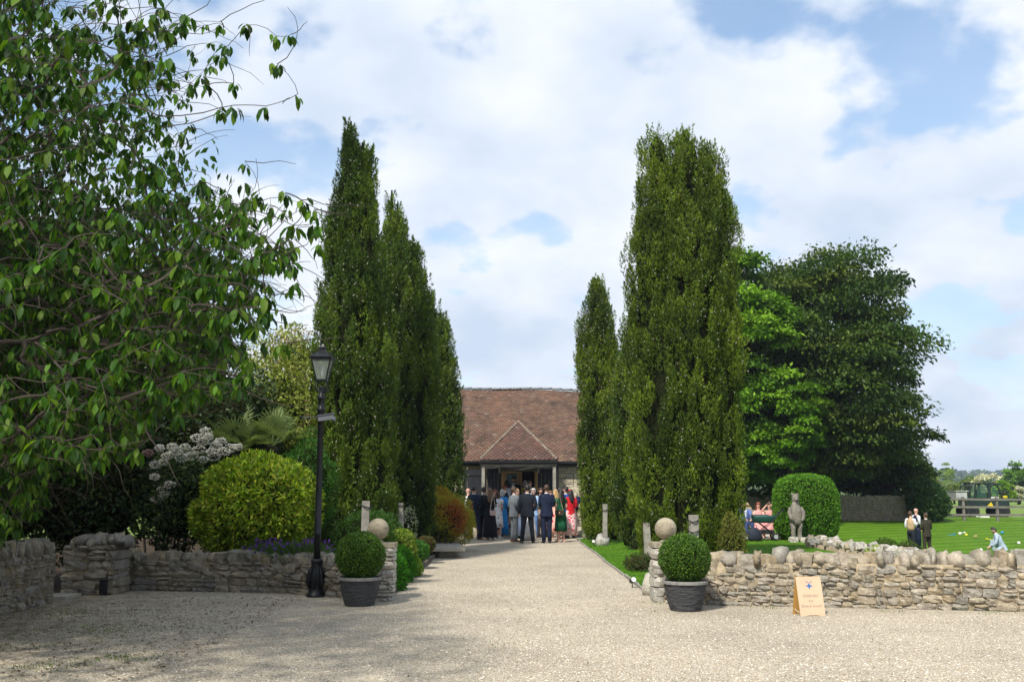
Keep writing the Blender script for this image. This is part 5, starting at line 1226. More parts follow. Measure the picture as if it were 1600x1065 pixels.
P(G(891.5, 35.0), 20, 1.66, 'woman in long red coat and red headpiece over a pink floral skirt', fem=True, dress=cloth((.72, .50, .48), pattern=(9, (.6, .04, .08), .28)), hem=.12, top=red, shirt=False, coat_hem=.62, hair='dark', hairlen='long', hat=((.55, .012, .02), 'band'), arms=('front', 'bent'), face=False, shoes='black')
P(G(915.5, 35.6), 150, 1.76, 'grey haired person in navy leaning sideways behind the bench by the cypress', top=navy2, bottom=blk, hair='grey', arms=('reach', 'reach'), lean=30, face=False, shirt=False)
# on the lower lawn
def GL(px, Y):
    X = (px - 800) / 1573 * Y; return Vector((X, Y, float(zg(X, Y))))
P(GL(1420, 40.6), -60, 1.74, 'man in tan waistcoat and white shirt sleeves on the lower lawn, holding a glass', vest=cloth((.42, .30, .17)), bottom=charc, hair='brown', arms=('bent', 'glass'), group='men on the lower lawn')
P(GL(1429, 41.4), -80, 1.80, 'bald bearded man in dark navy waistcoat on the lower lawn', vest=navy, bottom=navy, hairlen='bald', arms=('bent', 'front'), group='men on the lower lawn')
P(GL(1444, 40.3), 15, 1.70, 'man in dark olive brown suit seen from behind on the lower lawn', top=cloth((.035, .03, .02)), bottom=cloth((.035, .03, .02)), hair='brown', arms=('bent', 'front'), face=False, stance=.15, group='men on the lower lawn')
P(GL(1560, 40.0), 75, 1.78, 'dark haired man in pale blue grey suit crouching on the lower lawn', top=cloth((.34, .42, .50)), bottom=cloth((.34, .42, .50)), hair='dark', beard=True, pose='crouch', arms=('knee', 'knee'), lean=22, shirt=True, group='men on the lower lawn')
# seated
pink = cloth((.66, .30, .28))
P((8.62, 35.30, 0.0), 170, 1.68, 'long haired woman in salmon pink dress seated behind the pram', fem=True, dress=pink, hair='auburn', hairlen='long', pose='sit', sleeves='none', arms=('knee', 'knee'), group='women in pink on the bench')
P((9.02, 35.28, 0.0), 150, 1.68, 'seated woman in salmon pink with both hands in her brown hair', fem=True, dress=pink, hair='brown', hairlen='short', pose='sit', sleeves='none', arms=('hair', 'hair'), lean=8, face=False, group='women in pink on the bench')
P((8.12, 35.34, 0.0), 190, 1.74, 'person in blue seated at the cypress end of the bench', top=cloth((.12, .18, .40)), bottom=cloth((.03, .05, .12)), hair='brown', pose='sit', arms=('knee', 'knee'), shoes='white', group='women in pink on the bench')
# ------------------------------------------------------------------ vegetation
def snoise(P_, sc_, off=0.0):
    return np.array([noise.noise(Vector((p[0] * sc_ + off, p[1] * sc_, p[2] * sc_))) for p in P_])

def tri_obj(name, C, D, N, L, W, colr, mat, parent):
    D = D / np.linalg.norm(D, axis=1, keepdims=True); S = np.cross(D, N); S /= (np.linalg.norm(S, axis=1, keepdims=True) + 1e-9)
    V = np.stack([C - S * W[:, None] * .5, C + S * W[:, None] * .5, C + D * L[:, None]], 1).reshape(-1, 3); F = np.arange(len(C) * 3).reshape(-1, 3)
    o = link(name, np_mesh(name, V, F, mat, np.repeat(colr, 3, 0)), parent); o['kind'] = 'stuff'; return o

def cypress(x, y, label, leaders, nleaf, seed, cols, taper=.22, group='columnar cypresses along the drive', cones=True):
    """leaders: (dx, dy, zbase, ztop, radius). Upright plumes of tiny sprays over an added dark core that blocks light."""
    global rng
    rng = np.random.default_rng(seed)
    root = empty('cypress_tree', (x, y, 0), 0, label, 'tree', group)
    def prof(t): return np.where(t < .22, .42 + .58 * np.clip(t / .22, 0, 1) ** .7, 1.0) * np.clip((1 - t) / taper, 0, 1) ** .5
    mb = MB()
    for (dx_, dy_, z0, z1, r) in leaders:
        rings = []
        for k in range(15):
            t = k / 14; z = z0 + .12 + (z1 - z0) * t * .97; rr = max(float(prof(np.array(t))) * r * .56, .02)
            rings.append([(dx_ + rr * math.cos(a) * (1 + .25 * noise.noise(Vector((math.cos(a) * 2 + seed, math.sin(a) * 2, z * 1.5)))), dy_ + rr * math.sin(a) * (1 + .25 * noise.noise(Vector((math.cos(a) * 2, math.sin(a) * 2 + seed, z * 1.5)))), z) for a in [2 * math.pi * i / 16 for i in range(16)]])
        mb.loft(rings)
    mb.build('dark_inner_hull', M['core'], root, True)  # dark hull added to block light, stands for the shaded interior
    MB().tube([(0, 0, -.1), (0, 0, 1.0), (0, 0, 2.5)], [.16, .13, .1], 10).build('trunk', M['bark'], root, True)
    area = sum((l[3] - l[2]) * l[4] for l in leaders); Cs = []; Ds = []; Ns = []; Qs = []; PC = []
    for li, (dx_, dy_, z0, z1, r) in enumerate(leaders):
        H_ = z1 - z0; npl = int(105 * H_ * r); per = int(nleaf * (H_ * r) / area / npl)
        t = rng.random(npl) ** .9; a = rng.random(npl) * 2 * math.pi; rr = prof(t) * r * (.78 + .25 * rng.random(npl))
        lob = snoise(np.stack([np.cos(a) * 1.3, np.sin(a) * 1.3, t * H_ * .42], 1), 1.2, seed); lob2 = snoise(np.stack([np.cos(a) * 2.2, np.sin(a) * 2.2, t * H_ * .55], 1), 1.6, seed + 7); rr = rr * (1 + .28 * lob + .30 * lob2)
        pc = np.stack([dx_ + rr * np.cos(a), dy_ + rr * np.sin(a), z0 + .1 + t * H_ * .94], 1)
        keep = np.ones(npl, bool)
        for lj, (ex, ey, f0, f1, fr) in enumerate(leaders):
            if lj == li: continue
            tt_ = (pc[:, 2] - f0) / (f1 - f0); inside = (tt_ > 0) & (tt_ < 1) & (np.hypot(pc[:, 0] - ex, pc[:, 1] - ey) < prof(np.clip(tt_, 0, 1)) * fr * .7); keep &= ~inside
        pc = pc[keep]; a = a[keep]; npl = len(pc)
        PL = .35 + .45 * rng.random(npl); PR = .08 + .09 * rng.random(npl) ** 1.3; lean_ = .06 + .16 * rng.random(npl)
        ax = np.stack([np.cos(a) * lean_, np.sin(a) * lean_, np.ones(npl)], 1) + rng.normal(size=(npl, 3)) * .12; ax /= np.linalg.norm(ax, axis=1, keepdims=True)
        tone = .5 + .55 * snoise(pc, .9, seed) + .16 * rng.normal(size=npl)
        s = rng.random((npl, per)); th = rng.random((npl, per)) * 2 * math.pi; rad = PR[:, None] * np.sin(np.clip(s * 1.05 + .06, 0, 1) * math.pi) ** .6 * (.55 + .5 * rng.random((npl, per)))
        e1 = np.cross(ax, [0, 1, 0.1]); e1 /= np.linalg.norm(e1, axis=1, keepdims=True); e2 = np.cross(ax, e1)
        out_ = e1[:, None] * np.cos(th)[..., None] + e2[:, None] * np.sin(th)[..., None]
        C = pc[:, None] + ax[:, None] * ((s - .35) * PL[:, None])[..., None] + out_ * rad[..., None]
        D = ax[:, None] * 1.0 + out_ * .5 + rng.normal(size=(npl, per, 3)) * .38
        cc = np.array(cols)[(np.clip(tone, 0, .999) * len(cols)).astype(int)]
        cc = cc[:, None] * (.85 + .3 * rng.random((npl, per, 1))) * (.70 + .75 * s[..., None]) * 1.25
        Cs.append(C.reshape(-1, 3)); Ds.append(D.reshape(-1, 3)); Ns.append((out_ + rng.normal(size=out_.shape) * .7).reshape(-1, 3)); Qs.append(cc.reshape(-1, 3)); PC.append(pc)
    C = np.concatenate(Cs); D = np.concatenate(Ds); N = np.concatenate(Ns); Q = np.concatenate(Qs); n = len(C)
    # the lowest sprays stop a hand above the soil
    k = C[:, 2] > .06; C, D, N, Q = C[k], D[k], N[k], Q[k]; n = len(C)
    tri_obj('foliage', C, D, N, .048 + .055 * rng.random(n) ** 1.5, .019 + .017 * rng.random(n), Q, M['cyp'], root)
    if cones:
        idx = rng.choice(n, min(1300, n // 60)); idx = idx[C[idx][:, 2] > 1.0]; P_ = C[idx] + (C[idx] - np.array([0, 0, 0])) * np.array([.05, .05, 0]); s_ = .016 + .008 * rng.random(len(P_))
        base = np.array([[1, 0, 0], [-1, 0, 0], [0, 1, 0], [0, -1, 0], [0, 0, 1], [0, 0, -1]]); V = P_[:, None] + base[None] * s_[:, None, None]
        f = np.array([[0, 2, 4], [2, 1, 4], [1, 3, 4], [3, 0, 4], [2, 0, 5], [1, 2, 5], [3, 1, 5], [0, 3, 5]]); F = (f[None] + (np.arange(len(P_)) * 6)[:, None, None]).reshape(-1, 3)
        o = link('cones', np_mesh('cones', V.reshape(-1, 3), F, M['petal'], np.tile([.40, .38, .30], (len(P_) * 6, 1))), root); o['kind'] = 'stuff'
    return root
CY = [(.026, .044, .006), (.036, .060, .007), (.052, .080, .009), (.068, .104, .009), (.088, .130, .010), (.118, .155, .016)]
CY2 = [(.020, .038, .007), (.030, .056, .008), (.042, .072, .010), (.056, .092, .010), (.074, .118, .012), (.10, .145, .016)]
big_cyp = cypress(4.15, 23.6, 'broad many-topped cypress, tallest on the right of the drive, with a flat ragged crown', [(0.10, 0, 0, 10.65, .82), (-.50, .2, 0, 10.3, .72), (.62, .1, 0, 9.7, .72), (-.95, -.1, 0, 8.6, .55), (.2, -.5, 0, 8.8, .72), (.95, -.2, 0, 6.8, .45), (-.75, -.45, 0, 6.0, .55), (-.2, -.75, 0, 6.2, .5), (1.15, .1, 7.6, 8.95, .22), (-.62, .1, 7.5, 10.3, .42), (.72, .1, 7, 10.0, .45), (.35, .1, 0, 10.45, .5)], 520000, 31, CY, taper=.13)
big_cyp.scale = (.89, .89, 1)
cypress(2.82, 32.6, 'slender pointed cypress at the rear right of the drive beside the barn', [(0.03, 0, 0, 8.8, .60), (.32, .1, 0, 7.2, .45), (-.25, -.1, 0, 7.4, .40), (.45, -.3, 0, 5.6, .40)], 150000, 32, CY, taper=.2)
cypress(3.5, 28.6, 'narrow cypress tucked behind the broad right cypress', [(0, 0, 0, 7.0, .45), (-.25, .1, 0, 5.6, .35)], 40000, 33, CY2)
tall_cyp = cypress(-3.45, 22.6, 'tallest pointed cypress on the left, nearest the lamp post', [(-.40, 0, 0, 10.5, .34), (-.10, .1, 0, 10.0, .50), (-.58, .1, 0, 9.3, .42), (.08, -.2, 0, 8.0, .52), (-.78, -.1, 0, 6.4, .38), (-.15, -.4, 0, 7.4, .58), (.42, -.3, 0, 5.6, .5), (-.4, -.55, 0, 5.0, .5)], 380000, 34, CY2)
tall_cyp.scale = (.93, .93, 1)
cypress(-2.85, 26.2, 'middle cypress of the three on the left, with a spindly top', [(-.42, 0, 0, 9.9, .20), (-.25, 0, 0, 9.4, .42), (.18, 0, 0, 8.4, .50), (-.1, -.35, 0, 8.3, .6), (.45, -.2, 0, 6.2, .42)], 200000, 35, CY2)
cypress(-2.52, 31.4, 'shortest cypress of the three on the left, next to the barn roof', [(-.15, 0, 0, 8.05, .45), (.22, 0, 0, 7.3, .45), (.45, 0, 0, 6.2, .40), (-.1, -.4, 0, 6.6, .5), (.5, -.3, 0, 4.8, .45)], 170000, 36, CY2)

# ---- blobby shrub: leaves over a lumpy ellipsoid
def shrub(name, label, c, r, n, cols, L, W, mat='leaf', seed=1, lump=.22, lsc=2.2, up=.3, cat='shrub', core_k=.72, depth=.35, group=None, core=True, jit=.18, minz=0.0, stems=True, box=False, patch=0):
    global rng
    rng = np.random.default_rng(seed); root = empty(name, (c[0], c[1], 0), 0, label, cat, group); c = np.array([0, 0, c[2]]); r = np.array(r)
    N = rnd_unit(n)
    if box: N2 = N / (np.abs(N) ** 3.2).sum(1, keepdims=True) ** (1 / 3.2)
    else: N2 = N
    lm = snoise(N2 * r, lsc, seed * 3.1) + .5 * snoise(N2 * r, lsc * 2.3, seed)
    k = (1 + lump * lm) * (1 - depth * rng.random(n) ** 2.2)
    C = c + N2 * r * k[:, None]; D = N * .55 + rnd_unit(n) * .9 + np.array([0, 0, up]); Nn = N + rnd_unit(n) * .8
    kp = C[:, 2] > minz; C, D, Nn, lm = C[kp], D[kp], Nn[kp], lm[kp]; m_ = len(C)
    cl_ = pick(cols, m_, jit)
    if patch: cl_ = np.array(cols)[(np.clip(.5 + .75 * snoise(C, patch, seed) + .12 * rng.normal(size=m_), 0, .999) * len(cols)).astype(int)] * (.85 + .3 * rng.random((m_, 1)))
    leaf_obj('leaves', C, D, Nn, L * (.7 + .6 * rng.random(m_)), W * (.8 + .4 * rng.random(m_)), cl_, M[mat], root)
    if core:
        mb = MB(); rings = []
        for j in range(13):
            th = math.pi * j / 12; ring = []
            for i in range(20):
                a = 2 * math.pi * i / 20; v = np.array([math.sin(th) * math.cos(a), math.sin(th) * math.sin(a), -math.cos(th)]) + 1e-6
                v2 = v / (np.abs(v) ** 3.2).sum() ** (1 / 3.2) if box else v
                q = 1 + lump * (noise.noise(Vector(v2 * r * lsc) + Vector((seed * 3.1, 0, 0)))); p_ = c + v2 * r * core_k * q; ring.append((p_[0], p_[1], max(p_[2], .03)))
            rings.append(ring)
        mb.loft(rings); mb.build('dark_inner_hull', M['core'], root, True)  # opaque hull added behind the leaves as painted inner shade
    if stems:
        mb = MB()
        for k2 in range(4): a = k2 * 1.7; mb.tube([(.12 * math.cos(a) * r[0], .12 * math.sin(a) * r[1], -.05), (.4 * math.cos(a) * r[0], .4 * math.sin(a) * r[1], max(.1, c[2] * .9))], [.03, .015], 6)
        mb.build('stems', M['bark'], root)
    return root
YG = [(.16, .26, .012), (.23, .36, .015), (.30, .41, .018), (.11, .19, .010), (.40, .42, .04)]
def Z(px, py, Y): return at(px, py, Y)
def sc3(px0, px1, py0, py1, Y):
    a = Z(px0, py1, Y); b2 = Z(px1, py0, Y); return (a.x + b2.x) / 2, (a.z + b2.z) / 2, (b2.x - a.x) / 2, (b2.z - a.z) / 2
x, z, rx, rz = sc3(300, 492, 712, 872, 17.9)
shrub('laurel_shrub', 'big rounded shrub of glossy yellow green leaves spilling over the left wall', (x, 18.1, z), (rx * 1.06, 1.1, rz), 17000, YG, .105, .042, 'leaf_gloss', 5, .24, 1.5, .35, depth=.28)
x, z, rx, rz = sc3(205, 330, 700, 860, 18.2)
shrub('viburnum_shrub', 'dark leaved shrub with white flower clusters left of the yellow green shrub', (x, 18.5, z), (rx, .9, rz), 5200, [(.02, .045, .012), (.035, .07, .018), (.05, .09, .02), (.08, .10, .02)], .09, .04, 'leaf_gloss', 6, .25, 1.8, .1)
# evergreen mass under the cherry, its deep shade put into dark leaf colours
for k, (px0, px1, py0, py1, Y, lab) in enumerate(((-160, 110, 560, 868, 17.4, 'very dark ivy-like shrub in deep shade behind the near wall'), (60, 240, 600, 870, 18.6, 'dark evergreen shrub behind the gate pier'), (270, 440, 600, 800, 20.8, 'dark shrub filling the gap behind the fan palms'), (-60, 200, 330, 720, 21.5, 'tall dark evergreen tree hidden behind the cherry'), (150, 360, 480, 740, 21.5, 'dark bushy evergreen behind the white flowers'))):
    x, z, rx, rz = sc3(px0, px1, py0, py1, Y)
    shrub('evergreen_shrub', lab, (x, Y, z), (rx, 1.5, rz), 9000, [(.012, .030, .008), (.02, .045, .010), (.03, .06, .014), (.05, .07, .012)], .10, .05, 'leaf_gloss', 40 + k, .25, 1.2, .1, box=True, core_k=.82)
# loose olive shrub-tree with pale young leaves
def sprays(name, label, c, r, n, cols, L, W, seed, cat='tree', flowers=None, twn=60):
    root = shrub(name, label, c, r, n, cols, L, W, 'leaf', seed, .34, 1.1, .2, cat, .5, .75, core=True)
    g = np.random.default_rng(seed); mb = MB()
    for k in range(twn):
        v = g.normal(size=3); v /= np.linalg.norm(v); v[2] = abs(v[2]); a = Vector((0, 0, c[2] * .7)); b2 = Vector((v[0] * r[0] * 1.05, v[1] * r[1], c[2] + v[2] * r[2] * 1.1)); m_ = a.lerp(b2, .5) + Vector((0, 0, .2)); mb.tube([a, m_, b2], [.03, .015, .004], 5)
    mb.build('branches', M['twig'], root); return root
x, z, rx, rz = sc3(345, 520, 528, 790, 22.5)
sprays('olive_leaved_shrub', 'loose tall shrub with small pale yellow green leaves behind the lamp post', (x, 22.4, z), (rx, 1.2, rz), 17000, [(.20, .26, .03), (.28, .33, .05), (.14, .19, .02), (.10, .14, .02), (.38, .38, .12)], .09, .04, 50, twn=16)
x, z, rx, rz = sc3(418, 505, 515, 610, 26)
sprays('blossoming_shrub', 'shrub top with faded pinkish blossom behind the lantern', (x, 26, z), (rx, 1.0, rz), 2600, [(.42, .27, .20), (.20, .22, .06), (.50, .36, .28), (.14, .18, .04)], .07, .05, 51)
x, z, rx, rz = sc3(425, 525, 680, 850, 19.6)
shrub('yew_shrub', 'fresh green feathery shrub behind the lamp post shaft', (x, 19.8, z), (rx, .9, rz), 8000, [(.03, .11, .010), (.05, .15, .014), (.02, .07, .010)], .07, .018, 'leaf', 52, .28, 1.8, .4)
x, z, rx, rz = sc3(505, 610, 800, 880, 18.0)
shrub('juniper_shrub', 'low spreading dark green juniper behind the left box ball', (x, 18.6, z), (rx, .7, rz), 5500, [(.025, .06, .010), (.04, .10, .014), (.05, .12, .014)], .07, .016, 'leaf', 53, .25, 2, .2)
# lavender on the wall
def tufts(name, label, spots, h, cols, tipcols, seed, w_=.02, cat='plant', group=None, per=900, spread=.25, tipn=.3):
    global rng
    rng = np.random.default_rng(seed); cx = np.mean([s[0] for s in spots]); cy = np.mean([s[1] for s in spots]); root = empty(name, (cx, cy, 0), 0, label, cat, group)
    Cs = []; Ds = []
    for s in spots:
        k = rng.normal(size=(per, 2)) * spread * s[3]; Cs.append(np.stack([s[0] - cx + k[:, 0] * .5, s[1] - cy + k[:, 1] * .4, np.full(per, s[2])], 1)); Ds.append(np.stack([k[:, 0] * 2.2, k[:, 1] * 2.2, np.full(per, .8)], 1) + rng.normal(size=(per, 3)) * .12)
    C = np.concatenate(Cs); D = np.concatenate(Ds); D /= np.linalg.norm(D, axis=1, keepdims=True); n = len(C); L = h * (.55 + .6 * rng.random(n))
    leaf_obj('leaves', C, D, rnd_unit(n), L, w_ + 0 * L, pick(cols, n), M['leaf'], root)
    if tipcols:
        k = rng.random(n) < tipn; C2 = (C + D * L[:, None] * .9)[k]; m_ = k.sum(); leaf_obj('flowers', C2, D[k] + rng.normal(size=(m_, 3)) * .3, rnd_unit(m_), .06 + .04 * rng.random(m_), .028 + .012 * rng.random(m_), pick(tipcols, m_), M['petal'], root)
    return root
tufts('lavender_plant', 'mound of grey green stems with purple flowers on top of the left wall', [(-3.75, 16.9, .5, 1.2), (-3.35, 16.75, .5, 1.0), (-4.1, 17.1, .48, 1.0)], .34, [(.06, .12, .03), (.045, .10, .02), (.09, .15, .04)], [(.14, .04, .32), (.20, .06, .42), (.10, .03, .25)], 60, .012, per=1300, tipn=.05)
# bed along the drive: euphorbia mounds and friends
for k, (px0, px1, py0, py1, Y, colr, L, W, lab) in enumerate((
    (598, 640, 868, 930, 16.9, [(.05, .20, .012), (.08, .26, .016), (.03, .13, .010)], .075, .016, 'vivid green feathery mound nearest the left stone ball pier'),
    (622, 668, 858, 918, 18.4, [(.05, .19, .012), (.07, .24, .016), (.03, .12, .010)], .075, .016, 'vivid green feathery mound second along the drive bed'),
    (652, 690, 868, 905, 19.7, [(.20, .32, .03), (.12, .24, .02), (.30, .40, .06)], .05, .03, 'small lime variegated bush at the drive edge'),
    (600, 650, 828, 880, 19.2, [(.16, .24, .02), (.10, .17, .015), (.24, .28, .05)], .06, .03, 'yellow green small leaved bush behind the left stake'),
    (636, 680, 845, 878, 21.5, [(.04, .13, .02), (.06, .17, .02)], .06, .02, 'low mid green cushion before the stone bench'),
    (662, 690, 838, 862, 23.0, [(.12, .06, .03), (.10, .10, .03), (.06, .10, .03)], .05, .025, 'small bronze leaved cushion beside the stone bench'),
    (700, 742, 825, 852, 30.0, [(.03, .09, .03), (.05, .12, .04), (.02, .06, .03)], .08, .035, 'low blue green leafy clump beyond the stone bench'),
    (560, 625, 800, 862, 21.0, [(.03, .08, .012), (.05, .11, .02)], .07, .03, 'dark leafy bush under the first left cypress'))):
    x, z, rx, rz = sc3(px0, px1, py0, py1, Y)
    if x + rx > -1.75: x = -1.75 - rx
    shrub('garden_plant', lab, (x, Y, max(z, rz * .8)), (rx, rx * 1.1, rz), 4200 if k < 4 else 2600, colr, L, W, 'leaf', 70 + k, .2, 4.0, .45, cat='plant', depth=.3, group='plants in the bed left of the drive')
# nandina / spiraea with orange tips
x, z, rx, rz = sc3(652, 742, 768, 850, 27.5)
shrub('nandina_shrub', 'feathery shrub turning from green to orange and red at the left edge of the crowd', (x - .05, 27.8, z), (rx, 1.1, rz * 1.05), 13000, [(.13, .19, .02), (.20, .26, .02), (.32, .32, .03), (.34, .24, .02), (.36, .15, .015), (.26, .07, .02)], .085, .024, 'leaf', 80, .42, 1.3, .35, patch=1.1)
mbx = MB()
for k in range(9):
    a = k * .7; mbx.tube([(x - .05 + .1 * math.cos(a), 27.2 + .1 * math.sin(a), 0), (x + .45 * math.cos(a), 27.2 + .3 * math.sin(a), .85)], [.02, .012], 6)
mbx.build('nandina_stems', M['twig'], bpy.data.objects['nandina_shrub']).matrix_parent_inverse = bpy.data.objects['nandina_shrub'].matrix_basis.inverted()
# variegated sprig between the cypresses
shrub('variegated_shrub', 'small shrub with white edged leaves between the cypresses and the orange shrub', (-2.55, 25.0, .75), (.22, .3, .55), 700, [(.45, .48, .35), (.12, .20, .06), (.55, .56, .45)], .06, .03, 'leaf', 81, .3, 3, .3)
# right side low plants
shrub('juniper_shrub', 'small dark creeping shrub at the foot of the broad right cypress', (2.75, 21.2, .12), (.4, .6, .20), 3000, [(.035, .06, .012), (.05, .08, .015), (.09, .07, .03)], .06, .018, 'leaf', 82, .3, 2.5, .2)
shrub('cypress_sapling', 'yellowish bush growing at the right foot of the broad cypress', (4.85, 22.3, .5), (.28, .35, .6), 4200, [(.12, .13, .02), (.17, .16, .03), (.09, .11, .02)], .06, .02, 'cyp', 83, .3, 2.5, .5)
for k, (px0, px1, py0, py1, lab) in enumerate(((1366, 1402, 841, 868, 'rounded low bush left of the pair on the lower lawn, above the right wall'), (1398, 1440, 845, 872, 'rounded low bush right behind the right wall below the waistcoated men'))):
    x, z, rx, rz = sc3(px0, px1, py0, py1, 30.0)
    shrub('low_bush', lab, (x, 30.0, z - .15), (rx * 1.1, .6, rz + .15), 3000, [(.06, .10, .012), (.08, .13, .016), (.04, .075, .01)], .05, .025, 'leaf', 84 + k, .2, 2.5, .4, group='low bushes behind the right wall', minz=-2)
shrub('yellow_plant', 'small fresh yellow green plant growing from the low dry stone wall', (8.9, 24.6, .1), (.35, .5, .22), 1500, [(.20, .30, .02), (.28, .36, .03)], .05, .03, 'leaf', 88, .3, 2.5, .4, cat='plant', minz=-1)

# climber on the barn wall right
shrub('wall_climber', 'yellow green climber on the barn wall beside the rear right cypress', (3.15, 36.9, 1.5), (.40, .15, .75), 1800, [(.16, .24, .02), (.22, .30, .03)], .07, .04, 'leaf', 89, .3, 2.5, .2, cat='plant')

# palm fans
def fan_palm(x, y, z0, label, seed, fronds):
    rnd = random.Random(seed); root = empty('fan_palm', (x, y, 0), 0, label, 'palm')
    MB().tube([(0, 0, 0), (0, 0, z0)], [.16, .14], 10).build('trunk', M['bark'], root)
    g = mk('palm_leaf%d' % seed)
    for k, (az, el_, ln_, size) in enumerate(fronds):
        d = Vector((math.cos(R(az)) * math.cos(R(el_)), math.sin(R(az)) * math.cos(R(el_)), math.sin(R(el_)))); base = Vector((0, 0, z0)); hub = base + d * ln_
        MB().tube([base, base + d * ln_ * .5 + Vector((0, 0, .03)), hub], [.014, .011, .009], 5).build('stalk', M['palm'], root)
        side = d.cross(Vector((0, 0, 1))).normalized(); nn = side.cross(d).normalized(); V = []; F = []
        for j in range(30):
            a = R(-128 + 256 * j / 29); u = (d * math.cos(a) + side * math.sin(a)).normalized(); w_ = (d * -math.sin(a) + side * math.cos(a)).normalized()
            L = size * (.8 + .2 * math.cos(a)) * rnd.uniform(.9, 1.05); droop = rnd.uniform(.1, .35); b2 = len(V)
            for q, wd in ((0.02, .006), (.45, .018), (.8, .012), (1.0, .001)):
                p = hub + u * L * q - Vector((0, 0, 1)) * droop * L * max(0, q - .45) ** 1.5 + nn * .05 * math.sin(a * 2)
                V += [p - w_ * wd, p + w_ * wd]
            for q in range(3): F.append((b2 + q * 2, b2 + q * 2 + 1, b2 + q * 2 + 3, b2 + q * 2 + 2))
        me = bpy.data.meshes.new('frond'); me.from_pydata([tuple(v) for v in V], [], F); me.materials.append(M['palm']); link('frond', me, root)
m, t, b = mk('palm_leaf'); b.inputs['Base Color'].default_value = (.19, .25, .09, 1); b.inputs['Roughness'].default_value = .45
tr = t.nodes.new('ShaderNodeBsdfTranslucent'); tr.inputs[0].default_value = (.22, .30, .06, 1); ms = t.nodes.new('ShaderNodeMixShader'); ms.inputs[0].default_value = .3
t.links.new(b.outputs[0], ms.inputs[1]); t.links.new(tr.outputs[0], ms.inputs[2]); t.links.new(ms.outputs[0], t.nodes['Material Output'].inputs[0]); M['palm'] = m
p = at(365, 700, 19.6)
fan_palm(p.x, 19.6, p.z - .1, 'fan palm with stiff pale green fronds above the yellow green shrub', 3, [(100, 60, .5, .5), (-70, 55, .42, .52), (-100, 30, .45, .5), (10, 50, .5, .55), (-30, 20, .6, .5), (170, 45, .5, .5), (200, 20, .55, .45), (60, 75, .6, .5), (-140, 50, .5, .5), (-60, 10, .4, .45)])
p = at(425, 690, 19.9)
fan_palm(p.x, 19.9, p.z - .1, 'second fan palm with wide open fronds just left of the lamp post', 4, [(-60, 60, .4, .55), (-95, 35, .42, .55), (20, 50, .4, .5), (-20, 25, .45, .5), (100, 60, .5, .5), (170, 50, .5, .5), (-140, 20, .5, .5), (50, 80, .4, .5)])
# white flower heads on the viburnum: clusters of tiny florets
fl = bpy.data.objects['viburnum_shrub']
g = np.random.default_rng(90); V = []; cl = 0
spots = [(px, py) for px, py in ((232, 708), (250, 700), (262, 712), (275, 705), (290, 700), (300, 712), (318, 690), (326, 682), (338, 695), (350, 705), (330, 705), (312, 702), (345, 690), (360, 700), (256, 722), (243, 726), (318, 718), (284, 715), (254, 765), (246, 780), (258, 772), (242, 745), (266, 757), (335, 714), (270, 698), (308, 684), (322, 674), (372, 698))]
base = np.array([[1, 0, 0], [0, 1, 0], [-1, 0, 0], [0, -1, 0], [0, 0, .6]]); f = np.array([[0, 1, 4], [1, 2, 4], [2, 3, 4], [3, 0, 4]])
for k, (px, py) in enumerate(spots):
    c = at(px, py, 17.45 + g.random() * .3); nn = 110; d = g.normal(size=(nn, 3)); d /= np.linalg.norm(d, axis=1, keepdims=True); d[:, 1] = -abs(d[:, 1]); rr = .07 + .03 * g.random()
    P_ = np.array(c) + d * np.array([rr * 1.2, rr, rr * .8]) * (.8 + .3 * g.random((nn, 1))); s_ = .012 + .006 * g.random(nn)
    Vv_ = P_[:, None] + base[None] * s_[:, None, None]; F = (f[None] + (np.arange(nn) * 5)[:, None, None]).reshape(-1, 3)
    pink_ = k in (0, 1) and px < 240
    colv = np.tile([.42, .26, .22] if pink_ else [.86, .82, .70], (nn * 5, 1))
    o = link('flower_head', np_mesh('flower_head', Vv_.reshape(-1, 3) - np.array(fl.location), F, M['petal'], colv), fl)

# clipped hedge block
shrub('clipped_hedge', 'tall clipped green hedge block with a domed top behind the carved bear', (9.98, 34.3, 1.02), (1.04, .9, 1.16), 26000, [(.07, .19, .010), (.10, .25, .014), (.05, .13, .010), (.14, .30, .02)], .06, .038, 'leaf', 91, .035, 3, .3, cat='hedge', core_k=.86, depth=.12, box=True)

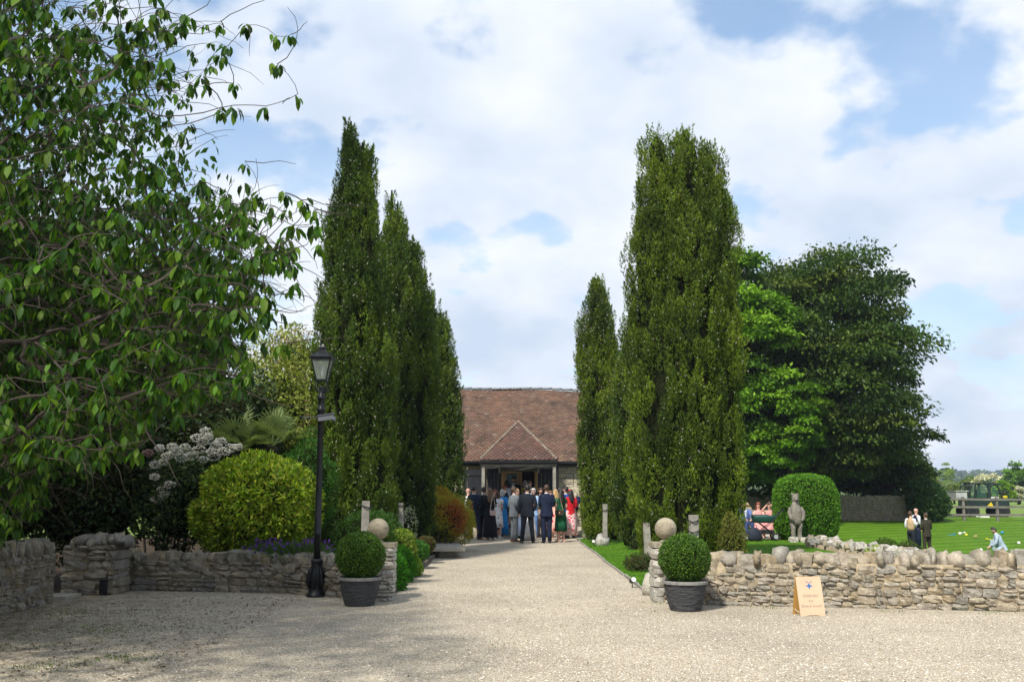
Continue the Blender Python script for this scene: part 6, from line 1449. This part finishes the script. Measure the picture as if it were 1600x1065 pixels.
# ---- broadleaf trees: limbs, pads of leaves
def broad_tree(name, label, x, y, H_, crown, nl, cols, L, seed, zc, r, flat=.5, pads=70, catk='tree', trunk_r=.35, hang=0.0, mat='leaf', W=None, group=None, low=None, zbase=0.0, corek=0.42, sup=2.0):
    global rng
    rng = np.random.default_rng(seed); root = empty(name, (x, y, zbase), 0, label, catk, group)
    zc = zc - zbase
    v = rnd_unit(pads * 2); v = v[(v[:, 2] > -.92)][:pads]; n = len(v)
    if sup != 2.0: v = v / (np.abs(v) ** sup).sum(1, keepdims=True) ** (1 / sup)
    rad = .58 + .42 * rng.random(n) ** .5; lob = 1 + .16 * snoise(v, 1.6, seed)
    pc = np.array([0, 0, zc]) + v * np.array(r) * (rad * lob)[:, None]
    if corek:
        mb = MB(); mb.ball((0, 0, zc), 1.0, 18, 12, (r[0] * corek, r[1] * corek, r[2] * corek)); mb.v = [tuple(Vector((p_[0], p_[1], zc)) * 0 + Vector((p_[0] * (1 + .3 * noise.noise(Vector(p_) * .5)), p_[1] * (1 + .3 * noise.noise(Vector(p_) * .5 + Vector((9, 0, 0)))), zc + (p_[2] - zc) * (1 + .3 * noise.noise(Vector(p_) * .5 + Vector((0, 7, 0))))))) for p_ in mb.v]; mb.build('dark_inner_hull', M['core'], root, True)  # hull added to close gaps and darken the crown inside
    pr = (.15 + .12 * rng.random(n)) * np.mean(r)
    per = int(nl / n); Cs = []; Ds = []; Ns = []; Qs = []
    for k in range(n):
        d = rnd_unit(per); d[:, 2] = np.where(d[:, 2] < -.1, -d[:, 2] * .6, d[:, 2]); rr = (.45 + .6 * rng.random(per) ** .5)[:, None]
        lump = 1 + .35 * snoise(d, 2.6, k * 3.3)[:, None] if per < 900 else 1
        C = pc[k] + d * rr * lump * np.array([pr[k] * 1.25, pr[k] * 1.25, pr[k] * flat * 1.3]); Cs.append(C)
        Ds.append(np.stack([d[:, 0] * .8, d[:, 1] * .8, -.25 - hang + .5 * rng.normal(size=per)], 1) + rnd_unit(per) * .6); Ns.append(np.array([0, 0, 1.0]) + rnd_unit(per) * .7)
        Qs.append(np.clip(np.array(cols[rng.integers(len(cols))]) * (1 + .2 * rng.normal(size=(per, 1))), .003, 1))
    C = np.concatenate(Cs); D = np.concatenate(Ds); N = np.concatenate(Ns); Q = np.concatenate(Qs); m_ = len(C)
    if low is not None: kk = C[:, 2] > low; C, D, N, Q = C[kk], D[kk], N[kk], Q[kk]; m_ = len(C)
    leaf_obj('crown', C, D, N, L * (.7 + .6 * rng.random(m_)), (W or L * .6) * (.8 + .4 * rng.random(m_)), Q, M[mat], root)
    mb = MB(); zt = H_ * .28
    mb.tube([(0, 0, -.2), (0, 0, zt * .5), (.1, 0, zt)], [trunk_r * 1.25, trunk_r, trunk_r * .85], 12); mb.build('trunk', M['bark'], root, True)
    mb = MB()
    for k in range(0, n, 2):
        a = Vector((.05, 0, zt * .9)); b2 = Vector(pc[k]); m1 = a.lerp(b2, .45) + Vector((0, 0, .08 * (b2 - a).length)); mb.tube([a, m1, b2], [trunk_r * .38, trunk_r * .2, trunk_r * .05], 6)
    mb.build('limbs', M['bark'], root); return root
CH = [(.030, .064, .008), (.042, .086, .009), (.060, .105, .011), (.085, .120, .015), (.024, .052, .008)]
X = lambda px, Y: (px - 800) / 1573 * Y
broad_tree('chestnut_tree', 'huge dark green horse chestnut with a domed crown, behind the far garden wall', X(1291, 56), 56, 15, None, 115000, CH, .24, 101, 7.8, (4.6, 6.0, 6.4), pads=260, flat=.7, trunk_r=.6, hang=.2, low=1.2, W=.13, sup=2.5)
broad_tree('chestnut_tree', 'lower spreading dark boughs right of the domed chestnut, reaching to the dark bush', X(1386, 57), 57, 8, None, 22000, CH, .24, 102, 3.6, (2.2, 3.6, 3.1), pads=80, flat=.7, trunk_r=.3, hang=.2, low=.6, W=.12)
MG = [(.085, .18, .010), (.12, .245, .014), (.17, .31, .020), (.06, .13, .010)]
broad_tree('maple_tree', 'bright fresh green maple between the broad cypress and the dark chestnut', X(1158, 52), 52, 14, None, 60000, MG, .22, 103, 7.6, (2.7, 3.2, 6.3), pads=130, flat=.6, trunk_r=.35, low=1.8, W=.16)
broad_tree('maple_tree', 'lower fresh green maple boughs hanging above the clipped hedge', X(1228, 51), 51, 7, None, 22000, MG, .22, 107, 5.0, (2.3, 2.4, 2.6), pads=46, flat=.5, trunk_r=.2, low=1.6, W=.16, corek=.3)
broad_tree('chestnut_tree', 'deeply shaded tree filling the gap below the maple boughs', X(1205, 56.5), 56.5, 8, None, 20000, CH[:3], .26, 104, 4.4, (4.4, 3.5, 4.4), pads=80, trunk_r=.3, mat='leaf_gloss', low=.5)
x, z, rx, rz = sc3(1430, 1488, 752, 810, 52.5)
shrub('dark_bush', 'dark green bush growing through the left end of the timber fence', (x, 53.6, z), (rx * 1.05, 1.1, rz * 1.1), 9000, [(.018, .05, .012), (.03, .075, .016), (.045, .10, .02)], .14, .08, 'leaf_gloss', 105, .3, .9, .3)
shrub('yellow_bush', 'yellow green young bush glowing beside the dark chestnut boughs', (X(1438, 62), 62, 2.2), (.9, .8, 1.2), 2500, [(.22, .30, .02), (.16, .24, .02)], .16, .10, 'leaf', 106, .3, .9, .3)
# cypress neighbours far behind, field trees and hawthorn hedges
for k, (px, Y, wpx, top, cols, lab, fl_) in enumerate((
    (1480, 210, 24, 729, [(.20, .30, .05), (.26, .36, .07), (.15, .24, .04)], 'pale green rounded field tree left of the green vehicle, against the far hills', 0),
    (1592, 130, 46, 729, [(.12, .24, .04), (.16, .30, .05), (.09, .18, .03)], 'fresh green tree at the right edge beyond the field', 0),
    (1567, 100, 34, 757, [(.16, .30, .03), (.22, .36, .04)], 'bright lime green bush right of the vehicle\'s mirror', 0),
    (1510, 160, 44, 753, [(.18, .22, .06), (.24, .28, .09), (.13, .18, .04)], 'olive green hedge tree behind the vehicle', 0),
    (1548, 150, 50, 746, [(.55, .52, .40), (.42, .42, .26), (.62, .60, .50)], 'hawthorn covered in creamy white blossom behind the vehicle cab', 1),
    (1590, 112, 26, 763, [(.50, .50, .38), (.30, .34, .14), (.56, .56, .46)], 'white flowering hawthorn low at the right edge of the field', 1),
    (1462, 180, 20, 752, [(.24, .20, .10), (.20, .20, .09)], 'reddish brown bush beside the dark chestnut, far off in the field', 0),
    (1525, 320, 50, 749, [(.10, .17, .04), (.14, .22, .06)], 'mid green hedgerow tree below the village on the hill', 0),
    (1450, 300, 40, 752, [(.11, .18, .04), (.15, .22, .06)], 'hedgerow tree just right of the dark chestnut', 0),
    (1490, 120, 20, 757, [(.22, .26, .10), (.14, .20, .05)], 'pale bush above the dark bush by the fence', 0))):
    xx = X(px, Y); zt = at(px, top, Y).z; rw = wpx / 2 / 1573 * Y; zb = float(zg(xx, Y))
    broad_tree('hawthorn_tree' if fl_ else 'field_tree', lab, xx, Y, zt - zb, None, 6000, cols, .17 * max(rw, 1.5) ** .8 , 110 + k, (zt + zb) / 2 + .12 * (zt - zb), (rw, rw * .8, (zt - zb) * .46), pads=40, flat=.85, trunk_r=.1 + rw * .03, zbase=zb, low=.2, corek=0)
# wooded hill line: nobody could count these trees
def far_wood(name, pts, n, h, cols, seed, L):
    global rng
    rng = np.random.default_rng(seed); Cs = []; Qs = []
    for k in range(n):
        u = rng.random(); i = int(u * (len(pts) - 1)); f_ = u * (len(pts) - 1) - i; x_ = pts[i][0] * (1 - f_) + pts[i + 1][0] * f_ + rng.normal() * 12; y_ = pts[i][1] * (1 - f_) + pts[i + 1][1] * f_ + rng.normal() * 25
        hh = h * (.55 + .75 * rng.random()); m_ = 90; d = rnd_unit(m_); z0 = float(zg(x_, y_)); Cs.append(np.array([x_, y_, z0 + hh * .5]) + d * np.array([hh * .55, hh * .5, hh * .5]) * (.7 + .35 * rng.random((m_, 1)))); Qs.append(np.tile(np.array(cols[rng.integers(len(cols))]) * (.8 + .4 * rng.random()), (m_, 1)))
    C = np.concatenate(Cs); Q = np.concatenate(Qs); m_ = len(C)
    leaf_obj(name, C, rnd_unit(m_), rnd_unit(m_), L * 1.25 + 0 * C[:, 0], L + 0 * C[:, 0], Q, M['leaf'])
BL = [(.05, .09, .05), (.07, .12, .06), (.04, .07, .045), (.09, .14, .06)]
def fx(px, Y): return (X(px, Y), Y)
far_wood('far_woodland', [fx(1425, 1180), fx(1480, 1150), fx(1540, 1120), fx(1600, 1080), fx(1680, 1050), fx(1800, 1000)], 230, 11, BL, 130, 2.6)
far_wood('far_woodland', [fx(1430, 820), fx(1520, 800), fx(1600, 780), fx(1700, 760)], 110, 7.5, [(.08, .13, .05), (.10, .16, .06), (.06, .10, .045)], 131, 2.0)
far_wood('far_hedgerow', [fx(1420, 480), fx(1520, 470), fx(1620, 440), fx(1750, 430)], 90, 4.5, [(.11, .17, .05), (.14, .20, .07), (.08, .13, .04)], 132, 1.2)
far_wood('far_hedgerow', [(-300, 420), (-150, 430), (0, 450), (150, 460)], 150, 6, [(.11, .17, .05), (.14, .20, .07), (.08, .13, .04)], 133, 1.6)
for k, (px, py, Y) in enumerate(((1511, 739, 1100), (1506, 744, 900), (1524, 741, 1050), (1547, 742, 1000), (1570, 741, 1000))):
    c = at(px, py, Y); zb = float(zg(c.x, c.y)) - 1
    root = empty('farmhouse', (c.x, Y, 0), .3 * k, 'pale wall and red roof of a farmhouse number of pixels wide in the far hill village', 'house')
    root['label'] = ['tiny white walled house highest in the far hillside village', 'tiny pale low house in the far village left of the vehicle', 'tiny red roofed house right of the white one in the far village', 'tiny cream house in the far village above the vehicle cab', 'tiny grey roofed house at the right end of the far village'][k]
    ww = 4.2; hh = min(c.z - zb, 4)
    MB().box((0, 0, zb + hh / 2), (ww, 7, hh)).build('wall', wp, root); MB().loft([[(-ww / 2 - .3, yy, zb + hh), (ww / 2 + .3, yy, zb + hh), (ww / 2 + .3, yy * .02, zb + hh + 1.2), (-ww / 2 - .3, yy * .02, zb + hh + 1.2)] for yy in (-3.8, 3.8)]).build('roof', M['tile_far'] if 'tile_far' in M else simple('dull_roof', (.22, .15, .12), .8, .1, 1, 0), root)

# ------------------------------------------------------------------ the cherry tree that overhangs the forecourt
def cherry():
    global rng
    rng = np.random.default_rng(201)
    root = empty('cherry_tree', (-8.3, 10.8, 0), 0, 'large cherry tree with drooping leaves and bare looping twigs overhanging the left of the forecourt', 'tree')
    O = np.array([-8.3, 10.8, 0.0]); rnd = random.Random(5)
    # right hand outline of the crown, seen from the drive (height -> reach); leaf clusters fill the volume left of it
    edge = [(-420, 250), (-200, 280), (0, 310), (40, 470), (60, 480), (110, 475), (150, 470), (215, 430), (250, 400), (290, 440), (320, 500), (400, 500), (440, 490), (500, 480), (540, 440), (600, 400), (650, 300), (700, 260), (760, 150), (820, 95), (850, 60)]
    ey = [e[0] for e in edge]; ex = [e[1] for e in edge]
    tg = []; tries = 0
    while len(tg) < 3700 and tries < 200000:
        tries += 1
        py = rnd.uniform(-260, 845); px = rnd.uniform(-450, 505); xm = np.interp(py, ey, ex)
        if px > xm: continue
        dist = xm - px
        dens = min(1, .05 + (max(dist, 0) / 420) ** 1.5) if py < 300 else min(1, .16 + dist / 260)
        if py < 0: dens *= .8
        # airy window of bare twigs near the top right
        if 270 < px < 430 and 40 < py < 250: dens *= .22
        if rnd.random() > dens: continue
        lo = 6.7 + max(0, -px) * .002; Y = rnd.uniform(lo, lo + 1.5 + min(4.5, dist * .013))
        p = at(px, py, Y)
        if p.z < .95: continue
        if p.z < 1.9 and p.x > -4.2: continue
        tg.append(np.array(p))
    tries = 0; goal = len(tg) + 5400
    while len(tg) < goal and tries < 200000:       # the shaded inside of the crown
        tries += 1; py = rnd.uniform(-300, 845); px = rnd.uniform(-400, 400); xm = np.interp(py, ey, ex) - 60
        if py < 400 and rnd.random() < .55: continue
        if px > xm or (py < 300 and rnd.random() > ((xm - px) / 500) ** 1.5): continue
        p = at(px, py, rnd.uniform(9.3, 14.5))
        if p.z < 1.0 or (p.z < 1.9 and p.x > -4.8): continue
        tg.append(np.array(p))
    tg = np.array(tg)
    # branch graph: trunk and main limbs, then each target joins the nearest node nearer the trunk
    nodes = [np.array([-8.3, 10.8, -.1]), np.array([-8.2, 10.7, 1.2]), np.array([-8.0, 10.6, 2.2])]; par = [-1, 0, 1]
    for (tx_, ty_, tz_, nseg) in ((-5.2, 9.2, 3.2, 4), (-4.4, 8.0, 4.3, 5), (-5.6, 8.2, 5.2, 5), (-6.0, 9.6, 6.2, 5), (-6.8, 7.6, 4.6, 4), (-3.9, 7.6, 3.2, 5), (-9.6, 9.4, 4.6, 3), (-5.4, 10.8, 4.4, 4), (-6.2, 8.4, 2.4, 4)):
        a = nodes[2]; pi = 2
        for k in range(1, nseg + 1):
            u = k / nseg; p = a * (1 - u) + np.array([tx_, ty_, tz_]) * u + np.array([0, 0, .5 * math.sin(u * math.pi)]) + rng.normal(size=3) * .08
            nodes.append(p); par.append(pi); pi = len(nodes) - 1
    nm = len(nodes); order = np.argsort(np.linalg.norm(tg - nodes[2], axis=1))
    buf = np.zeros((len(tg) * 2 + 200, 3)); dtb = np.zeros(len(buf)); m0 = len(nodes); buf[:m0] = nodes; root_p = np.array(nodes[2]); dtb[:m0] = np.linalg.norm(buf[:m0] - root_p, axis=1)
    def addn(p, j):
        nonlocal m0
        nodes.append(p); par.append(j); buf[m0] = p; dtb[m0] = np.linalg.norm(p - root_p); m0 += 1; return m0 - 1
    for i in order:
        p = tg[i]; d = np.linalg.norm(buf[2:m0] - p, axis=1); s = d + .22 * dtb[2:m0]; s[d < .05] += 5
        j = int(np.argmin(s)) + 2; q = buf[j].copy()
        if np.linalg.norm(p - q) > .45:
            j = addn((p + q) / 2 + np.array([0, 0, .12 * np.linalg.norm(p - q)]) + rng.normal(size=3) * .06, j)
        addn(p, j)
    n = len(nodes); cnt = np.ones(n); ch = [[] for _ in range(n)]
    for i in range(n - 1, 0, -1): cnt[par[i]] += cnt[i]; ch[par[i]].append(i)
    N_ = np.array(nodes) - O; rad = .0022 * cnt ** .46; rad[:3] = [.24, .20, .17]; rad = np.minimum(rad, .17 if n else 0); rad[0] = .24; rad[1] = .19
    mb = MB(); tw = MB()
    for i in range(1, n):
        j = par[i]; a, b2 = Vector(N_[j]), Vector(N_[i]); pj = par[j]; L = (b2 - a).length
        tan = (a - Vector(N_[pj])).normalized() if pj >= 0 else Vector((0, 0, 1)); m_ = a.lerp(b2, .5) + tan * L * .13
        r0 = min(rad[j], rad[i] * 1.6); tgt = mb if rad[i] > .012 else tw
        tgt.tube([a, a.lerp(m_, .55) + tan * .02 * L, m_.lerp(b2, .25), b2], [r0, (r0 + rad[i]) / 2, (r0 + rad[i]) / 2, rad[i]], 6 if tgt is mb else 3, cap=False)
    mb.build('limbs', M['bark'], root, True)
    # bare looping twigs on the outer side
    bare = []
    for i in range(nm, n):
        if N_[i][0] > 3.0 and rnd.random() < .5:
            p = Vector(N_[i]); d = Vector((rnd.uniform(.3, 1.2), rnd.uniform(-.5, .4), rnd.uniform(-.5, .6))).normalized(); pts = [p]; L = rnd.uniform(.25, .7)
            for k in range(6): d = (d + Vector((rnd.uniform(-.4, .4), rnd.uniform(-.4, .4), -.05 + rnd.uniform(-.35, .32)))).normalized(); pts.append(pts[-1] + d * L / 6)
            tw.tube(pts, [.004, .0037, .0034, .003, .0026, .0022, .0016], 4, cap=False)
    o = tw.build('twigs', M['twig'], root); o['kind'] = 'stuff'
    # drooping leaf clusters
    tips = [i for i in range(nm, n)]
    C = []; D = []; Nn = []; L = []
    for i in tips:
        p = N_[i]; k = rnd.randint(5, 10); a0 = rnd.uniform(0, 6.28); vz = rng.normal(size=3)
        for q in range(k):
            a = a0 + q * 2.4; droop = rnd.uniform(.7, 2.4); d = np.array([math.cos(a), math.sin(a), -droop]); C.append(p + rng.normal(size=3) * .015 + np.array([0, 0, .0])); D.append(d); Nn.append(np.array([math.cos(a) * droop, math.sin(a) * droop, 1.0]) + rng.normal(size=3) * .35); L.append(rnd.uniform(.068, .135))
    C, D, Nn, L = map(np.array, (C, D, Nn, L)); D = D / np.linalg.norm(D, axis=1, keepdims=True); C = C + D * .02
    cols = pick([(.020, .060, .005), (.030, .085, .006), (.060, .140, .009), (.013, .040, .005), (.085, .150, .014)], len(C), .22)
    # leaf: 8 vertices, folded along the midrib and arched
    S = np.cross(D, Nn); S /= np.linalg.norm(S, axis=1, keepdims=True); U = np.cross(S, D)
    def V_at(u, w_, sgn, dr): return C + D * (L * u)[:, None] + S * (L * w_ * sgn)[:, None] + U * (L * (.10 * abs(sgn) * w_ * 3 - dr))[:, None]
    VV = np.stack([V_at(0, 0, 0, 0), V_at(.30, .20, 1, 0), V_at(.68, .19, 1, .06), V_at(1.0, 0, 0, .16), V_at(.68, .19, -1, .06), V_at(.30, .20, -1, 0), V_at(.33, 0, 0, 0), V_at(.68, 0, 0, .05)], 1)
    fq = np.array([[0, 1, 6], [1, 2, 6], [2, 7, 6], [2, 3, 7], [3, 4, 7], [4, 5, 6], [4, 6, 7], [5, 0, 6]])
    dist = np.linalg.norm(C + O - np.array([0, 0, 1.65]), axis=1); W_ = C + O; inview = (W_[:, 0] / W_[:, 1] > -.50) & (W_[:, 2] - 1.65 < W_[:, 1] * .50)
    sc_ = np.where(inview, dist, 1e3) - L * 12; big = np.argsort(sc_)[:300]; rest = np.ones(len(C), bool); rest[big] = False
    def mesh(idx, nm_):
        v = VV[idx].reshape(-1, 3); F = (fq[None] + (np.arange(len(idx)) * 8)[:, None, None]).reshape(-1, 3); return np_mesh(nm_, v, F, M['cherry'], np.repeat(cols[idx], 8, 0), smooth=True)
    for i in big: link('leaf', mesh(np.array([i]), 'leaf'), root)
    o = link('leaves', mesh(np.where(rest)[0], 'leaves'), root); o['kind'] = 'stuff'
    # unseen rest of the crown, coarse leaves added to shade wall and gravel
    g = np.random.default_rng(77); k = 42000; d = rnd_unit(k); c0 = np.array([-9.8, 11.6, 4.9]); lm = snoise(d, 2.4, 3.0)
    P_ = c0 + d * np.array([5.6, 6.0, 3.7]) * ((1 + .25 * lm) * (1 - .5 * g.random(k) ** 1.5))[:, None]
    kx = P_[:, 0] / np.maximum(P_[:, 1], .5); kz = (P_[:, 2] - 1.65) / np.maximum(P_[:, 1], .5)
    keep = ((kx < -.56) | ((kz > .62) & (kx < -.30)) | (P_[:, 1] > 11.5)) & (P_[:, 2] > 1.5) & (P_[:, 1] > 7) & (kx < -.28); P_ = P_[keep]; k = len(P_)
    leaf_obj('unseen_shade_leaves', P_ - O, np.stack([g.normal(size=k) * .5, g.normal(size=k) * .5, -np.ones(k)], 1), rnd_unit(k) + np.array([0, -.5, .8]), .11 + .05 * g.random(k), .055 + .02 * g.random(k), pick([(.020, .060, .005), (.030, .085, .006), (.060, .140, .009)], k, .2), M['cherry'], root)
    # berries and dry flower stalks
    mbb = MB()
    for i in tips:
        if rnd.random() < .05:
            p = Vector(N_[i])
            for q in range(3): mbb.ball(p + Vector((rnd.uniform(-.03, .03), rnd.uniform(-.03, .03), -rnd.uniform(.01, .05))), .005, 4, 3)
    o = mbb.build('fruit', simple('dry_fruit', (.10, .04, .02), .7, .2, 9, 0), root); o['kind'] = 'stuff'
M['cherry'] = leafmat('cherry_leaves', .55, .36, .15, (1.3, 1.5, .3))
cherry()

# ------------------------------------------------------------------ the air between here and the hills
mh = bpy.data.materials.new('haze_air'); mh.use_nodes = True; th = mh.node_tree; th.nodes.clear()
vo = th.nodes.new('ShaderNodeVolumePrincipled'); vo.inputs['Color'].default_value = (.75, .85, 1.0, 1); vo.inputs['Density'].default_value = 0.00028; vo.inputs['Anisotropy'].default_value = .2
oo = th.nodes.new('ShaderNodeOutputMaterial'); th.links.new(vo.outputs[0], oo.inputs['Volume'])
tag(MB().box((0, 1480, 21), (5200, 3200, 60)).build('haze', mh), kind='stuff')
